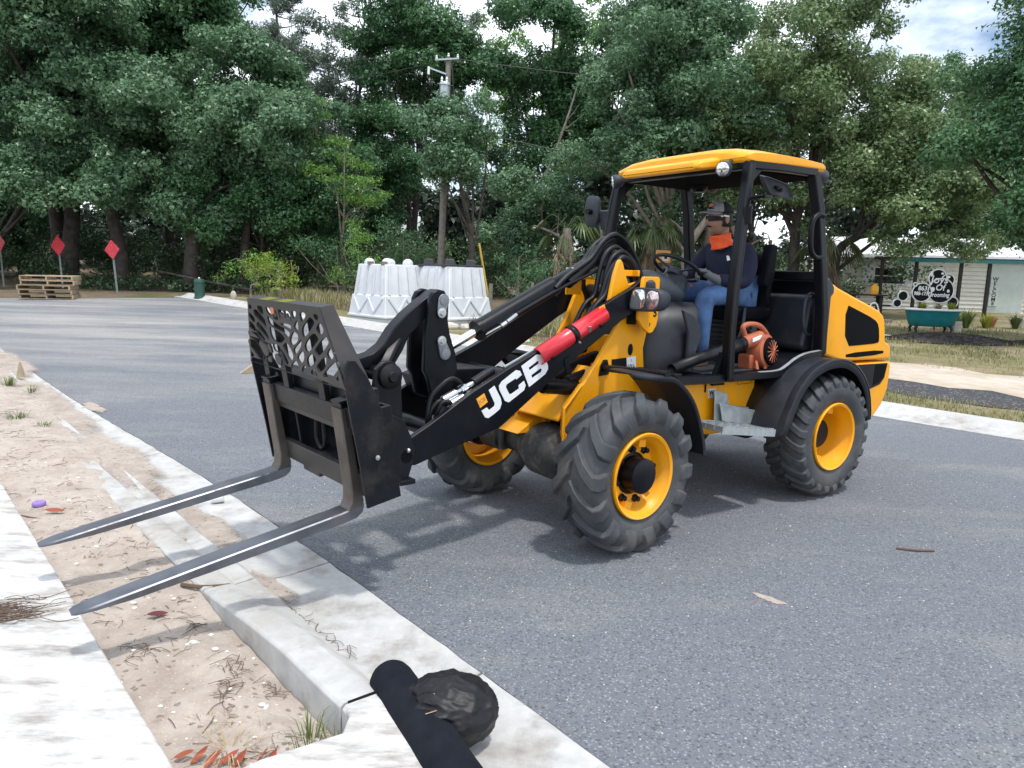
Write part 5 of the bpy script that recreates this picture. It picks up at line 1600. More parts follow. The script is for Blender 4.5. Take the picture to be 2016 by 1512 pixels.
# galvanised step
def step(sg):
    m = MB()
    m.prism([(-0.035, 0.85), (-0.05, 0.60), (-0.40, 0.545), (-0.44, 0.57), (-0.42, 0.70), (-0.20, 0.735), (-0.165, 0.82)], 1, sg * 0.57, sg * 0.576)
    st = rob('step', m, 'galv', bevel=0.003)
    m = MB().loft([[(0.215, sg * 0.60, 0.665), (0.215, sg * 0.88, 0.675), (0.215, sg * 0.88, 0.645), (0.215, sg * 0.60, 0.635)], [(-0.36, sg * 0.60, 0.60), (-0.33, sg * 0.88, 0.608), (-0.33, sg * 0.88, 0.575), (-0.36, sg * 0.60, 0.57)]])
    m = MB()
    for k in range(7):
        x = 0.22 - 0.088 * k
        z = 0.66 - 0.012 * k
        m.box(x - 0.008, x, sg * 0.58 if sg > 0 else -0.875, sg * 0.875 if sg > 0 else -0.58, z - 0.025, z + 0.012)
    m.loft([[(0.222, sg * 0.585, 0.640), (0.222, sg * 0.868, 0.640), (0.222, sg * 0.868, 0.634), (0.222, sg * 0.585, 0.634)], [(-0.332, sg * 0.585, 0.566), (-0.332, sg * 0.868, 0.566), (-0.332, sg * 0.868, 0.560), (-0.332, sg * 0.585, 0.560)]])  # solid sheet added beneath the bars so the tread casts an unbroken shadow
    for y in (0.585, 0.87):
        m.bar((0.225, sg * y, 0.650), (-0.335, sg * y, 0.575), 0.008, 0.05)
    for y in (0.66, 0.73, 0.80):
        m.bar((0.225, sg * y, 0.655), (-0.335, sg * y, 0.58), 0.006, 0.03)
    # serrated teeth
    for k in range(26):
        x = 0.215 - 0.021 * k
        z = 0.673 - 0.0028 * k
        m.prism([(x - 0.007, z - 0.004), (x, z + 0.010), (x + 0.007, z - 0.004)], 1, sg * 0.866, sg * 0.874)
    ob('step_tread', m, 'galv', st)
    m = MB().prism([(-0.06, 0.76), (-0.455, 0.68), (-0.44, 0.575), (-0.10, 0.63)], 1, sg * 0.60, sg * 0.606)
    m.lathe([(0.008, 0.607), (0.0, 0.6075)] if sg > 0 else [(0.008, -0.607), (0.0, -0.6075)], o=(-0.28, 0, 0.70), n=10)
    ob('step_back', m, 'galv', st, bevel=0.003)
    m = MB().bar((0.20, sg * 0.55, 0.64), (0.20, sg * 0.50, 0.85), 0.05, 0.01)
    ob('step_bracket', m, 'galv', st)
step(1)
step(-1)
# plate with data label on the right rear pillar
yp = rob('label_plate', MB().box(-0.845, -0.675, -0.69, -0.68, 1.735, 1.84), 'yellow', bevel=0.003)
ob('label', MB().box(-0.82, -0.74, -0.681, -0.6785, 1.75, 1.82), 'white', yp, smooth=0)
ob('print', MB().box(-0.80, -0.765, -0.679, -0.6775, 1.77, 1.81), 'dark_print', yp, smooth=0)

# cab interior --------------------------------------------------------------------
# curved front cowl, dash binnacle, column, steering wheel
def cowl_ring(z, xf, w, x_back):
    out = []
    for k in range(11):
        t = -1 + 2 * k / 10
        out.append((x_back + (xf - x_back) * math.sqrt(max(0, 1 - abs(t) ** 2.4)), w * t, z))
    return out
rings = [cowl_ring(z, xf, w, xb) for z, xf, w, xb in ((0.95, 0.40, 0.40, 0.0), (1.10, 0.40, 0.40, -0.01), (1.22, 0.375, 0.39, -0.03), (1.32, 0.33, 0.37, -0.06), (1.40, 0.24, 0.33, -0.10), (1.44, 0.12, 0.26, -0.12))]
cowl = rob('front_cowl', MB().loft(rings), 'fender', bevel=0.01, smooth=45)  # darker plastic than the cowl side: shadow on the front put into the colour
rings = [cowl_ring(z, xf, w, xb) for z, xf, w, xb in ((1.02, 0.02, 0.418, -0.02), (1.18, -0.02, 0.425, -0.07), (1.28, -0.06, 0.41, -0.10), (1.37, 0.14, 0.36, -0.16), (1.41, 0.20, 0.32, -0.16))]
ob('cowl_side', MB().prism([(0.17, 1.40), (0.05, 1.36), (-0.02, 1.28), (-0.035, 1.20), (0.0, 1.12), (0.05, 0.96), (0.10, 0.96), (0.10, 1.25)], 1, 0.395, 0.425), 'plastic', cowl, bevel=0.012, seg=3)
m = MB()
rings = []
for x, zb, zt, w in ((0.14, 1.40, 1.58, 0.10), (0.11, 1.38, 1.635, 0.15), (0.05, 1.38, 1.665, 0.18), (-0.04, 1.38, 1.66, 0.185), (-0.15, 1.38, 1.60, 0.18), (-0.21, 1.42, 1.55, 0.16)):
    rings.append([(x, w * math.cos(a) , (zb + zt) / 2 + (zt - zb) / 2 * math.sin(a)) for a in [2 * math.pi * k / 16 for k in range(16)]])
dash = rob('dashboard', m.loft(rings), 'plastic', smooth=50)
dash.location.x = 0.08
m = MB()
rings = []
for (x, z), r in (((-0.10, 1.35), 0.10), ((-0.17, 1.45), 0.105), ((-0.24, 1.54), 0.11), ((-0.29, 1.60), 0.095), ((-0.31, 1.62), 0.05)):
    rings.append([(x + 0.6 * r * math.cos(a), r * 1.15 * math.sin(a) - 0.01, z + 0.5 * r * math.cos(a)) for a in [2 * math.pi * k / 14 for k in range(14)]])
ob('steering_column', m.loft(rings), 'plastic', dash, smooth=50)
m = MB().lathe([(0.02, 0.0), (0.02, 0.01), (0.0, 0.012)], o=(-0.33, 0.10, 1.555), ax=(-0.5, 0.8, 0.3), n=14)
ob('switch', m, 'leaf_red', dash)
ob('stalk', MB().tube([(-0.10, 0.12, 1.45), (-0.16, 0.17, 1.44), (-0.25, 0.20, 1.35)], 0.007, 6), 'black', dash)
WC = Vector((-0.20, 0.0, 1.685))
WN = Vector((-0.50, 0.0, 0.866)).normalized()
wa = WN.cross(Vector((0, 1, 0))).normalized()
wb = Vector((0, 1, 0))
m = MB().tube([WC + (wa * math.cos(a) + wb * math.sin(a)) * 0.185 for a in [2 * math.pi * k / 40 for k in range(41)]], 0.0145, 10, cap=False)
sw = rob('steering_wheel', m, 'hose', smooth=60)
m = MB()
for a in (R(90), R(210), R(330)):
    m.tube([WC - WN * 0.03 + (wa * math.cos(a) + wb * math.sin(a)) * 0.03, WC + (wa * math.cos(a) + wb * math.sin(a)) * 0.178], 0.016, 8, flat=0.5)
m.lathe([(0.055, -0.05), (0.06, -0.02), (0.045, 0.0), (0.0, 0.004)], o=WC - WN * 0.01, ax=WN, n=20)
ob('spokes', m, 'plastic', sw)
m = MB().tube([WC + wa * 0.16 + wb * 0.09 + WN * 0.0, WC + wa * 0.16 + wb * 0.09 + WN * 0.06], [0.013, 0.02], 10)
ob('spinner_knob', m, 'hose', sw)
# seat
rings = []
def rrect(cx, cy, w, h, z, r=0.04):
    out = []
    for sx, sy, a0 in ((1, 1, 0), (-1, 1, 90), (-1, -1, 180), (1, -1, 270)):
        for k in range(4):
            a = R(a0 + 30 * k)
            out.append((cx + sx * (w / 2 - r) + r * math.cos(a), cy + sy * (h / 2 - r) + r * math.sin(a), z))
    return out
m = MB().loft([rrect(-0.97, 0, 0.46, 0.46, 1.30, 0.05), rrect(-0.97, 0, 0.50, 0.50, 1.33, 0.06), rrect(-0.97, 0, 0.50, 0.50, 1.385, 0.06), rrect(-0.97, 0, 0.44, 0.44, 1.405, 0.06)])
seat = rob('seat', m, 'seat', bevel=0.01, smooth=50)
seat.location.x = 0.15
m = MB().loft([[(x, y, z) for x, y in ()] for z in ()]) if False else MB()
br = []
for z, x, w, t in ((1.36, -1.14, 0.40, 0.08), (1.42, -1.16, 0.46, 0.11), (1.60, -1.185, 0.46, 0.11), (1.74, -1.205, 0.42, 0.10), (1.81, -1.215, 0.34, 0.08), (1.835, -1.22, 0.24, 0.04)):
    br.append([(x + t / 2 * math.cos(a) * 1.0, w / 2 * max(-1, min(1, 1.25 * math.sin(a))), z) for a in [2 * math.pi * k / 16 for k in range(16)]])
ob('seat_back', m.loft(br), 'seat', seat, smooth=50)
m = MB().box(-1.15, -0.80, -0.18, 0.18, 1.10, 1.30)
for k in range(5):
    m.box(-1.17, -0.78, -0.20, 0.20, 1.12 + 0.036 * k, 1.132 + 0.036 * k)
m.box(-1.12, -0.82, -0.17, 0.17, 0.95, 1.12)
ob('seat_base', m, 'hose', seat, bevel=0.005)
m = MB().loft([[(-1.12, 0.24, 1.88), (-1.045, 0.24, 1.89), (-1.03, 0.24, 1.86), (-0.985, 0.24, 1.58), (-1.03, 0.24, 1.555), (-1.10, 0.24, 1.60)], [(-1.12, 0.32, 1.88), (-1.045, 0.32, 1.89), (-1.03, 0.32, 1.86), (-0.985, 0.32, 1.58), (-1.03, 0.32, 1.555), (-1.10, 0.32, 1.60)]])
m.bar((-1.06, 0.28, 1.60), (-1.10, 0.28, 1.42), 0.03, 0.03)
ob('armrest', m, 'seat', seat, bevel=0.015, seg=3)
ob('armrest', MB().bar((-1.06, -0.28, 1.62), (-0.75, -0.28, 1.60), 0.06, 0.05), 'seat', seat, bevel=0.015)
ob('recline_knob', MB().lathe([(0.05, 0.0), (0.055, 0.03), (0.04, 0.05), (0.0, 0.052)], o=(-0.92, 0.25, 1.24), n=18), 'plastic', seat)
ob('seat_belt', MB().loft([[p, p + Vector((0.03, 0, 0)), p + Vector((0.03, 0.004, 0)), p + Vector((0, 0.004, 0))] for p in spline([(-0.86, 0.26, 1.40), (-0.80, 0.30, 1.28), (-0.74, 0.31, 1.16), (-0.68, 0.30, 1.06)], 4)]), 'plastic', seat)
rob('control_lever', MB().tube([(-0.35, -0.38, 1.20), (-0.40, -0.40, 1.45), (-0.42, -0.40, 1.55)], [0.012, 0.012, 0.028], 8), 'black')
rob('floor_mat', MB().box(-0.75, 0.02, -0.35, 0.50, 0.953, 0.960), 'plastic', bevel=0.002)
rob('pedal', MB().bar((-0.12, 0.18, 1.06), (-0.05, 0.18, 1.10), 0.08, 0.02), 'black')

# ------------------------------------------------------------------ leaf blower on the cab floor
ML = loader.matrix_basis.copy() if False else (Matrix.Translation((JX, JY, 0)) @ Matrix.Rotation(TH, 4, 'Z'))
def wpos(p):
    return ML @ Vector(p)
bl = empty('leaf_blower', wpos((-0.62, 0.44, 0.955)), TH)
tag(bl, 'orange handheld leaf blower with a long black tube lying on the cab floor', 'leaf blower')
def L(x, y, z):
    return (x + 0.62, y - 0.44, z - 0.955)
m = MB().lathe([(0.05, -0.085), (0.105, -0.075), (0.125, -0.05), (0.13, 0.0), (0.125, 0.045), (0.10, 0.06)], o=L(-0.68, 0.46, 1.085), ax=(-0.18, 0.95, 0.1), n=28)
bh = ob('fan_housing', m, 'blower', bl, smooth=45)
m = MB().tube([L(-0.64, 0.46, 1.185), L(-0.52, 0.45, 1.165), L(-0.42, 0.45, 1.145)], [0.058, 0.05, 0.045], 16)
ob('outlet', m, 'blower', bh, smooth=45)
m = MB().lathe([(0.105, 0.055), (0.10, 0.075), (0.06, 0.082), (0.0, 0.083)], o=L(-0.68, 0.46, 1.085), ax=(-0.18, 0.95, 0.1), n=28)
ob('guard_cover', m, 'mesh_dark', bh, smooth=30)
m = MB()
axb = Vector((-0.18, 0.95, 0.1)).normalized()
u1 = axb.cross(Vector((0, 0, 1))).normalized()
u2 = axb.cross(u1)
cb = Vector(L(-0.68, 0.46, 1.085)) + axb * 0.084
for k in range(7):
    a = math.pi * k / 7
    dv_ = u1 * math.cos(a) + u2 * math.sin(a)
    m.tube([cb - dv_ * 0.085, cb + axb * 0.006, cb + dv_ * 0.085], 0.0035, 5)
ob('guard_wires', m, 'blower', bh)
m = MB().box(-0.02, 0.08, -0.075, 0.04, 0.0, 0.11)
m.xf(0, Matrix.Translation(L(-0.60, 0.44, 0.955)))
ob('fuel_tank', m, 'blower', bl, bevel=0.012)
m = MB()
for dx in (-0.10, 0.02, 0.10):
    m.tube([L(-0.66 + dx, 0.50, 1.02), L(-0.66 + dx * 1.15, 0.53, 0.962)], 0.012, 8)
ob('foot', m, 'blower', bl)
m = MB().tube(spline([L(-0.50, 0.44, 1.19), L(-0.46, 0.44, 1.27), L(-0.55, 0.44, 1.29), L(-0.66, 0.44, 1.27), L(-0.75, 0.44, 1.20), L(-0.785, 0.44, 1.12)], 5), 0.020, 10)
ob('handle', m, 'blower', bl, smooth=60)
ob('trigger', MB().tube([L(-0.52, 0.44, 1.30), L(-0.545, 0.45, 1.255)], 0.013, 8), 'black', bl)
ob('label', MB().loft([[L(-0.60, 0.50, 1.215), L(-0.50, 0.50, 1.190), L(-0.50, 0.502, 1.165), L(-0.60, 0.502, 1.19)], [L(-0.60, 0.506, 1.213), L(-0.50, 0.504, 1.188), L(-0.50, 0.506, 1.163), L(-0.60, 0.508, 1.188)]]), 'white', bl, smooth=0)
m = MB().tube([L(-0.45, 0.45, 1.150), L(-0.30, 0.455, 1.122), L(-0.28, 0.455, 1.118), L(0.0, 0.47, 1.07), L(0.02, 0.47, 1.066), L(0.33, 0.50, 1.005)], [0.047, 0.044, 0.040, 0.039, 0.036, 0.036], 20, cap=False)
ob('tube', m, 'hose', bl, solid=0.003, smooth=50)
ob('collar', MB().tube([L(-0.46, 0.45, 1.152), L(-0.41, 0.45, 1.143)], 0.051, 18), 'black', bl)

# ------------------------------------------------------------------ the driver
drv = empty('person', wpos((-0.83, 0, 1.405)), TH)
tag(drv, 'man in navy shirt, jeans, grey cap, sunglasses and orange neck gaiter at the steering wheel', 'person')
PO = Vector((-0.98, 0, 1.405))
def skin_mesh(name, verts, edges, root, sub=2):
    """verts: (x,y,z,rx,ry)"""
    me = bpy.data.meshes.new(name)
    me.from_pydata([tuple(Vector(v[:3]) - PO) for v in verts], edges, [])
    o = bpy.data.objects.new(name, me)
    COL.objects.link(o)
    md = o.modifiers.new('skin', 'SKIN')
    md.use_smooth_shade = True
    for i, v in enumerate(verts):
        me.skin_vertices[0].data[i].radius = (v[3], v[4])
        me.skin_vertices[0].data[i].use_root = (i == root)
    sd = o.modifiers.new('sub', 'SUBSURF')
    sd.levels = sub
    sd.render_levels = sub
    bpy.context.view_layer.update()
    dg = bpy.context.evaluated_depsgraph_get()
    m2 = bpy.data.meshes.new_from_object(o.evaluated_get(dg))
    bpy.data.objects.remove(o)
    m2.name = name
    return m2
# whole body, one surface: pelvis, spine, neck, head, arms, legs
BV = [(-1.00, 0, 1.50, .13, .14), (-0.99, 0, 1.62, .12, .14), (-0.95, 0, 1.76, .12, .155), (-0.90, 0, 1.85, .085, .10), (-0.85, 0, 1.92, .055, .055), (-0.825, 0, 1.975, .055, .056),
      (-0.815, 0, 2.05, .076, .066), (-0.825, 0, 2.12, .078, .068), (-0.83, 0, 2.16, .05, .045),
      (-0.92, 0.19, 1.83, .06, .06), (-0.86, 0.265, 1.70, .048, .05), (-0.78, 0.29, 1.585, .042, .042), (-0.62, 0.23, 1.60, .036, .036), (-0.50, 0.165, 1.632, .028, .024),
      (-0.92, -0.19, 1.83, .06, .06), (-0.85, -0.265, 1.70, .048, .05), (-0.75, -0.27, 1.60, .042, .042), (-0.60, -0.20, 1.63, .036, .036), (-0.48, -0.15, 1.66, .028, .024),
      (-0.95, 0.10, 1.49, .095, .095), (-0.68, 0.17, 1.505, .078, .08), (-0.46, 0.19, 1.475, .066, .066), (-0.45, 0.19, 1.25, .054, .054), (-0.46, 0.19, 1.04, .042, .042), (-0.37, 0.20, 0.995, .04, .035),
      (-0.95, -0.10, 1.49, .095, .095), (-0.66, -0.16, 1.515, .078, .08), (-0.43, -0.17, 1.475, .066, .066), (-0.36, -0.17, 1.25, .054, .054), (-0.33, -0.17, 1.06, .042, .042), (-0.22, -0.17, 1.03, .04, .035)]
BE = [(0, 1), (1, 2), (2, 3), (3, 4), (4, 5), (5, 6), (6, 7), (7, 8), (2, 9), (9, 10), (10, 11), (11, 12), (12, 13), (2, 14), (14, 15), (15, 16), (16, 17), (17, 18),
      (0, 19), (19, 20), (20, 21), (21, 22), (22, 23), (23, 24), (0, 25), (25, 26), (26, 27), (27, 28), (28, 29), (29, 30)]
body = ob('body', skin_mesh('body', BV, BE, 0), 'skin', drv, fix=False, smooth=0)
for p_ in body.data.polygons:
    p_.use_smooth = True
# head shape with face, set over the skull end of the body
HC = Vector((-0.795, 0, 2.068)) - PO
def head_pt(th, ph):
    # th polar from top, ph azimuth (0 = forward)
    x, y, z = math.sin(th) * math.cos(ph), math.sin(th) * math.sin(ph), math.cos(th)
    rx, ry, rz = 0.098, 0.076, 0.122
    X, Y, Z = rx * x, ry * y, rz * z
    if x > 0:
        f = x ** 2
        if z < 0:
            X += 0.012 * f * min(1, -z * 1.5)          # jaw / chin
        nose = math.exp(-((Z + 0.022) / 0.022) ** 2 - (Y / 0.014) ** 2)
        X += 0.034 * nose * (1 if x > 0.5 else 0)
        brow = math.exp(-((Z - 0.030) / 0.012) ** 2)
        X += 0.006 * brow * f
        eye = math.exp(-((Z - 0.012) / 0.012) ** 2 - ((abs(Y) - 0.031) / 0.014) ** 2)
        X -= 0.009 * eye
        lip = math.exp(-((Z + 0.052) / 0.007) ** 2 - (Y / 0.026) ** 2) + math.exp(-((Z + 0.064) / 0.007) ** 2 - (Y / 0.024) ** 2)
        X += 0.006 * lip
        mouth = math.exp(-((Z + 0.058) / 0.003) ** 2 - (Y / 0.026) ** 2)
        X -= 0.011 * mouth
        chin = math.exp(-((Z + 0.095) / 0.018) ** 2 - (Y / 0.028) ** 2)
        X += 0.008 * chin
    if z < -0.2:
        t = (-z - 0.2)
        Y *= 1 - 0.22 * t
        if x < 0:
            X *= 1 - 0.35 * t
    return Vector((X, Y, Z))
HR = Matrix.Rotation(R(-14), 4, 'Z')
rings = []
for i in range(1, 40):
    th = math.pi * i / 40
    rings.append([HC + HR @ head_pt(th, 2 * math.pi * k / 48) for k in range(48)])
m = MB().loft(rings)
for sy in (1, -1):
    e0 = m.mark()
    m.ell((0, 0, 0), (0.022, 0.010, 0.034), 12, 8)
    m.xf(e0, Matrix.Translation(HC) @ HR @ Matrix.Translation((-0.012, sy * 0.078, 0.0)) @ Matrix.Rotation(R(12) * sy, 4, 'Z'))
e0 = m.mark()
m.tube([(0.098, 0, 0.012), (0.112, 0, -0.010), (0.124, 0, -0.028), (0.108, 0, -0.038)], [0.008, 0.011, 0.014, 0.010], 8)
m.xf(e0, Matrix.Translation(HC) @ HR)
head = ob('head', m, 'skin', body, smooth=80)
m = MB()
m.ell((0, 0, 0), (0.009, 0.024, 0.0045), 12, 6)
m.xf(0, Matrix.Translation(HC) @ HR @ Matrix.Translation((0.099, 0, -0.060)))
ob('mouth', m, 'leaf_maroon', body, smooth=60)
m = MB()
for k in range(9):
    a = R(-50) + R(100) * k / 8
    m.ell((0.088 + 0.018 * math.cos(a), 0.05 * math.sin(a), -0.050 - 0.012 * abs(math.sin(a))), (0.005, 0.008, 0.004), 6, 4)
m.xf(0, Matrix.Translation(HC) @ HR)
ob('moustache', m, 'hair', body, smooth=60)
# hair under the cap
def hp(x, y, z):
    return HC + HR @ Vector((x, y, z))
rings = []
for z, s in ((-0.055, 0.93), (-0.02, 1.03), (0.03, 1.03), (0.06, 1.02)):
    ring = []
    for k in range(17):
        a = R(75) + R(210) * k / 16
        ring.append(hp(0.098 * math.cos(a) * s, 0.078 * math.sin(a) * s, z))
    rings.append(ring)
ob('hair', MB().loft(rings, cap=False, closed=False), 'hair', body, solid=0.006, smooth=60)
# cap: grey front, black mesh back, curved bill
def cap_dome(a0, a1, n):
    rings = []
    for i in range(9):
        th = R(4) + R(82) * i / 8
        ring = []
        for k in range(n + 1):
            a = a0 + (a1 - a0) * k / n
            fr_ = max(0, math.cos(a))
            ring.append(hp(0.110 * math.sin(th) * math.cos(a), 0.088 * math.sin(th) * math.sin(a), 0.048 + (0.090 + 0.012 * fr_) * math.cos(th)))
        rings.append(ring)
    return rings
cap = ob('cap', MB().loft(cap_dome(R(-75), R(75), 20), cap=False, closed=False), 'capgrey', body, solid=0.004, smooth=60)
ob('cap_back', MB().loft(cap_dome(R(75), R(285), 24), cap=False, closed=False), 'capblack', cap, solid=0.004, smooth=60)
rings = []
for i in range(6):
    t = i / 5
    ring = []
    for k in range(13):
        a = R(-62) + R(124) * k / 12
        x = (0.108 + 0.075 * t * math.cos(a * 0.9)) * math.cos(a * (1 - 0.25 * t))
        y = (0.088 + 0.004 * t) * math.sin(a)
        ring.append(hp(x, y, 0.062 - 0.014 * t - 0.022 * (y / 0.088) ** 2))
    rings.append(ring)
ob('cap_bill', MB().loft(rings, cap=False, closed=False), 'capgrey', cap, solid=0.005, smooth=60)
lettering('NEILL', 0.024, hp(0.1065, 0.022, 0.083), HR @ Vector((-0.32, 1, 0)), HR @ Vector((-0.25, -0.05, 1)), 'dark_print', cap, extrude=0.0012, bold=0.0006)
m = MB()
m.loft([[hp(0.104, 0.022 + 0.030 * math.cos(a), 0.104 + 0.011 * math.sin(a)) for a in [2 * math.pi * k / 14 for k in range(14)]], [hp(0.1005, 0.022 + 0.030 * math.cos(a), 0.106 + 0.011 * math.sin(a)) for a in [2 * math.pi * k / 14 for k in range(14)]]])
ob('cap_emblem', m, 'badge_red', cap, smooth=0)
# wrap-round sunglasses
rings = []
for k in range(25):
    a = R(-78) + R(156) * k / 24
    hgt = 0.023 * (1 - 0.35 * abs(math.sin(a))) * (0.55 if abs(a) < R(6) else 1)
    c_ = hp(0.107 * math.cos(a) + 0.006, 0.083 * math.sin(a), 0.004)
    out_ = (HR @ Vector((math.cos(a), math.sin(a), 0))) * 0.003
    rings.append([c_ + Vector((0, 0, hgt)) + out_, c_ + Vector((0, 0, -hgt)) + out_, c_ + Vector((0, 0, -hgt)) - out_, c_ + Vector((0, 0, hgt)) - out_])
sg_ = ob('sunglasses', MB().loft(rings), 'black', body, smooth=50)
for sy in (1, -1):
    m = MB()
    m.bar(hp(0.030, sy * 0.086, 0.026), hp(-0.02, sy * 0.087, 0.022), 0.003, 0.012)
    m.ell(hp(0.042, sy * 0.083, 0.020), (0.014, 0.006, 0.007), 8, 6)
    ob('temple', m, 'white', sg_)
# neck gaiter
rings = []
for z, rx, ry, x in ((-0.212, 0.086, 0.084, -0.040), (-0.200, 0.080, 0.078, -0.035), (-0.185, 0.078, 0.074, -0.029), (-0.165, 0.077, 0.072, -0.022), (-0.145, 0.079, 0.072, -0.016), (-0.130, 0.082, 0.073, -0.011), (-0.120, 0.084, 0.074, -0.008)):
    ring = []
    for k in range(24):
        a = 2 * math.pi * k / 24
        wob = 0.006 * math.sin(3 * a + z * 95) + 0.004 * math.sin(7 * a - z * 140)
        ring.append(HC + HR @ Vector((x + (rx + wob) * math.cos(a), (ry + wob) * math.sin(a), z - (0.018 if z > -0.2 else 0.030) * math.cos(a) + 0.008)))
    rings.append(ring)
ob('neck_gaiter', MB().loft(rings, cap=False), 'hiviz', body, solid=0.004, smooth=70)
# clothes: slightly larger skins round the body
def grow(v, k):
    return (*v[:3], v[3] + k, v[4] + k)
sv = [grow(BV[i], 0.016) for i in (0, 1, 2, 3, 9, 10, 11, 12, 14, 15, 16, 17)]
sv[0] = (-1.0, 0, 1.475, .15, .165)
sv += [(-0.565, 0.20, 1.617, .043, .043), (-0.55, -0.18, 1.645, .043, .043)]
se = [(0, 1), (1, 2), (2, 3), (2, 4), (4, 5), (5, 6), (6, 7), (7, 12), (2, 8), (8, 9), (9, 10), (10, 11), (11, 13)]
shirt = ob('shirt', skin_mesh('shirt', sv, se, 0), 'navy', body, fix=False, smooth=0)
for p_ in shirt.data.polygons:
    p_.use_smooth = True
ob('shirt_logo', MB().box(-0.003, 0.003, -0.012, 0.012, -0.022, 0.022), 'white', shirt, loc=Vector((-0.818, 0.09, 1.775)) - PO, bevel=0.002).rotation_euler = (0.3, -0.3, 0.4)
jv = [(-1.0, 0, 1.50, .145, .165)] + [grow(BV[i], 0.016) for i in (19, 20, 21, 22, 23, 25, 26, 27, 28, 29)]
je = [(0, 1), (1, 2), (2, 3), (3, 4), (4, 5), (0, 6), (6, 7), (7, 8), (8, 9), (9, 10)]
jeans = ob('jeans', skin_mesh('jeans', jv, je, 0), 'denim', body, fix=False, smooth=0)
for p_ in jeans.data.polygons:
    p_.use_smooth = True
for (x, y) in ((-0.46, 0.19), (-0.33, -0.17)):
    z0 = 0.965 if y > 0 else 0.985
    m = MB().loft([[(x + dx * 1.0 - PO.x, y + dy - PO.y, z - PO.z) for dx, dy in
        ((-0.055, -0.035), (0.04, -0.045), (0.13, -0.045), (0.185, -0.02), (0.185, 0.02), (0.13, 0.045), (0.04, 0.045), (-0.055, 0.035))] for z in (z0 - 0.008, z0 + 0.03)]
        + [[(x + dx * 0.9 - PO.x, y + dy * 0.85 - PO.y, z0 + 0.06 + (0.02 if dx < 0.05 else 0) - PO.z) for dx, dy in
        ((-0.055, -0.035), (0.04, -0.045), (0.11, -0.04), (0.15, -0.02), (0.15, 0.02), (0.11, 0.04), (0.04, 0.045), (-0.055, 0.035))]])
    ob('boot', m, 'boot', body, bevel=0.012, seg=3, smooth=50)
# gloved hands closed round the wheel rim
def hand(rim_a, wrist, thumb_dir):
    P_ = WC - Vector((0.15, 0, 0)) + (wa * math.cos(rim_a) + wb * math.sin(rim_a)) * 0.185
    radial = (wa * math.cos(rim_a) + wb * math.sin(rim_a)).normalized()
    tang = (-wa * math.sin(rim_a) + wb * math.cos(rim_a)).normalized()
    W_ = Vector(wrist)
    knuck = P_ + WN * 0.034 + radial * 0.012
    m = MB()
    off = lambda p: tuple(Vector(p) - PO)
    # cuff, wrist, palm
    d_ = (knuck - W_).normalized()
    m.tube([off(W_ - d_ * 0.085), off(W_ - d_ * 0.01), off(W_ + d_ * 0.02), off(W_.lerp(knuck, 0.65)), off(knuck)], [0.046, 0.044, 0.040, 0.044, 0.036], 14, flat=0.72)
    for i, ln in enumerate((0.92, 1.0, 0.95, 0.78)):
        o_ = tang * (-0.030 + 0.021 * i)
        pts = [knuck + o_ - d_ * 0.01, P_ + o_ + WN * 0.030 * ln - radial * 0.018, P_ + o_ + WN * 0.006 - radial * 0.031 * ln, P_ + o_ - WN * 0.022 - radial * 0.020, P_ + o_ - WN * 0.027 + radial * 0.004 * ln]
        if (W_ - P_).dot(radial) < 0:
            pts = [knuck + o_ - d_ * 0.01, P_ + o_ + WN * 0.030 * ln + radial * 0.018, P_ + o_ + WN * 0.006 + radial * 0.031 * ln, P_ + o_ - WN * 0.022 + radial * 0.020, P_ + o_ - WN * 0.027 - radial * 0.004 * ln]
        m.tube([off(p) for p in spline(pts, 3)], [0.0115] * 6 + [0.0105] * 5 + [0.009] * 2, 8)
    t_ = tang * thumb_dir
    pts = [W_.lerp(knuck, 0.45) + t_ * 0.028, knuck + t_ * 0.048 - d_ * 0.018, P_ + t_ * 0.058 + WN * 0.018, P_ + t_ * 0.062 + WN * 0.016 + d_ * 0.02]
    m.tube([off(p) for p in spline(pts, 3)], [0.014] * 5 + [0.0125] * 4 + [0.010], 8)
    g = ob('glove', m, 'glove', body, smooth=70)
    return g
hand(R(55), (-0.535, 0.185, 1.625), 1)
hand(R(300), (-0.52, -0.165, 1.655), -1)
# ------------------------------------------------------------------ roadside things
def on(x, y, z=0.0):
    return Vector((x, y, gz(y) + z))
# diamond end-of-road signs
def road_sign(x, y, w, h_post, lean, yaw, material, label):
    e = empty('road_sign', on(x, y), yaw)
    e.rotation_euler = (0, lean, yaw)
    tag(e, label, 'road sign', 'red diamond markers at the end of the road')
    m = MB()
    for dx in (-0.022, 0.022):
        m.box(dx - 0.004, dx + 0.004, -0.012, 0.02, -0.1, h_post + w * 0.9)
    m.box(-0.022, 0.022, 0.016, 0.02, -0.1, h_post + w * 0.9)
    ob('post', m, 'galv', e)
    c = h_post + w / 2
    r = chaikin([(0, c - w / 2), (w / 2, c), (0, c + w / 2), (-w / 2, c)], 0)
    pts = []
    for i in range(4):
        a, b, n_ = Vector(r[i - 1]), Vector(r[i]), Vector(r[(i + 1) % 4])
        pts += [tuple(b.lerp(a, 0.06)), tuple(b.lerp(a, 0.015).lerp(n_, 0.015)), tuple(b.lerp(n_, 0.06))]
    pl = ob('panel', MB().prism(pts, 1, -0.020, -0.015), material, e, bevel=0.001)
    m = MB()
    for dz in (-0.2, 0.2):
        m.lathe([(0.012, 0.0), (0.012, 0.008), (0.0, 0.01)], o=(0, -0.020, c + dz * w), ax=(0, -1, 0), n=8)
    ob('bolt', m, 'galv', pl)
road_sign(-16.05, 26.2, 0.735, 1.12, R(-3.5), R(-22), 'sign_red', 'plain red diamond sign on a metal post behind the stack of pallets')
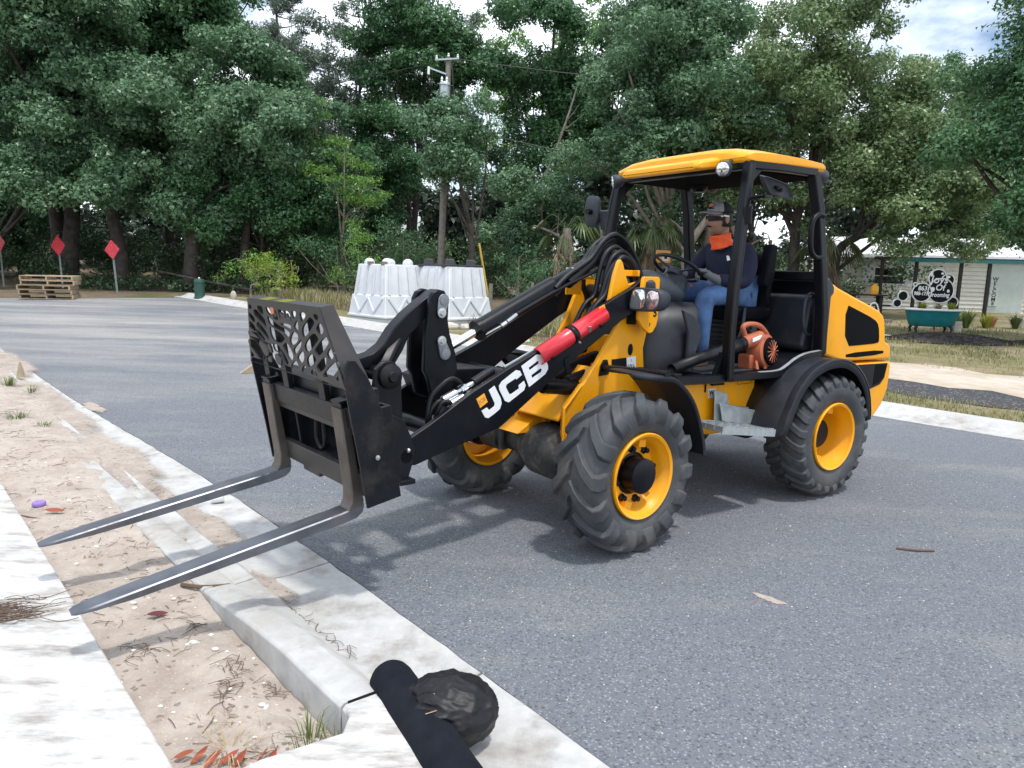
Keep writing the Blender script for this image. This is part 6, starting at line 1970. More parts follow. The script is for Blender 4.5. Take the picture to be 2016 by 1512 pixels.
road_sign(-13.45, 24.95, 0.66, 1.10, R(-4.5), R(-18), 'sign_red2', 'scuffed red diamond sign on a leaning post to the right of the pallets')
road_sign(-18.70, 27.0, 0.74, 1.15, R(-3.0), R(-25), 'sign_red', 'red diamond sign cut off by the left edge of the photo')
# pallet stack
pr = random.Random(5)
def pallet():
    e = empty('pallet')
    Lx, Wy = 1.36, 1.0
    for i in range(6):
        y = -Wy / 2 + 0.05 + i * (Wy - 0.1) / 5
        ob('deck_board', MB().box(-Lx / 2, Lx / 2, y - 0.048, y + 0.048, 0.112, 0.132), 'pallet', e, bevel=0.003).rotation_euler = (pr.uniform(-.01, .01), pr.uniform(-.008, .008), pr.uniform(-.006, .006))
    for i in range(3):
        y = -Wy / 2 + 0.05 + i * (Wy - 0.1) / 2
        ob('bottom_board', MB().box(-Lx / 2, Lx / 2, y - 0.048, y + 0.048, 0.0, 0.018), 'pallet', e, bevel=0.003)
    for i in range(3):
        x = -Lx / 2 + 0.022 + i * (Lx - 0.044) / 2
        ob('stringer', MB().box(x - 0.02, x + 0.02, -Wy / 2, Wy / 2, 0.0185, 0.1115), 'pallet', e, bevel=0.003)
    return e
def copy_tree(o, parent=None):
    c = o.copy()
    COL.objects.link(c)
    c.parent = parent
    for ch in o.children:
        copy_tree(ch, c)
    return c
p0_ = pallet()
names = ['lowest pallet of the stack, flat on the end of the asphalt', 'second pallet from the bottom of the stack', 'middle pallet of the stack beside the red sign post', 'second pallet from the top of the stack', 'topmost weathered wooden pallet of the stack, slightly skewed']
for i in range(5):
    e = p0_ if i == 0 else copy_tree(p0_)
    e.location = on(-13.70 + pr.uniform(-.05, .05), 21.75 + pr.uniform(-.05, .05), 0.004 + 0.1345 * i)
    e.rotation_euler = (pr.uniform(-.003, .003), pr.uniform(-.003, .003), R(18) + pr.uniform(-.05, .05))
    tag(e, names[i], 'pallet', 'wooden pallets stacked by the red signs')
# green utility pedestal, white marker
e = empty('utility_pedestal', on(-9.95, 23.3, 0.0))
tag(e, 'dark green cylindrical utility pedestal at the edge of the leaf litter', 'utility box')
ob('body', MB().lathe([(0.0, -0.02), (0.17, -0.02), (0.17, 0.06), (0.155, 0.07), (0.155, 0.50), (0.165, 0.51), (0.165, 0.57), (0.14, 0.62), (0.0, 0.64)], ax=(0, 0, 1), n=24), 'green_box', e)
ob('finial', MB().lathe([(0.03, 0.63), (0.03, 0.67), (0.0, 0.68)], ax=(0, 0, 1), n=10), 'white', e)
e = ob('limestone_rock', MB().ell((0, 0, 0.10), (0.10, 0.08, 0.17), 12, 8), 'stone', loc=on(-9.0, 23.6))
tag(e, 'small white stone standing right of the green utility pedestal', 'rock')

# water-filled barriers --------------------------------------------------------------
def barrier(corner, da, db, Lw, Ww, H, label, black_top, taper=1.0):
    a, b = Vector((*da, 0)).normalized(), Vector((*db, 0)).normalized()
    e = empty('traffic_barrier', on(*corner))
    tag(e, label, 'barrier', 'white plastic barriers beyond the far kerb')
    def P(u, v, z):
        q = a * (u * Lw) + b * (v * Ww)
        return (q.x, q.y, z * H)
    def ring(z, i):
        return [P(i, i, z), P(1 - i, i, z), P(1 - i, 1 - i, z), P(i, 1 - i, z)]
    m = MB().loft([ring(0.0, 0.03), ring(0.10, 0.035), ring(0.115, 0.0), ring(0.15, 0.0), ring(0.155, 0.018), ring(0.47, 0.060), ring(0.475, 0.080), ring(0.96, 0.135), ring(0.975, 0.145)])
    bd = ob('body', m, 'barrier', e, bevel=0.012, seg=2, smooth=40)
    # raised ribs on the two upper faces, zigzag on the lower faces
    m = MB()
    def ins(z):
        return 0.018 + (z - 0.155) / (0.47 - 0.155) * 0.042 if z < 0.472 else 0.08 + (z - 0.475) / 0.485 * 0.055
    for k in range(4):
        u = 0.10 + 0.80 * k / 3
        for f_ in (0, 1):
            pts = []
            for z in (0.48, 0.95):
                i = ins(z) - 0.004
                uu = i + (1 - 2 * i) * (u - 0.0)
                pts.append(P(uu, i, z) if f_ == 0 else P(i, uu, z))
            m.bar(pts[0], pts[1], 0.06, 0.06, up=tuple(b if f_ == 0 else a))
    for k in range(4):
        u0, u1 = 0.12 + 0.19 * k, 0.12 + 0.19 * (k + 1)
        z0, z1 = (0.44, 0.20) if k % 2 == 0 else (0.20, 0.44)
        for f_ in (0, 1):
            q0 = P(u0, ins(z0) - 0.003, z0) if f_ == 0 else P(ins(z0) - 0.003, u0, z0)
            q1 = P(u1, ins(z1) - 0.003, z1) if f_ == 0 else P(ins(z1) - 0.003, u1, z1)
            m.bar(q0, q1, 0.05, 0.05, up=tuple(b if f_ == 0 else a))
    ob('rib', m, 'barrier', bd, bevel=0.006)
    top = 'black_tray' if black_top else 'barrier'
    for (u, v) in ((0.27, 0.27), (0.73, 0.27), (0.5, 0.5), (0.27, 0.73), (0.73, 0.73)):
        c = P(u, v, 0.972)
        if black_top:
            ob('knob', MB().loft([[(c[0] + sx * s_, c[1] + sy * s_, c[2] + dz) for sx, sy in ((-1, -1), (1, -1), (1, 1), (-1, 1))] for s_, dz in ((0.13, 0.02), (0.10, 0.17))]), top, e, bevel=0.02)
        else:
            ob('knob', MB().ell((c[0], c[1], c[2] + 0.03), (0.13, 0.13, 0.12), 14, 8), top, e, smooth=60)
    if black_top:
        i = 0.13
        ob('tray', MB().loft([[P(i, i, z), P(1 - i, i, z), P(1 - i, 1 - i, z), P(i, 1 - i, z)] for z in (0.974, 1.0)]), 'black_tray', e, bevel=0.008)
        m = MB()
        for u in (0.25, 0.75):
            c = P(u, 0.15, 0.965)
            m.box(c[0] - 0.09, c[0] + 0.09, c[1] - 0.05, c[1] + 0.05, c[2] - 0.02, c[2] + 0.02)
        ob('strap', m, 'black_tray', e)
    else:
        for u in (0.2, 0.55):
            c = P(u, 0.15, 0.975)
            ob('lug', MB().box(c[0] - 0.07, c[0] + 0.07, c[1] - 0.04, c[1] + 0.06, c[2] - 0.02, c[2] + 0.06), 'wood_pole', e)
    m = MB()
    for u in (0.3, 0.62):
        c = P(u, 0.125, 0.66)
        m.lathe([(0.022, 0.0), (0.0, 0.004)], o=c, ax=tuple(-b), n=10)
    ob('drain_hole', m, 'dark_print', bd)
barrier((-2.98, 16.95), (-0.72, 0.70), (0.62, 0.78), 1.55, 1.45, 1.46, 'white plastic water barrier with rounded white knobs, left of the pair', False)
barrier((-1.50, 17.0), (-0.75, 0.66), (0.62, 0.78), 1.60, 1.60, 1.46, 'white plastic water barrier with a black tray on top, right of the pair', True)

# utility pole ----------------------------------------------------------------------
e = empty('utility_pole', on(-2.55, 25.0, -0.1))
e.rotation_euler = (0, R(1.4), 0)
tag(e, 'weathered wooden utility pole with a grey transformer rising behind the white barriers', 'utility pole')
ob('pole', MB().tube([(0, 0, 0), (0, 0, 3), (0, 0, 7.95)], [0.125, 0.11, 0.09], 14), 'wood_pole', e, smooth=60)
m = MB().lathe([(0.0, 6.55), (0.155, 6.55), (0.16, 6.6), (0.16, 7.02), (0.18, 7.04), (0.18, 7.09), (0.14, 7.14), (0.0, 7.16)], o=(-0.07, -0.24, 0), ax=(0, 0, 1), n=22)
tf = ob('transformer', m, 'galv', e, smooth=40)
for dx in (-0.10, 0.06):
    m = MB().lathe([(0.03, 7.13), (0.04, 7.17), (0.025, 7.20), (0.04, 7.23), (0.025, 7.30), (0.0, 7.32)], o=(-0.07 + dx, -0.24, 0), ax=(0, 0, 1), n=12)
    ob('bushing', m, 'white', tf)
ob('crossarm', MB().bar((-0.42, -0.1, 7.84), (0.34, -0.1, 7.92), 0.06, 0.05), 'galv', e)
ob('bracket', MB().bar((-0.60, -0.12, 7.58), (-0.05, -0.1, 7.42), 0.04, 0.05), 'galv', e)
for x, z in ((-0.38, 7.86), (0.30, 7.93), (0.0, 7.95)):
    m = MB().lathe([(0.025, 0.0), (0.045, 0.03), (0.025, 0.06), (0.04, 0.09), (0.0, 0.13)], o=(x, -0.1, z), ax=(0, 0, 1), n=12)
    ob('insulator', m, 'white', e)
ob('fuse_cutout', MB().lathe([(0.04, 0.0), (0.04, 0.2), (0.025, 0.24)], o=(-0.62, -0.12, 7.38), ax=(0, 0, 1), n=12), 'white', e)
ob('down_cable', MB().tube(spline([(0.12, -0.05, 7.8), (0.18, -0.08, 7.1), (0.22, -0.05, 6.4), (0.12, -0.02, 5.8)], 5), 0.02, 6), 'wire', e)
def cable(p, q, sag, label, r=0.016):
    p, q = Vector(p), Vector(q)
    pts = []
    for i in range(25):
        t = i / 24
        a = p.lerp(q, t)
        a.z -= sag * 4 * t * (1 - t)
        pts.append(a)
    o = ob('power_line', MB().tube(pts, r, 5), 'wire', smooth=0)
    tag(o, label, 'power line')
cable((-2.05, 24.9, 8.3), (24, 27, 9.2), 0.8, 'upper overhead wire running right from the top of the utility pole')
cable((-2.3, 24.9, 6.3), (22, 24, 5.9), 1.4, 'lower overhead wire crossing the oaks to the right of the utility pole')
cable((-2.75, 24.9, 8.2), (-24, 36, 9.5), 0.9, 'overhead wire running left from the utility pole into the pines')
# yellow guy guard, stumps and posts behind the barriers
e = ob('guy_wire_guard', MB().tube([(0.15, 0, 0), (-0.25, 0.1, 2.0)], 0.035, 8), 'yellow_tube', loc=on(-0.95, 24.0))
tag(e, 'thin yellow guy wire guard leaning right of the utility pole', 'guy wire')
for x, y, h, r, lb, mtn in ((-0.72, 21.3, 0.85, 0.07, 'short weathered fence post just right of the black-topped barrier', 'wood_pole'), (0.46, 20.6, 0.95, 0.05, 'pale thin post behind the right loader headlight', 'bark_pale'), (1.02, 20.9, 0.9, 0.06, 'pale stump post to the right of the thin post', 'bark_pale')):
    e = ob('wooden_post', MB().tube([(0, 0, -0.1), (0.02, 0, h * 0.6), (0.03, 0.01, h)], [r, r * 0.9, r * 0.85], 9), mtn, loc=on(x, y), smooth=50)
    tag(e, lb, 'post')

# ------------------------------------------------------------------ house on the right
HX, HY = 13.0, 29.5
hu = Vector((0.965, -0.26, 0)).normalized()
hn = Vector((-0.26, -0.965, 0)).normalized()     # towards the road
HYAW = math.atan2(hu.y, hu.x)
house = empty('mobile_home', on(HX, HY, -0.65), HYAW)
tag(house, 'cream mobile home with lap siding, white metal roof and a dark window behind the oaks', 'house')
HL, HD, HH = 16.0, 5.0, 2.62
m = MB().box(0, HL, 0.02, HD, 0.25, HH)
ob('wall', m, 'siding', house)
m = MB()
nb_ = 15
for k in range(nb_):
    z0 = 0.28 + (HH - 0.30) * k / nb_
    z1 = 0.28 + (HH - 0.30) * (k + 1) / nb_
    m.loft([[(x, -0.045, z0), (x, -0.004, z1), (x, 0.018, z1), (x, 0.018, z0)] for x in (0.0, HL)])
    m.loft([[(-0.022, y, z0), (-0.004, y, z1), (0.018, y, z1), (0.018, y, z0)] for y in (0.0, HD)])
s_ = ob('siding', m, 'siding', house)
m = MB()
m.loft([[(-0.25, -0.30, HH + 0.02), (-0.25, HD / 2, HH + 0.80), (-0.25, HD + 0.30, HH + 0.02), (-0.25, HD + 0.30, HH + 0.07), (-0.25, HD / 2, HH + 0.86), (-0.25, -0.30, HH + 0.07)], [(HL + 0.2, -0.30, HH + 0.02), (HL + 0.2, HD / 2, HH + 0.80), (HL + 0.2, HD + 0.30, HH + 0.02), (HL + 0.2, HD + 0.30, HH + 0.07), (HL + 0.2, HD / 2, HH + 0.86), (HL + 0.2, -0.30, HH + 0.07)]])
rf = ob('roof', m, 'roof_metal', house)
m = MB()
for k in range(34):
    x = -0.2 + k * 0.48
    m.bar((x, -0.29, HH + 0.075), (x, HD / 2, HH + 0.865), 0.03, 0.03)
ob('roof_seam', m, 'roof_metal', rf)
ob('fascia', MB().box(-0.2, HL, -0.33, -0.305, HH - 0.06, HH + 0.06), 'trim', house)
def window(x0, x1, z0, z1):
    w = ob('window', MB().box(x0 - 0.06, x1 + 0.06, -0.045, 0.0, z0 - 0.06, z1 + 0.06), 'trim', house, bevel=0.006)
    ob('pane', MB().box(x0, x1, -0.050, -0.046, z0, (z0 + z1) / 2 - 0.02), 'window', w)
    ob('pane', MB().box(x0, x1, -0.050, -0.046, (z0 + z1) / 2 + 0.02, z1), 'window', w)
    for a, b in ((x0 - 0.42, x0 - 0.08), (x1 + 0.08, x1 + 0.42)):
        ob('shutter', MB().box(a, b, -0.05, -0.024, z0 - 0.10, z1 + 0.12), 'trim', w, bevel=0.006)
window(1.15, 2.18, 1.58, 2.17)
d = ob('door', MB().box(5.05, 6.30, -0.06, 0.0, 0.40, 2.42), 'doorpaint', house, bevel=0.01)
ob('handle', MB().ell((5.20, -0.08, 1.35), 0.04, 10, 6), 'zinc', d)
ob('door_panel', MB().box(6.42, 7.5, -0.05, 0.0, 0.35, 2.45), 'doorpaint', house, bevel=0.01)
wsn = ob('welcome_sign', MB().box(5.17, 5.47, -0.10, -0.065, 0.85, 1.95), 'doorpaint', house, bevel=0.005)
for i, ch in enumerate('WELCOME'):
    lettering(ch, 0.19, (5.32, -0.1025, 1.86 - 0.152 * i), (1, 0, 0), (0, 0, 1), 'postdark', wsn, extrude=0.001, bold=0.004)
mt_ = ob('electric_meter', MB().box(7.6, 8.05, -0.20, -0.03, 1.0, 1.4), 'grey_steel', house, bevel=0.01)
ob('conduit', MB().tube([(3.0, -0.05, 1.3), (2.9, -0.06, 1.0), (2.75, -0.05, 0.5)], 0.02, 6), 'wire', house)
# porch: posts and teal fascia in front of the house
porch = empty('porch', on(12.8, 26.6), HYAW)
tag(porch, 'open porch frame with dark posts and a teal fascia in front of the cream home', 'porch')
for x in (0.27, 1.37, 2.78, 3.65):
    ob('post', MB().box(x - 0.055, x + 0.055, -0.055, 0.055, -0.3, 1.86), 'postdark', porch, bevel=0.008)
ob('beam', MB().box(0.0, 5.6, -0.06, 0.06, 1.86, 1.96), 'postdark', porch)
ob('fascia', MB().box(0.75, 5.6, -0.09, -0.062, 1.80, 1.92), 'teal', porch)
ob('deck', MB().box(0.0, 5.6, -0.2, 2.6, -0.15, -0.05), 'postdark', porch)
# table and hydrant-like items by the left post
e = empty('picnic_table', on(11.35, 23.9), HYAW)
tag(e, 'dark wooden picnic table under the window of the cream home', 'table')
ob('table_top', MB().box(-0.55, 0.55, -0.35, 0.35, 0.70, 0.75), 'postdark', e, bevel=0.01)
for sx in (-0.4, 0.4):
    ob('leg', MB().box(sx - 0.05, sx + 0.05, -0.3, 0.3, 0.0, 0.70), 'postdark', e, bevel=0.008)
ob('bench', MB().box(-0.6, 0.6, -0.75, -0.5, 0.40, 0.45), 'postdark', e, bevel=0.01)
e = ob('water_jug', MB().lathe([(0.0, 0.0), (0.11, 0.0), (0.12, 0.03), (0.12, 0.22), (0.10, 0.27), (0.05, 0.30), (0.05, 0.33), (0.0, 0.33)], ax=(0, 0, 1), n=18), 'badge', loc=on(11.55, 23.8, 0.752), smooth=50)
tag(e, 'orange-yellow jug standing on the dark picnic table', 'jug')

# teal claw-foot bathtub planter with the bubble sign
tub = empty('bathtub_planter', on(10.76, 19.0, 0.04), R(-10))
tub.scale = (0.95, 0.95, 0.95)
tag(tub, 'teal claw-foot bathtub planter with a white rim on the mulch bed', 'bathtub')
rings = []
for z, lx, ly in ((0.17, 0.50, 0.22), (0.20, 0.55, 0.26), (0.38, 0.62, 0.31), (0.58, 0.67, 0.345), (0.61, 0.69, 0.36)):
    ring = []
    for k in range(32):
        a = 2 * math.pi * k / 32
        ca, sa = math.cos(a), math.sin(a)
        ring.append((lx * math.copysign(abs(ca) ** 0.7, ca), ly * math.copysign(abs(sa) ** 0.85, sa), z))
    rings.append(ring)
ob('basin', MB().loft(rings), 'teal', tub, smooth=60)
rim = []
for k in range(33):
    a = 2 * math.pi * k / 32
    ca, sa = math.cos(a), math.sin(a)
    rim.append((0.70 * math.copysign(abs(ca) ** 0.7, ca), 0.37 * math.copysign(abs(sa) ** 0.85, sa), 0.625))
ob('rim', MB().tube(rim, 0.030, 8, cap=False), 'enamel', tub, smooth=60)
for sx in (-0.42, 0.42):
    for sy in (-0.2, 0.2):
        ob('claw_foot', MB().tube([(sx, sy, 0.20), (sx * 1.08, sy * 1.15, 0.10), (sx * 1.0, sy * 1.1, 0.02), (sx * 1.12, sy * 1.2, 0.0)], [0.05, 0.035, 0.03, 0.035], 8), 'postdark', tub, smooth=50)
ob('drain', MB().tube([(0.08, 0, 0.18), (0.08, -0.1, 0.02)], 0.025, 8), 'terracotta', tub)
ob('soil', MB().lathe([(0.62, 0.6), (0.0, 0.64)], ax=(0, 0, 1), n=24).xf(0, Matrix.Diagonal((1, 0.52, 1, 1))), 'mulch', tub)
sgn = empty('bubble_sign', on(10.74, 19.25, 0.80), R(-12))
sgn.scale = (0.98, 1, 1.02)
tag(sgn, 'black and white bubble-shaped sign reading Joys Of Grooming above the teal bathtub', 'sign')
def bubble(x, z, r, y=0.0, ring=0.028, rz=None):
    rz = rz or r
    m = MB().loft([[(x + r * math.cos(a), yy, z + rz * math.sin(a)) for a in [2 * math.pi * k / 28 for k in range(28)]] for yy in (y, y + 0.02)])
    b = ob('bubble', m, 'dark_print', sgn, smooth=30)
    ob('bubble_rim', MB().tube([(x + r * math.cos(a), y, z + rz * math.sin(a)) for a in [2 * math.pi * k / 28 for k in range(29)]], ring * 0.62, 6, cap=False), 'enamel', b, smooth=60)
    return b
bubble(-0.155, 0.245, 0.235)
bubble(-0.60, 0.14, 0.125, 0.01)
bubble(-0.72, -0.05, 0.105, 0.02)
bubble(-0.335, 0.44, 0.045, -0.004)
bb = bubble(0.30, 0.30, 0.31, 0.004)
bubble(0.20, 0.62, 0.215, 0.024)
bubble(0.45, 0.57, 0.155, 0.028)
bubble(0.62, 0.02, 0.13, 0.03)
m = MB()
for x, z, rx, rz_, yy in ((0.095, 0.33, 0.05, 0.062, -0.012), (0.475, 0.30, 0.033, 0.042, -0.008), (0.30, 0.735, 0.035, 0.03, 0.012), (0.45, 0.655, 0.05, 0.035, 0.016), (0.04, 0.72, 0.035, 0.07, 0.012)):
    m.loft([[(x + rx * math.cos(a), y, z + rz_ * math.sin(a)) for a in [2 * math.pi * k / 14 for k in range(14)]] for y in (yy, yy + 0.008)])
ob('bubble_highlight', m, 'enamel', sgn, smooth=0)
m = MB()
for px_, z0 in ((-0.15, -0.2), (0.3, -0.2)):
    m.box(px_ - 0.02, px_ + 0.02, 0.03, 0.06, z0 - 0.1, 0.3)
ob('stake', m, 'postdark', sgn)
for body_, sz, x, z, y in (('863', 0.155, -0.15, 0.345, -0.003), ('988-1731', 0.125, -0.155, 0.215, -0.003), ('Joys', 0.27, 0.235, 0.575, -0.002), ('Of', 0.22, 0.27, 0.375, -0.002), ('Grooming', 0.150, 0.245, 0.195, -0.030)):
    lettering(body_, sz, (x, y - 0.004, z), (1, 0, 0), (0, 0, 1), 'enamel', bb, extrude=0.001, bold=0.004, shear=0.12, sx=0.82 if len(body_) > 5 else 0.95)
# garden hose reel behind the loader's tail
e = ob('garden_hose', MB().tube(spline([(0, 0, 0.55), (0.05, 0.05, 0.75), (0.15, 0.0, 0.80), (0.25, 0.02, 0.6), (0.28, 0, 0.3), (0.35, -0.05, 0.05), (0.8, -0.2, 0.02), (1.6, -0.1, 0.02)], 6), 0.018, 7), 'enamel', loc=on(8.75, 18.2), smooth=60)
tag(e, 'white garden hose hanging down and trailing over the grass toward the bathtub', 'hose')
e = empty('concrete_block', on(11.75, 19.6), R(20))
tag(e, 'grey concrete block standing at the right end of the bathtub', 'block')
ob('block', MB().box(-0.13, 0.13, -0.1, 0.1, 0, 0.30), 'stone', e, bevel=0.01)
for i, (x, y, mtl, lb) in enumerate(((13.95, 21.6, 'terracotta', 'terracotta pot among the plants beside the porch'), (15.0, 21.7, 'enamel', 'white rounded garden pot at the right edge of the yard'))):
    e = ob('flower_pot', MB().lathe([(0.0, 0.0), (0.12, 0.0), (0.18, 0.24), (0.20, 0.24), (0.20, 0.29), (0.16, 0.29), (0.15, 0.2), (0.0, 0.2)], ax=(0, 0, 1), n=20), mtl, loc=on(x, y), smooth=40)
    tag(e, lb, 'flower pot')
e = ob('landscape_timber', MB().box(-1.3, 1.3, -0.07, 0.07, 0, 0.11), 'bark_pale', loc=on(10.2, 21.6), rz=R(28), bevel=0.01)
tag(e, 'pale landscape timber edging the yard in front of the picnic table', 'timber')
# ------------------------------------------------------------------ trees and plants
NR = np.random.default_rng(11)
def leaf_mesh(name, centers, normals, size, aspect=0.5, jitter=0.35, droop=0.0):
    """one diamond-shaped leaf quad at every centre"""
    n = len(centers)
    c = np.asarray(centers, dtype=np.float64)
    nn = np.asarray(normals, dtype=np.float64) + NR.normal(0, 0.75, (n, 3))
    nn /= np.linalg.norm(nn, axis=1)[:, None] + 1e-9
    t = NR.normal(0, 1, (n, 3))
    t[:, 2] -= droop
    t -= nn * (t * nn).sum(1)[:, None]
    t /= np.linalg.norm(t, axis=1)[:, None] + 1e-9
    b = np.cross(nn, t)
    s = (size * (1 + NR.uniform(-jitter, jitter, n)))[:, None]
    k = s * aspect * 0.5
    v = np.empty((n, 3, 3))
    v[:, 0] = c - t * s * 0.5 + b * k * 0.35
    v[:, 1] = c + t * s * 0.5 + b * k * 0.2
    v[:, 2] = c - b * k * 1.3 - t * s * 0.02
    me = bpy.data.meshes.new(name)
    me.vertices.add(n * 3)
    me.vertices.foreach_set('co', v.reshape(-1).astype(np.float32))
    me.loops.add(n * 3)
    me.loops.foreach_set('vertex_index', np.arange(n * 3, dtype=np.int32))
    me.polygons.add(n)
    me.polygons.foreach_set('loop_start', np.arange(0, n * 3, 3, dtype=np.int32))
    me.update(calc_edges=True)
    me.validate()
    return me
def clump_points(cl, per, flat=0.75):
    """points spread over the outer part of each clump (x, y, z, r)"""
    cs, ns = [], []
    for x, y, z, r in cl:
        k = max(6, int(per * (r / 0.7) ** 2))
        d = NR.normal(0, 1, (k, 3))
        d /= np.linalg.norm(d, axis=1)[:, None]
        # ragged: sprays of leaves rather than a smooth ball
        spray = 0.75 + 0.35 * np.sin(d @ NR.normal(0, 4.0, 3) + NR.uniform(0, 6)) * np.sin(d @ NR.normal(0, 5.0, 3))
        rad = r * spray * NR.uniform(0.45, 1.12, k) ** 0.6
        p = d * rad[:, None]
        p[:, 2] *= flat
        cs.append(p + np.array([x, y, z]))
        dn = d.copy()
        dn[:, 2] += 0.5
        ns.append(dn)
    return np.concatenate(cs), np.concatenate(ns)
def crown_clumps(center, rad, n, rr, seed, low_cut=-0.75, shell=0.55, lobes=None):
    """two levels: big lobes fill the crown's ellipsoid, leaf clumps sit on the lobes"""
    g = np.random.default_rng(seed)
    rm = (rad[0] * rad[1] * rad[2]) ** (1 / 3)
    L = lobes or max(6, int(5 + n / 8))
    lob = []
    while len(lob) < L:
        d = g.normal(0, 1, 3)
        d /= np.linalg.norm(d)
        if d[2] < low_cut:
            continue
        u = 0.84 * g.random() ** 0.40
        lr = rm * g.uniform(0.26, 0.42)
        lob.append((np.array(center) + d * np.array(rad) * u, lr))
    out = []
    k = 0
    while len(out) < n:
        c, lr = lob[k % L]
        k += 1
        d = g.normal(0, 1, 3)
        d /= np.linalg.norm(d)
        if d[2] < -0.35:
            d[2] *= -1
        p = c + d * lr * np.array([1.15, 1.0, 0.8]) * (0.65 + 0.45 * g.random())
        out.append((p[0], p[1], p[2], g.uniform(*rr) * 0.78))
    # thin fill between the lobes
    for _ in range(int(n * 0.18)):
        d = g.normal(0, 1, 3)
        d /= np.linalg.norm(d)
        p = np.array(center) + d * np.array(rad) * 0.75 * g.random() ** 0.5
        out.append((p[0], p[1], p[2], g.uniform(*rr) * 0.8))
    return out
def tree(name, base, center, rad, n, rr, per, leaf, lmat, label, seed, trunk_r=0.2, bark='bark', group=None, cat='tree', limbs=9, aspect=0.5, low=-0.75, lean=None, twigs=0, shell=0.55, flat=0.75, extra=(), rise=(0.45, 0.7)):
    e = empty(name, on(base[0], base[1]))
    O = e.location.copy()
    tag(e, label, cat, group)
    if name in ('oak_tree', 'background_tree'):
        rad = (rad[0] * 1.14, rad[1] * 1.1, rad[2] * 1.16)
        center = (center[0], center[1], center[2] - 0.06 * rad[2])
    if name == 'oak_tree':
        n, rr, per, leaf, low = int(n * 1.6), (rr[0] * 1.15, rr[1] * 1.2), per * 2.1, leaf * 0.96, min(low, -0.95)
        aspect = 0.75
    cl = crown_clumps(center, rad, n, rr, seed, low, shell)
    if name == 'oak_tree':      # the far side of a crown needs fewer leaves
        cl = [c for i, c in enumerate(cl) if c[1] < center[1] + 0.25 * rad[1] or i % 5 < 2]
    cl += list(extra)
    P, N = clump_points(cl, per, flat)
    P = P - np.array(O)
    me = leaf_mesh('crown', P, N, leaf, aspect)
    ob('crown', me, lmat, e, fix=False, smooth=0)
    r = random.Random(seed)
    m = MB()
    top = Vector(center) - O
    mid = Vector((top.x * rise[0] + r.uniform(-.3, .3), top.y * rise[0], top.z * 0.45))
    fork_ = Vector((top.x * rise[1], top.y * rise[1], max(0.6, top.z - rad[2] * 0.55)))
    path = spline([Vector((0, 0, -0.15)), Vector((0.02, 0, 0.35)), mid if mid.z < fork_.z else fork_ * 0.5, fork_, top + Vector((0, 0, rad[2] * 0.45))], 5)
    k = len(path)
    m.tube(path, [trunk_r * (1.35 - 0.35 * min(1, i / 3)) * (1 - 0.80 * i / (k - 1)) for i in range(k)], 10)
    order = sorted(range(len(cl)), key=lambda i: r.random())[:limbs]
    for i in order:
        q = Vector(cl[i][:3]) - O
        st = path[r.randint(int(k * 0.40), int(k * 0.8))]
        bend = st.lerp(q, 0.5) + Vector((r.uniform(-.4, .4), r.uniform(-.4, .4), r.uniform(-.1, .5)))
        pp = spline([st, bend, q], 5)
        rr0 = trunk_r * r.uniform(0.22, 0.42)
        m.tube(pp, [rr0 * (1 - 0.85 * j / (len(pp) - 1)) for j in range(len(pp))], 6)
        for _ in range(twigs):
            s0 = pp[r.randint(3, len(pp) - 1)]
            d0 = Vector((r.uniform(-1, 1), r.uniform(-1, 1), r.uniform(-.3, .9))) * r.uniform(.5, 1.2)
            m.tube(spline([s0, s0 + d0 * .5 + Vector((0, 0, .1)), s0 + d0], 3), [0.025, 0.022, 0.018, 0.015, 0.012, 0.010, 0.008], 4)
    ob('trunk', m, bark, e, smooth=60)
    return e

G_L = 'oaks at the end of the road'
# left group of live oaks
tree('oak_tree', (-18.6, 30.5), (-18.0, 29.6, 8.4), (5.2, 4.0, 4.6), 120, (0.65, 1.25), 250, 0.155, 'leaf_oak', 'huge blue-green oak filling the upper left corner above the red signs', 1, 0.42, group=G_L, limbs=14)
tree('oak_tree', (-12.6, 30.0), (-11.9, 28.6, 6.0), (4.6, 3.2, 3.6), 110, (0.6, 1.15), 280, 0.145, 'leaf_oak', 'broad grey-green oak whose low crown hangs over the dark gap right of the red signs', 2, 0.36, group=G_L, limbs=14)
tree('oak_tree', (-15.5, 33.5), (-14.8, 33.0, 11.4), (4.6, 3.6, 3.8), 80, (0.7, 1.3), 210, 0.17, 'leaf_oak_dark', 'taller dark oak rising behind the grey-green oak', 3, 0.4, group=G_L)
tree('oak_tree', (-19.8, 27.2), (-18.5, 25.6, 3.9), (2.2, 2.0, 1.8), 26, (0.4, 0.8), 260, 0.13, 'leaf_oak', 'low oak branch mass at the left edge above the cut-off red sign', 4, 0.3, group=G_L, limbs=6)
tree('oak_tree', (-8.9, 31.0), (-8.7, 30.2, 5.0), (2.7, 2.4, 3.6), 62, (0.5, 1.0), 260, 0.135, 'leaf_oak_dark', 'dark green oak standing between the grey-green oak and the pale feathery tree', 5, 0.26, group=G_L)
tree('oak_tree', (-22.5, 34), (-23.5, 33.0, 7.0), (5.0, 3.6, 5.5), 60, (0.8, 1.4), 190, 0.18, 'leaf_oak_dark', 'dark oak at the far left edge behind the other oaks', 6, 0.4, group=G_L)
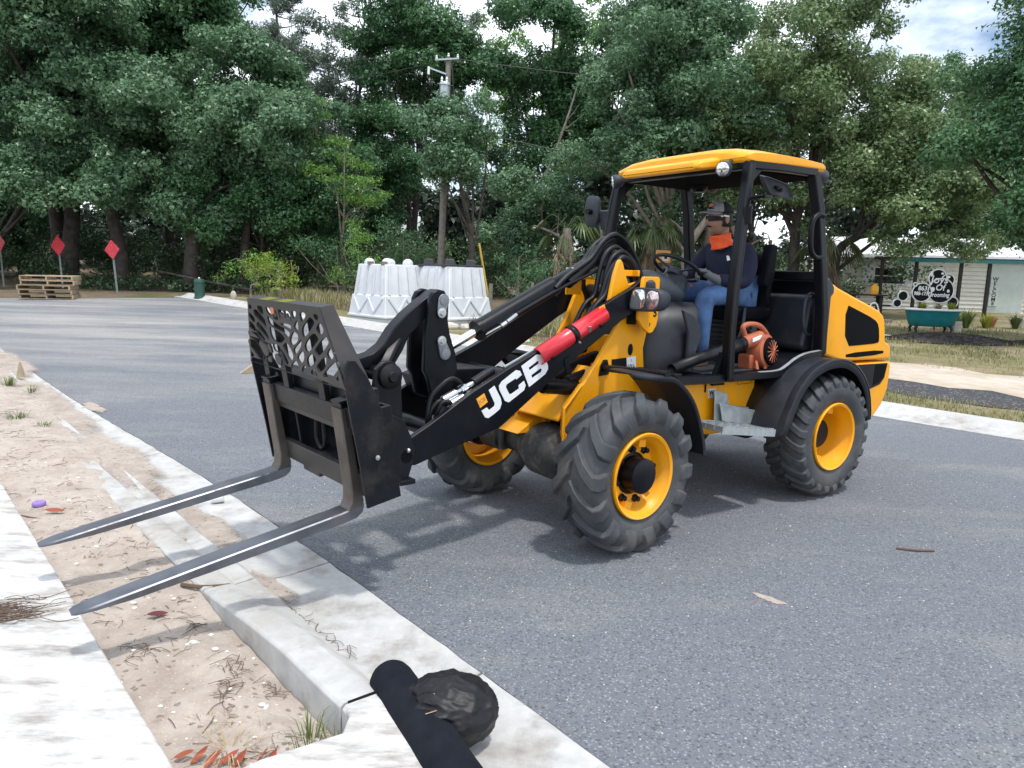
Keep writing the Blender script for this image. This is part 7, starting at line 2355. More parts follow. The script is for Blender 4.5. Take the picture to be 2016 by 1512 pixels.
# bare lower trunks in the dark gap under the oaks
for i, (x, y, r_, lb) in enumerate(((-17.2, 28.6, 0.28, 'thick dark trunk behind the leftmost red sign'), (-14.9, 28.0, 0.22, 'dark trunk between the two full red signs'), (-12.0, 27.4, 0.24, 'dark trunk right of the scuffed red sign'), (-10.2, 27.8, 0.15, 'slender dark trunk above the green pedestal'))):
    rr_ = random.Random(20 + i)
    e = empty('tree_trunk', on(x, y))
    tag(e, lb, 'tree trunk')
    m = MB()
    pth = spline([Vector((0, 0, -0.2)), Vector((0.05, 0, 1.2)), Vector((rr_.uniform(-.3, .3), 0, 2.8)), Vector((rr_.uniform(-.8, .8), 0.2, 5.0))], 4)
    m.tube(pth, [r_ * (1.25 - 0.5 * j / (len(pth) - 1)) for j in range(len(pth))], 10)
    for s_ in (-1, 1):
        q0 = pth[8]
        m.tube(spline([q0, q0 + Vector((s_ * .7, .1, .8)), q0 + Vector((s_ * 1.7, .2, 1.2))], 4), [r_ * .45 * (1 - .7 * j / 8) for j in range(9)], 7)
    ob('trunk', m, 'bark', e, smooth=60)
# fallen log and thin branch
e = ob('fallen_log', MB().tube([(-1.6, 0, 0.70), (0, 0, 0.40), (2.0, -0.1, 0.08)], [0.03, 0.045, 0.06], 8), 'bark', loc=on(-11.3, 26.6))
tag(e, 'dark fallen log lying in the undergrowth left of the green pedestal', 'log')
tree('oak_tree', (-21.0, 28.5), (-16.8, 27.6, 5.0), (3.4, 1.5, 1.3), 34, (0.5, 0.9), 260, 0.13, 'leaf_oak', 'low hanging oak limb mass above the pallets', 7, 0.2, group=G_L, limbs=8)
tree('oak_tree', (-9.5, 29.2), (-9.6, 27.6, 3.6), (2.6, 1.2, 1.5), 36, (0.45, 0.85), 260, 0.125, 'leaf_oak_dark', 'low dark oak skirt above the lime shrub', 8, 0.14, group=G_L, limbs=8)
# pines in the upper middle
def pine(base, top, cx_r, n, seed, label, group='tall pines against the sky'):
    r = random.Random(seed)
    e = empty('pine_tree', on(*base))
    O = e.location
    tag(e, label, 'tree', group)
    T = Vector(top) - O
    m = MB()
    path = spline([Vector((0, 0, -.1)), Vector((T.x * .3 + r.uniform(-.2, .2), T.y * .3, T.z * .35)), Vector((T.x * .6 + r.uniform(-.3, .3), T.y * .6, T.z * .7)), T], 6)
    k = len(path)
    m.tube(path, [0.20 * (1 - 0.88 * i / (k - 1)) for i in range(k)], 9)
    cl = []
    for i in range(n):
        t = r.uniform(0.38, 1.0)
        st = path[int(t * (k - 1))]
        a = r.uniform(0, 6.28)
        ln = cx_r * (1.15 - 0.6 * t) * r.uniform(.5, 1.2)
        en = st + Vector((math.cos(a) * ln, math.sin(a) * ln, r.uniform(.1, .9)))
        pp = spline([st, st.lerp(en, .5) + Vector((0, 0, -.12)), en], 4)
        m.tube(pp, [0.05 * (1 - .8 * j / (len(pp) - 1)) for j in range(len(pp))], 5)
        for q in (pp[-1], pp[-3], pp[-1] + Vector((r.uniform(-.5, .5), r.uniform(-.5, .5), r.uniform(-.2, .5)))):
            cl.append((q.x, q.y, q.z, r.uniform(.30, .55)))
    P, N = clump_points(cl, 260, 0.8)
    ob('crown', leaf_mesh('crown', P, N, 0.30, 0.17), 'leaf_pine', e, fix=False, smooth=0)
    ob('trunk', m, 'bark', e, smooth=60)
pine((-11.5, 39), (-12.2, 38.5, 15.8), 2.6, 46, 31, 'tall thin pine nearest the gap of sky at upper left')
pine((-8.6, 41), (-8.3, 41, 15.0), 2.8, 50, 32, 'thin-crowned pine with bare dark limbs left of the utility pole')
pine((-9.9, 37), (-10.6, 36.5, 11.8), 2.2, 36, 33, 'leaning pine with a sparse crown between the two taller pines')
pine((-6.0, 42), (-6.2, 42, 13.5), 2.2, 26, 34, 'dense pine standing behind the utility pole transformer')
pine((-4.2, 43), (-3.6, 43, 14.8), 2.4, 30, 36, 'tall pine to the right of the transformer')
pine((-13.2, 43), (-13.6, 43, 15.6), 2.3, 34, 38, 'far pine in the sky gap right of the tall dark oak')
pine((-15.0, 44), (-15.2, 44, 15.0), 2.3, 22, 37, 'far pine half hidden by the tall dark oak')
# pale feathery tree + bright shrubs in the middle
tree('feathery_tree', (-6.5, 28.0), (-6.3, 27.4, 4.7), (1.75, 1.5, 2.4), 40, (0.35, 0.75), 230, 0.12, 'leaf_green', 'light green feathery tree with pale bent stems left of the utility pole', 41, 0.10, bark='bark_pale', limbs=10, aspect=0.35, flat=0.45, shell=0.4)
tree('feathery_tree', (-7.9, 29.5), (-7.7, 29.0, 6.2), (1.3, 1.2, 1.8), 22, (0.35, 0.7), 220, 0.12, 'leaf_green', 'upper light green spray of foliage above the feathery tree', 42, 0.09, bark='bark_pale', limbs=7, aspect=0.35, flat=0.5)
def shrub(base, rad, n, rr, per, leaf, lmat, label, seed, zc=None, group=None):
    return tree('shrub', base, (base[0], base[1], gz(base[1]) + (zc or rad[2] * 0.75)), rad, n, rr, per, leaf, lmat, label, seed, 0.05, bark='bark_pale', limbs=7, cat='shrub', low=-0.6, shell=0.35, group=group)
shrub((-7.6, 23.8), (1.35, 0.9, 1.0), 34, (0.22, 0.48), 210, 0.085, 'leaf_lime', 'bright yellow-green shrub left of the white barriers', 51)
shrub((-9.0, 25.2), (1.3, 0.9, 1.1), 30, (0.25, 0.5), 200, 0.09, 'leaf_green', 'mid green shrub behind the green utility pedestal', 52)
shrub((-5.2, 24.6), (1.3, 1.0, 1.55), 36, (0.28, 0.55), 210, 0.095, 'leaf_green', 'fresh green shrub directly behind the left white barrier', 53)
shrub((-3.9, 25.8), (1.2, 1.0, 1.9), 34, (0.3, 0.6), 200, 0.10, 'leaf_oak_dark', 'dark green bush at the foot of the utility pole', 54)
shrub((0.1, 23.6), (1.4, 1.0, 1.35), 36, (0.28, 0.55), 210, 0.09, 'leaf_oak_dark', 'low dark bush right of the yellow guy wire guard', 55)
shrub((2.1, 23.8), (1.2, 0.9, 1.1), 28, (0.25, 0.5), 200, 0.09, 'leaf_oak', 'low bush at the foot of the leaning palm', 56)
shrub((-6.4, 26.6), (1.5, 1.0, 1.5), 34, (0.3, 0.6), 200, 0.10, 'leaf_oak_dark', 'dark bush between the lime shrub and the fresh green shrub', 57)
# trees round the pole and to its right
G_M = 'oaks behind the loader'
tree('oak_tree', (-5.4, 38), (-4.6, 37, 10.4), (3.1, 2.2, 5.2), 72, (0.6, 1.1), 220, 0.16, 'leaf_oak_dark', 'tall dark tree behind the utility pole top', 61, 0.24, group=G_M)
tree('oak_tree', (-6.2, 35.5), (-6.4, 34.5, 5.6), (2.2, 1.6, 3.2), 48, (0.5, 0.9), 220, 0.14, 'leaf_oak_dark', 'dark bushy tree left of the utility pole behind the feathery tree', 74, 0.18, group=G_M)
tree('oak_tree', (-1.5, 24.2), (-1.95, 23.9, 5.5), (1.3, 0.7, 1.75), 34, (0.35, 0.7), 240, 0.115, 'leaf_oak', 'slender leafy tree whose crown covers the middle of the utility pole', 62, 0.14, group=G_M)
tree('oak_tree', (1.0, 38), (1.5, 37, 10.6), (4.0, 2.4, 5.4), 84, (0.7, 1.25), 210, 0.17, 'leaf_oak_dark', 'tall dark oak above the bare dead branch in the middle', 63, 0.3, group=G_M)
tree('oak_tree', (1.0, 29), (1.2, 28.4, 3.9), (2.6, 1.8, 1.9), 52, (0.45, 0.85), 250, 0.12, 'leaf_oak', 'spreading low oak behind the tilted ram', 64, 0.2, group=G_M, bark='bark_pale')
tree('oak_tree', (5.4, 26.8), (5.3, 26.0, 7.4), (3.6, 2.8, 4.6), 118, (0.5, 1.05), 270, 0.125, 'leaf_oak', 'large grey-green oak directly behind the loader canopy', 65, 0.3, group=G_M, limbs=14, bark='bark_pale')
tree('oak_tree', (9.6, 25.6), (9.8, 25.0, 7.3), (3.5, 2.8, 4.9), 112, (0.5, 1.0), 270, 0.12, 'leaf_olive', 'sunlit olive-green oak with a visible dark trunk right of the canopy', 66, 0.26, group=G_M, limbs=14)
tree('oak_tree', (10.9, 25.2), (13.0, 24.0, 5.3), (3.0, 1.9, 2.5), 70, (0.45, 0.95), 240, 0.12, 'leaf_olive', 'oak whose lower limbs hang in front of the white roof', 67, 0.24, group=G_M, rise=(0.08, 0.4), extra=[(11.2 + 0.16 * k_ % 4.2, 23.4 + 0.4 * math.sin(k_ * 2.1), 2.60 + 0.45 * math.sin(k_ * 1.3) ** 2 + (0.5 if k_ % 3 == 0 else 0), 0.30 + 0.12 * (k_ % 3)) for k_ in range(26)])
tree('oak_tree', (17.0, 38), (18.6, 37, 9.0), (2.8, 2.4, 3.4), 40, (0.45, 0.9), 190, 0.14, 'leaf_olive', 'thin-crowned oak against the cloud at upper right', 68, 0.22, group=G_M)
tree('oak_tree', (13.6, 17.4), (12.0, 17.2, 5.4), (1.9, 2.0, 3.5), 84, (0.45, 0.95), 270, 0.105, 'leaf_oak_dark', 'dark near oak overhanging the right edge of the photo', 69, 0.28, group=G_M, limbs=12)
tree('oak_tree', (14.8, 19.2), (13.4, 19.0, 3.1), (1.2, 1.1, 1.0), 30, (0.35, 0.7), 240, 0.10, 'leaf_oak_dark', 'low drooping dark branch mass at the right edge in front of the home', 70, 0.22, group=G_M)
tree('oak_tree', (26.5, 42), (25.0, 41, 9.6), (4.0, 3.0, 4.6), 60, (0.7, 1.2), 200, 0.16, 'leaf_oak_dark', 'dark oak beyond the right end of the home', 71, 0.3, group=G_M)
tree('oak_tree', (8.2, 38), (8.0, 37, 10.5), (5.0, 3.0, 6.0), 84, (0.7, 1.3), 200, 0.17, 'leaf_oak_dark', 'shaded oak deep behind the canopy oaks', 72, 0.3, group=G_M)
# cabbage palms
def palm(base, h, lean, label, seed, dead=16, green=16, thatch=False):
    r = random.Random(seed)
    e = empty('palm_tree', on(*base))
    tag(e, label, 'palm tree', 'cabbage palms under the oaks')
    top = Vector((lean, 0.1, h))
    pts = spline([Vector((0, 0, -.1)), Vector((lean * .1, 0, h * .4)), Vector((lean * .6, .05, h * .75)), top], 5)
    ob('trunk', MB().tube(pts, [0.16 - 0.03 * i / (len(pts) - 1) for i in range(len(pts))], 12), 'bark_pale', e, smooth=50)
    def frond(m, d, length, droop, wdt):
        st = top
        p1 = top + d * length * .45 + Vector((0, 0, .25 * (1 - droop)))
        p2 = top + d * length * .75 + Vector((0, 0, -0.55 * droop * length))
        sp = spline([st, p1, p2], 4)
        m.tube(sp, 0.012, 4)
        q = sp[-1]
        dd = (sp[-1] - sp[-3]).normalized()
        sd = dd.cross(Vector((0, 0, 1))).normalized()
        for k in range(13):
            a = R(-85) + R(170) * k / 12
            v = (dd * math.cos(a) + sd * math.sin(a)).normalized()
            tip = q + v * wdt * (0.8 + 0.3 * math.cos(a)) + Vector((0, 0, -0.25 * wdt - 0.3 * droop * wdt))
            sn = v.cross(Vector((0, 0, 1))).normalized() * 0.028
            mid = q.lerp(tip, .5) + Vector((0, 0, 0.05))
            m._add([q, mid - sn, tip, mid + sn], [(0, 1, 2, 3)])
    m = MB()
    for k in range(green):
        a = r.uniform(0, 6.28)
        frond(m, Vector((math.cos(a), math.sin(a), r.uniform(-.1, .8))).normalized(), r.uniform(.8, 1.2), r.uniform(.1, .6), r.uniform(.5, .75))
    ob('crown', m, 'palm', e, fix=False, smooth=0)
    m = MB()
    for k in range(dead):
        a = r.uniform(0, 6.28)
        frond(m, Vector((math.cos(a) * .5, math.sin(a) * .5, -.9)).normalized(), r.uniform(.6, 1.0), .9, r.uniform(.45, .7))
    if thatch:
        for k in range(120):
            a, z = r.uniform(0, 6.28), r.uniform(h * .25, h)
            d = Vector((math.cos(a), math.sin(a), 0))
            b = Vector((lean * z / h, 0, z)) + d * .14
            t_ = b + d * r.uniform(.1, .28) - Vector((0, 0, r.uniform(.35, .7)))
            s_ = d.cross(Vector((0, 0, 1))) * .03
            m._add([b - s_, b + s_, t_], [(0, 1, 2)])
    ob('dead_fronds', m, 'palm_dead', e, fix=False, smooth=0)
palm((1.75, 24.2), 2.55, -0.12, 'leaning cabbage palm with brown dead fronds left of the canopy mirror', 1, dead=22, green=9)
palm((4.45, 24.8), 2.6, 0.05, 'cabbage palm with a grey skirt of dead fronds seen through the cab', 2, dead=26, green=14)
palm((10.2, 24.6), 2.3, 0.1, 'stout thatched cabbage palm just behind the rear of the cab', 3, dead=24, green=10, thatch=True)
palm((6.6, 26.0), 2.9, 0.15, 'cabbage palm with golden dead fronds above the driver', 4, dead=20, green=10)
# crooked pale trunks seen through and beside the cab
for i, (x, y, pts, r_, lb) in enumerate((
    (2.75, 24.6, [(0, 0, 0), (0.03, 0, 0.9), (0.08, 0, 1.8), (0.0, 0, 2.8)], 0.075, 'thin pale trunk between the leaning palm and the cab'),
    (5.9, 24.4, [(0, 0, 0), (-0.15, 0, 0.9), (-0.35, 0, 1.7), (-0.1, 0, 2.4), (0.5, 0, 3.3)], 0.17, 'crooked grey trunk seen through the front of the cab'),
    (7.9, 24.8, [(0, 0, 0), (-0.1, 0, 0.9), (-0.4, 0, 1.9), (-0.75, 0, 2.8)], 0.15, 'grey trunk leaning left behind the driver'),
    (8.6, 25.6, [(0, 0, 0), (0.02, 0, 1.2), (0.12, 0, 2.4)], 0.07, 'slim trunk seen through the rear cab opening'))):
    e = empty('tree_trunk', on(x, y))
    tag(e, lb, 'tree trunk')
    sp = spline(pts, 5)
    m = MB().tube(sp, [r_ * (1.2 - 0.6 * j / (len(sp) - 1)) for j in range(len(sp))], 9)
    rr_ = random.Random(60 + i)
    for _ in range(3):
        q0 = sp[rr_.randint(6, len(sp) - 2)]
        d_ = Vector((rr_.uniform(-1, 1), rr_.uniform(-.3, .3), rr_.uniform(.2, .8)))
        m.tube(spline([q0, q0 + d_ * .5 + Vector((0, 0, .15)), q0 + d_ * 1.1], 4), [r_ * .35 * (1 - .8 * j / 8) for j in range(9)], 5)
    ob('trunk', m, 'bark_pale', e, smooth=60)
# dead branches
for i, (p, lb) in enumerate((([(-6.9, 30.5, 6.6), (-6.75, 30.5, 5.9), (-6.5, 30.5, 5.3), (-6.1, 30.5, 4.7)], 'pale dead limb hanging left of the utility pole'),
                            ([(2.4, 33, 9.5), (2.1, 33, 8.4), (1.5, 33, 6.6), (0.9, 33, 5.0)], 'long bare dead branch among the dark oaks in the middle'),
                            ([(0.6, 26, 3.2), (1.2, 26, 3.0), (1.7, 26, 2.7), (2.0, 26, 2.3)], 'bleached crooked branch above the leaning palm'))):
    m = MB()
    sp = spline(p, 5)
    m.tube(sp, [0.03 + 0.045 * j / (len(sp) - 1) for j in range(len(sp))], 7)
    rr_ = random.Random(90 + i)
    for _ in range(5):
        q0 = sp[rr_.randint(1, len(sp) - 3)]
        d_ = Vector((rr_.uniform(-1, 1), rr_.uniform(-.3, .3), rr_.uniform(-.2, .9)))
        m.tube(spline([q0, q0 + d_ * .4, q0 + d_ * .9 + Vector((0, 0, .1))], 3), [.022, .02, .018, .015, .012, .01, .008], 5)
    e = ob('dead_branch', m, 'bark_pale', smooth=50)
    tag(e, lb, 'branch')

for i_, (x, y, z, rx, rz_, n_, lm_, lb) in enumerate((
    (-9.6, 45, 10.2, 3.4, 5.6, 52, 'leaf_pine', 'tall grey-green tree behind the pines at the upper left gap'),
    (-13.0, 46, 9.6, 3.2, 4.2, 40, 'leaf_oak_dark', 'round-topped far tree between the dark oak and the pines'),
    (-0.9, 46, 11.2, 3.2, 5.8, 50, 'leaf_green', 'tall fresh green tree just right of the utility pole top'),
    (5.5, 46, 13.0, 3.6, 5.5, 50, 'leaf_green', 'tall fresh green tree top behind the oak over the canopy'),
    (13.5, 44, 9.6, 4.4, 5.0, 56, 'leaf_olive', 'broad olive tree behind the home roof'),
    (19.5, 44, 9.0, 3.8, 4.6, 44, 'leaf_oak_dark', 'far dark tree below the cloud at upper right'))):
    tree('background_tree', (x, y), (x, y, z), (rx, 2.2, rz_), n_, (0.6, 1.2), 190, 0.17, lm_, lb, 120 + i_, 0.22, group='tall trees behind the front oaks', aspect=0.7)
# far wood and undergrowth: one mass each -----------------------------------------------
def leaf_mass(name, n, fn, leaf, lmat, label, cat, aspect=0.55):
    P = np.array([fn() for _ in range(n)])
    N = NR.normal(0, 1, P.shape)
    N[:, 2] += 0.6
    me = leaf_mesh(name, P, N, leaf, aspect)
    o = ob(name, me, lmat, fix=False, smooth=0)
    o['label'], o['category'], o['kind'] = label, cat, 'stuff'
    return o
r_ = random.Random(77)
wood_cl = []
for i in range(520):
    x = r_.uniform(-52, 52)
    y = r_.uniform(42, 54)
    top = 6.2 + 2.0 * noise.noise(Vector((x * 0.13, 0, 0))) + (1.5 if x > 2 else 0) + (2.5 if x < -14 else 0)
    wood_cl.append((x, y, gz(y) + r_.uniform(0.0, 1) * top, r_.uniform(1.2, 2.2)))
P, N = clump_points(wood_cl, 70, 0.8)
o = ob('far_wood', leaf_mesh('far_wood', P, N, 0.40, 0.75), 'leaf_wood', fix=False, smooth=0)
o['label'], o['category'], o['kind'] = 'dark mass of woodland closing the view behind the oaks', 'woodland', 'stuff'
und = []
for i in range(620):
    x = r_.uniform(-30, 16)
    y = 27.5 + r_.uniform(0, 9) + max(0, -x - 10) * 0.05
    und.append((x, y, gz(y) + r_.uniform(0.15, 1.0) * (1.25 + 1.2 * (noise.noise(Vector((x * .3, y * .3, 0))) + .5)), r_.uniform(0.4, 0.85)))
for i in range(90):
    x = r_.uniform(-17, -9)
    y = 26.6 + r_.uniform(0, 1.5)
    und.append((x, y, gz(y) + r_.uniform(0.05, 0.35), r_.uniform(0.2, 0.4)))
P, N = clump_points(und, 190, 0.8)
o = ob('undergrowth', leaf_mesh('undergrowth', P, N, 0.125, 0.7), 'leaf_under', fix=False, smooth=0)
o['label'], o['category'], o['kind'] = 'dark leafy undergrowth filling the gaps under the oaks', 'undergrowth', 'stuff'

# grass -----------------------------------------------------------------------------------
def blades(name, pts, h, w, lmat, label, seed, spread=0.5):
    g = np.random.default_rng(seed)
    n = len(pts)
    p = np.array(pts)
    a = g.uniform(0, 6.283, n)
    d = np.stack([np.cos(a), np.sin(a), np.zeros(n)], 1)
    s = np.stack([-np.sin(a), np.cos(a), np.zeros(n)], 1)
    hh = h * g.uniform(.5, 1.3, n)[:, None]
    up = np.array([0, 0, 1.0])
    ln = spread * g.uniform(.2, 1.4, n)[:, None]
    v = np.empty((n, 5, 3))
    v[:, 0] = p - s * w / 2
    v[:, 1] = p + s * w / 2
    mid = p + up * hh * .6 + d * hh * ln * .35
    v[:, 2] = mid + s * w * .35
    v[:, 3] = p + up * hh + d * hh * ln
    v[:, 4] = mid - s * w * .35
    me = bpy.data.meshes.new(name)
    me.vertices.add(n * 5)
    me.vertices.foreach_set('co', v.reshape(-1).astype(np.float32))
    idx = (np.arange(n, dtype=np.int32)[:, None] * 5 + np.array([0, 1, 2, 4, 4, 2, 3], dtype=np.int32)).reshape(-1)
    me.loops.add(n * 7)
    me.loops.foreach_set('vertex_index', idx)
    me.polygons.add(n * 2)
    me.polygons.foreach_set('loop_start', (np.arange(n, dtype=np.int32)[:, None] * 7 + np.array([0, 4], dtype=np.int32)).reshape(-1))
    me.update(calc_edges=True)
    o = ob(name, me, lmat, fix=False, smooth=0)
    o['label'], o['category'], o['kind'] = label, 'grass', 'stuff'
    return o
def scatter(n, s0, s1, n0, n1, seed, dens=None, z=0.0, fn=far):
    r = random.Random(seed)
    out = []
    while len(out) < n:
        s, q = r.uniform(s0, s1), r.uniform(n0, n1)
        if dens and r.random() > dens(s, q):
            continue
        out.append(fn(s, q, z))
    return out
dn = lambda s, q: 0.15 + 1.2 * max(0, noise.noise(Vector((s * .9, q * .9, 4))) + .1)
blades('verge_grass', scatter(9000, -12, 12, 9.95, 11.4, 1, dn), 0.06, 0.010, 'grass_dry', 'dry tan grass on the verge behind the far kerb', 1)
blades('verge_grass', scatter(5000, -12, 12, 9.95, 11.3, 2, dn), 0.05, 0.010, 'grass', 'green grass tufts on the verge behind the far kerb', 2)
blades('lawn_grass', scatter(12000, -9, 9, 14.4, 22, 3, dn), 0.07, 0.014, 'grass_dry', 'dry patchy grass in the yard round the bathtub', 3)
blades('lawn_grass', scatter(9000, -9, 9, 16.0, 25, 4, dn), 0.08, 0.014, 'grass', 'green patchy grass in the yard round the bathtub', 4)
blades('weeds', scatter(5200, -24, -8.5, 11.6, 13.6, 5, lambda s, q: 1.0 if noise.noise(Vector((s * .5, q, 1))) > -.1 else .2), 0.30, 0.016, 'grass_dry', 'tall dry weeds left of the white barriers', 5, .7)
blades('weeds', scatter(3000, -24, -8.5, 11.8, 13.8, 6), 0.28, 0.018, 'grass', 'green weeds mixed in the dry weeds left of the barriers', 6, .7)
blades('leaf_litter_grass', scatter(4000, -30, -14, 12.0, 16, 7, dn), 0.10, 0.014, 'grass', 'sparse green weeds on the leaf litter below the signs', 7, .8)
# loose rocks by the barriers
for i in range(16):
    rr_ = random.Random(300 + i)
    s, q = rr_.uniform(-13.4, -9.5), rr_.uniform(10.2, 12.0)
    p = far(s, q)
    sz = rr_.uniform(.07, .17)
    m = MB().ell((0, 0, sz * .3), (sz * rr_.uniform(.8, 1.5), sz, sz * .65), 9, 6)
    for j, v in enumerate(m.v):
        k = 1 + 0.35 * noise.noise(Vector(v) * 9 + Vector((i, 0, 0)))
        m.v[j] = tuple(Vector(v) * k)
    o = ob('limestone_rock', m, 'stone', loc=p, smooth=25)
    tag(o, 'rough pale rock strewn in the weeds left of the white barriers', 'rock', 'pale rocks left of the barriers')
# mulch mounds
def mound(name, cx, cy, rx, ry, h, material, label, seed, chips=900):
    e = empty(name, on(cx, cy))
    tag(e, label, 'mulch')
    rings = []
    for t in (0.0, .25, .5, .75, .92, 1.0):
        ring = []
        for k in range(36):
            a = 2 * math.pi * k / 36
            w = 1 + .22 * noise.noise(Vector((math.cos(a) * 2, math.sin(a) * 2, seed)))
            x, y = rx * t * w * math.cos(a), ry * t * w * math.sin(a)
            z = h * (1 - t * t) + .03 * noise.noise(Vector((x * 5, y * 5, seed))) + 0.015 + gz(cy + y) - gz(cy)
            ring.append((x, y, z))
        rings.append(ring)
    ob('mound', MB().loft(rings, cap=False), material, e, smooth=60)
    g = random.Random(seed)
    m = MB()
    for _ in range(chips):
        a, t = g.uniform(0, 6.28), math.sqrt(g.random()) * 1.08
        x, y = rx * t * math.cos(a), ry * t * math.sin(a)
        z = h * max(0, 1 - t * t) + .02 + gz(cy + y) - gz(cy)
        mk = m.mark()
        sz = g.uniform(.02, .05)
        m.box(-sz, sz, -sz * .35, sz * .35, -.006, .006)
        m.xf(mk, Matrix.Translation((x, y, z)) @ Matrix.Rotation(g.uniform(0, 6.28), 4, 'Z') @ Matrix.Rotation(g.uniform(-.6, .6), 4, 'X'))
    c = ob('mulch_chips', m, material, e, smooth=0)
    c['kind'] = 'stuff'
mound('mulch_bed', 10.4, 17.5, 1.5, 0.85, 0.16, 'mulch', 'dark mulch bed under and in front of the teal bathtub', 3)
mound('mulch_bed', 12.9, 17.3, 1.6, 0.45, 0.08, 'mulch', 'thin dark mulch streak to the right of the bathtub', 4, 500)
# plants in the tub and along the porch
def spiky(name, base, z, n, h, w, lmat, label, seed, spread=.9, cat='plant'):
    g = random.Random(seed)
    e = empty(name, on(base[0], base[1], z))
    tag(e, label, cat)
    m = MB()
    for _ in range(n):
        a = g.uniform(0, 6.28)
        d = Vector((math.cos(a), math.sin(a), 0))
        s = Vector((-math.sin(a), math.cos(a), 0)) * w * g.uniform(.6, 1.2)
        hh, sp = h * g.uniform(.5, 1.15), spread * g.uniform(.25, 1.2)
        b = d * g.uniform(0, .07)
        q = b + Vector((0, 0, hh * .65)) + d * hh * sp * .4
        t = b + Vector((0, 0, hh * (1 - .35 * sp))) + d * hh * sp
        m._add([b - s * .5, b + s * .5, q + s * .36, t, q - s * .36], [(0, 1, 2, 4), (4, 2, 3)])
    ob('leaves', m, lmat, e, fix=False, smooth=0)
    return e
spiky('potted_plant', (10.48, 18.97), 0.64, 150, 0.22, 0.012, 'plant_yellow', 'yellow-green trailing plant at the left of the bathtub', 1, 1.3)
spiky('potted_plant', (10.86, 18.93), 0.64, 90, 0.2, 0.014, 'grass_dry', 'pale dry plant in the middle of the bathtub', 2, 1.1)
spiky('potted_plant', (11.16, 18.87), 0.64, 110, 0.24, 0.012, 'plant_yellow', 'yellow-green spiky plant at the right of the bathtub', 3, 1.1)
for i, (x, y, h, lm, lb) in enumerate(((12.3, 20.6, .55, 'palm', 'broad-leaved spiky plant right of the bathtub'), (12.9, 21.0, .62, 'grass', 'tall green spiky plant by the porch post'), (13.6, 21.2, .5, 'plant_yellow', 'yellow-green spiky plant near the terracotta pot'), (14.5, 21.3, .5, 'palm', 'spiky plant between the two garden pots'), (15.6, 21.0, .5, 'grass', 'green spiky plant at the right edge of the yard'))):
    spiky('garden_plant', (x, y), 0, 90, h, 0.035, lm, lb, 20 + i, .8)

# near ground: tufts, leaves, chips, twigs --------------------------------------------------
def tuft(s, q, z, n, h, w, lm, lb, seed, spread=.9):
    p = near(s, q)
    e = spiky('grass_tuft', (p[0], p[1]), z, n, h, w, lm, lb, seed, spread, 'grass tuft')
    return e
tuft(-2.17, 1.03, 0.0, 46, 0.105, 0.0045, 'grass', 'green grass tuft growing at the corner of the concrete pad', 1, .9)
tuft(-2.10, 1.10, 0.0, 18, 0.07, 0.004, 'grass', 'smaller green grass tuft right beside the kerb joint', 11, 1.1)
tuft(-2.28, 0.93, 0.0, 10, 0.07, 0.003, 'grass_dry', 'thin dry grass left of the green tuft', 12, 1.0)
tuft(-8.4, 1.02, 0.04, 60, 0.13, 0.008, 'grass', 'green weed tuft in the sand nearest the left edge of the photo', 2, 1.2)
tuft(-8.0, 1.16, 0.03, 40, 0.09, 0.007, 'grass', 'smaller green weed just right of the sandy weed tuft', 3, 1.3)
tuft(-10.6, 1.22, 0.05, 60, 0.14, 0.009, 'grass', 'green weed clump farther up the sandy strip', 4, 1.2)
tuft(-10.0, 1.36, 0.05, 30, 0.10, 0.008, 'grass', 'low green weed beside the farther clump', 5, 1.3)
tuft(-2.42, 0.86, 0.0, 30, 0.06, 0.003, 'straw', 'small dry straw tuft in the middle of the sand strip', 6, 1.3)
tuft(-2.47, 0.78, 0.0, 26, 0.05, 0.003, 'straw', 'second dry straw tuft to the left of the first', 7, 1.3)
tuft(-2.26, 0.79, 0.0, 60, 0.09, 0.004, 'straw', 'larger clump of dry straw above the red leaves', 8, 1.6)
def leaf(pos, ln, wd, yaw, tilt, material, label, group=None):
    m = MB()
    rows_ = []
    for i in range(7):
        t = i / 6
        w = wd * math.sin(math.pi * (0.06 + 0.92 * t)) ** 0.8
        z = 0.25 * ln * (t - .5) ** 2
        rows_.append([(ln * (t - .5), -w / 2, z + w * .18), (ln * (t - .5), 0, z), (ln * (t - .5), w / 2, z + w * .18)])
    m.grid(rows_)
    m.tube([(-ln * .5, 0, .25 * ln * .25), (-ln * .68, 0, .02 * ln)], 0.0012, 4)
    o = ob('dead_leaf', m, material, loc=pos, smooth=60, fix=False)
    o.rotation_euler = (tilt[0], tilt[1], yaw)
    return tag(o, label, 'leaf', group)
lr = random.Random(9)
for i in range(7):
    s, q = -2.30 + 0.030 * i + lr.uniform(-.01, .01), 0.665 + 0.036 * i + lr.uniform(-.015, .015)
    leaf(near(s, q, sand_h(s, q) + 0.02), lr.uniform(.06, .075), lr.uniform(.024, .032), lr.uniform(.3, 1.6), (lr.uniform(-.6, .6), lr.uniform(-.9, -.2)), 'leaf_red', 'rust-red dead leaf in the row beside the concrete pad', 'rust-red leaves along the pad')
leaf(near(-3.41, 0.89, sand_h(-3.41, .89) + .012), .085, .045, 0.5, (0.1, 0.1), 'leaf_maroon', 'dark maroon leaf lying alone on the sand below the near fork')
leaf(near(-5.15, 0.78, sand_h(-5.15, .78) + .015), .11, .05, 0.2, (0.2, 0.1), 'leaf_red', 'brown curled leaf on the sand next to the purple cap')
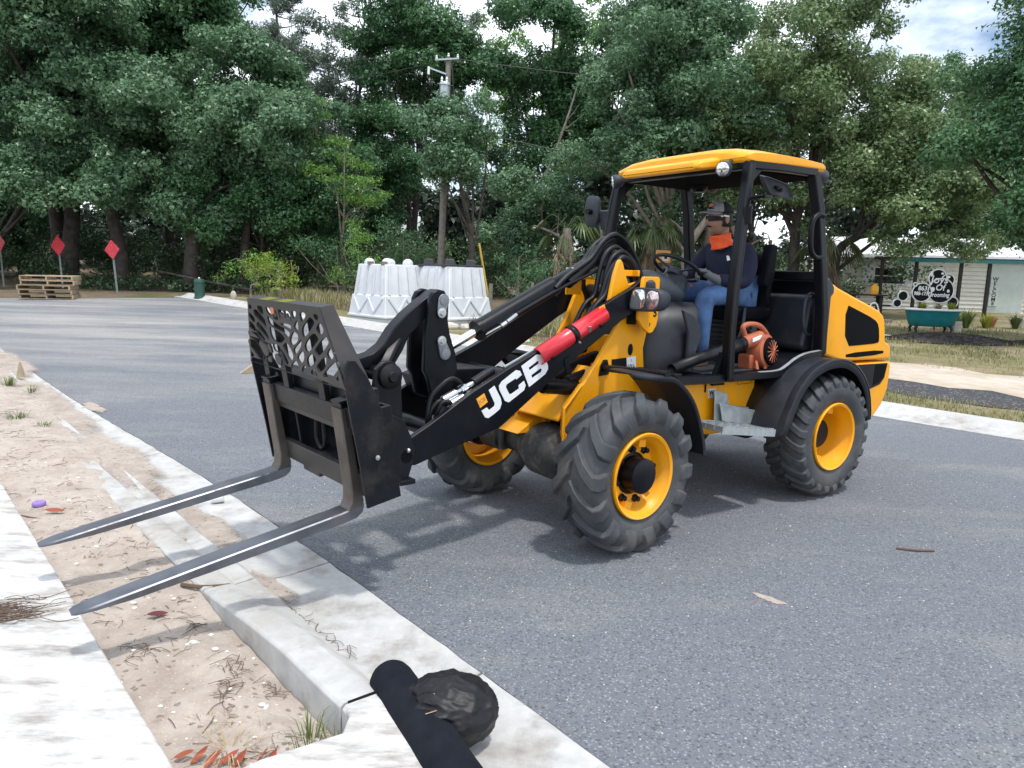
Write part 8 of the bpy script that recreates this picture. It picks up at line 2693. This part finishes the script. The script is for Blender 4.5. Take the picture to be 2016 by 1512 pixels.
# purple cap, bottle, wood scrap, pipe cap, sticks
e = empty('bottle_cap', near(-5.38, 0.73, 0.02))
tag(e, 'purple plastic cap with a dark base standing in the sand', 'cap')
ob('base', MB().lathe([(0.0, 0.0), (0.024, 0.0), (0.032, 0.03), (0.0, 0.031)], ax=(0, 0, 1), n=20), 'dark_print', e)
ob('collar', MB().lathe([(0.012, 0.031), (0.038, 0.031), (0.040, 0.036), (0.040, 0.05), (0.036, 0.056), (0.016, 0.056), (0.012, 0.05)], ax=(0, 0, 1), n=24), 'purple', e, smooth=40)
e = ob('wooden_stake', MB().tube([(0, 0, 0), (0.005, 0, 0.10), (0.0, 0.0, 0.19)], [0.05, 0.035, 0.010], 5), 'pallet', loc=near(-11.2, 1.42, 0.05), smooth=20)
tag(e, 'short pointed wooden stake standing in the sandy gutter at far left', 'stake')
e = ob('wood_scrap', MB().prism([(-0.13, 0.0), (0.10, 0.0), (0.06, 0.13)], 1, -0.05, 0.05), 'pallet', loc=near(-10.3, 4.05, 0.0), rz=0.6, bevel=0.004)
tag(e, 'triangular wood scrap on the road just left of the load guard', 'wood scrap')
e = ob('crushed_cup', MB().lathe([(0.026, 0.0), (0.032, 0.03), (0.034, 0.075), (0.0, 0.076)], ax=(0.9, 0.3, 0.15), n=14), 'enamel', loc=near(-4.93, 1.66, 0.035), smooth=50)
tag(e, 'crumpled white cup lying in the gutter behind the near fork', 'cup')
for i, (pts, rr0, lb) in enumerate((
    ([(2.40, 4.33, .006), (2.5, 4.30, .008), (2.62, 4.305, .006)], .007, 'short dark stick lying on the asphalt at the right'),
    ([(-1.62, 3.46, .03), (-1.5, 3.43, .035), (-1.38, 3.47, .03)], .010, 'brown broken root on the sand close to the near fork'),
    ([(-3.02, 4.36, .03), (-2.9, 4.31, .035), (-2.76, 4.29, .03)], .011, 'dark brown stick in the sand between the fork tips and the cap'))):
    e = ob('stick', MB().tube(spline([(x, y, z + gz(y)) for x, y, z in pts], 4), rr0, 6), 'twig', smooth=50)
    tag(e, lb, 'stick')
# pile of dry roots on the sidewalk
g = random.Random(14)
m = MB()
for _ in range(70):
    p = Vector(near(-3.70 + g.gauss(0, .06), 0.30 + g.gauss(0, .09), 0.088 + abs(g.gauss(0, .008))))
    a = g.uniform(-.5, .5) + 0.25
    d = Vector((math.cos(a), math.sin(a), 0)) * g.uniform(.05, .16)
    k = Vector((g.uniform(-.03, .03), g.uniform(-.03, .03), g.uniform(0, .015)))
    m.tube(spline([p - d, p - d * .2 + k, p + d * .4 - k, p + d], 3), .0016, 4)
e = ob('root_pile', m, 'twig', smooth=0)
tag(e, 'tangle of dry brown roots lying on the sidewalk at the left edge', 'roots')
# countless chips, twigs and specks
def sandpt(g, s0, s1):
    s, q = g.uniform(s0, s1), g.uniform(.61, 1.11)
    return s, q, sand_h(s, q)
m = MB()
g = random.Random(21)
for _ in range(130):
    s, q, z = sandpt(g, -6.5, -1.95)
    p = near(s, q, z + .002)
    sz = g.choice([.003, .004, .005, .006, .009]) * g.uniform(.8, 1.3)
    m.ell(p, (sz * g.uniform(.8, 1.6), sz, sz * .6), 6, 4)
for s, q, sz in ((-3.05, .93, .016), (-3.62, .84, .012), (-3.55, 1.0, .010), (-2.93, .98, .012), (-3.9, 1.02, .010), (-2.45, .98, .011), (-2.6, .92, .009)):
    m.ell(near(s, q, sand_h(s, q) + .005), (sz * 1.3, sz, sz * .6), 8, 5)
o = ob('shell_chips', m, 'chip', smooth=50)
o['label'], o['category'], o['kind'] = 'white shell and stone chips scattered over the sand strip', 'gravel', 'stuff'
m = MB()
for _ in range(340):
    s, q, z = sandpt(g, -9.0, -1.95)
    if noise.noise(Vector((s * 2.2, q * 2.2, 5))) < -.12:
        continue
    p = Vector(near(s, q, z + .003))
    a = g.uniform(0, 6.28)
    ln = g.uniform(.012, .05)
    d = Vector((math.cos(a), math.sin(a), 0)) * ln
    k = Vector((g.uniform(-.3, .3) * ln, g.uniform(-.3, .3) * ln, .004))
    m.tube(spline([p - d, p + k, p + d], 3), g.uniform(.0007, .0018), 4)
for s0, q0 in ((-2.75, 1.0), (-2.62, .93), (-3.2, .98), (-3.1, .72), (-2.55, 1.07)):
    for _ in range(14):
        s, q = s0 + g.gauss(0, .05), q0 + g.gauss(0, .03)
        p = Vector(near(s, q, sand_h(s, q) + .004))
        a = g.uniform(0, 6.28)
        d = Vector((math.cos(a), math.sin(a), 0)) * g.uniform(.02, .05)
        m.tube(spline([p - d, p + Vector((g.uniform(-.02, .02), g.uniform(-.02, .02), .008)), p + d], 3), .0013, 4)
for s0, q0 in ((-2.9, 1.40), (-2.7, 1.42), (-3.1, 1.38)):
    for _ in range(9):
        p = Vector(near(s0 + g.gauss(0, .07), q0 + g.gauss(0, .02), .012))
        d = (D2.to_3d() * g.uniform(-1, 1) + N2.to_3d() * g.uniform(-.5, .5)) * .06
        m.tube(spline([p - d, p + Vector((g.uniform(-.02, .02), g.uniform(-.02, .02), .003)), p + d], 3), .0013, 4)
o = ob('twig_litter', m, 'twig', smooth=0)
o['label'], o['category'], o['kind'] = 'fine brown roots and twigs scattered over the sand and gutter', 'litter', 'stuff'
# pale grit on the asphalt
m = MB()
for _ in range(900):
    x, y = g.uniform(-2, 4), g.uniform(2.0, 7.5)
    q = Vector((x, y)).dot(N2)
    if q < near_edge(Vector((x, y)).dot(D2)) + .03:
        continue
    sz = g.uniform(.0015, .004)
    m.ell((x, y, .001), (sz * 1.3, sz, sz * .7), 5, 3)
o = ob('road_grit', m, 'chip', smooth=0)
o['label'], o['category'], o['kind'] = 'tiny pale grit scattered over the asphalt', 'grit', 'stuff'

# ------------------------------------------------------------------ roll of fabric and bag in the gutter
A_, B_ = Vector((-0.425, 2.545, 0.105)), Vector((0.175, 1.44, 0.105))
dr = (B_ - A_).normalized()
sd = Vector((0, 0, 1)).cross(dr).normalized()
RR_ = 0.083
rings = []
nr_ = 44
for i in range(nr_ + 1):
    c = A_.lerp(B_, i / nr_)
    ring = []
    for k in range(40):
        a = 2 * math.pi * k / 40
        w = RR_ * (1 + 0.03 * noise.noise(Vector((i * .13, math.cos(a) * 1.5, math.sin(a) * 1.5))) + 0.012 * noise.noise(Vector((i * .5, math.cos(a) * 4, math.sin(a) * 4))))
        if i == 0:
            w *= 0.94
        ring.append(c + (sd * math.cos(a) + Vector((0, 0, 1)) * math.sin(a) * 0.96) * w)
    rings.append(ring)
e = empty('fabric_roll', (A_.x, A_.y, 0.0))
tag(e, 'long black roll of landscape fabric lying in the gutter against the kerb', 'fabric roll')
T_ = Matrix.Translation(-e.location)
m = MB().loft(rings)
m.xf(0, T_)
ob('roll', m, 'fabric_roll', e, smooth=60)
m = MB()
pts = []
for i in range(70):
    a = i * 0.42
    rad = 0.012 + 0.0026 * a
    if rad > .066:
        break
    pts.append(A_ - dr * 0.002 + (sd * math.cos(a) + Vector((0, 0, 1)) * math.sin(a) * .96) * rad)
m.tube(pts, .003, 5)
m.xf(0, T_)
ob('rolled_layers', m, 'bag', e, smooth=50)
m = MB().tube([(-0.25, 2.20, .190), (-0.215, 2.225, .188)], .0016, 5)
m.xf(0, T_)
ob('thread', m, 'straw', e)
# crumpled bin bag
bc = Vector((-0.185, 2.335, 0.125))
nu_, nv_ = 128, 90
rings = []
kd = Vector((-0.80, -0.20, 0.30)).normalized()       # the gathered neck of the bag
k1 = kd.orthogonal().normalized()
k2 = kd.cross(k1)
for i in range(1, nv_):
    th = math.pi * i / nv_
    ring = []
    for k in range(nu_):
        ph = 2 * math.pi * k / nu_
        d = Vector((math.sin(th) * math.cos(ph), math.sin(th) * math.sin(ph), math.cos(th)))
        c_ = d.dot(kd)
        an = math.atan2(d.dot(k2), d.dot(k1))
        polar = math.acos(max(-1, min(1, c_)))
        warp = 0.5 * noise.noise(d * 1.6)
        # folds radiate from the neck and fade over the belly
        fold = 1 - abs(math.sin(4.5 * an + 3.0 * warp + 1.3 * polar))
        fold2 = 1 - abs(math.sin(9.0 * an - 4.0 * warp + 2.0 * polar))
        fade = math.exp(-(polar / 1.5) ** 2)
        big = 1 - abs(noise.noise(d * 1.9 + Vector((5, 0, 0)))) * 2
        fine = 1 - abs(noise.noise(d * 4.2 + Vector((0, 3, 0)))) * 2
        w = 0.92 + 0.085 * big + 0.022 * fine + (0.075 * (fold ** 2 - .3) + 0.03 * (fold2 ** 2 - .3)) * fade
        w *= 1 - 0.20 * math.exp(-(polar / 0.35) ** 2)
        z = d.z * w * (0.118 if d.z > 0 else 0.125)
        if z < -0.095:
            z = -0.095 + (z + .095) * .2
        ring.append((bc.x + d.x * w * .172, bc.y + d.y * w * .150, bc.z + z))
    rings.append(ring)
e = empty('bin_bag', (bc.x, bc.y, 0.02))
tag(e, 'crumpled black plastic bin bag resting on the gutter beside the fabric roll', 'bag')
m = MB().loft(rings)
m.xf(0, Matrix.Translation(-e.location))
ob('bag', m, 'bag', e, smooth=40)
m = MB().lathe([(0.009, 0.0), (0.012, 0.002), (0.009, 0.004), (0.006, 0.002)], o=Vector((-0.232, 2.262, 0.212)) - e.location, ax=(-0.45, -0.75, 0.6), n=16, closed=True)
ob('eyelet', m, 'enamel', e)
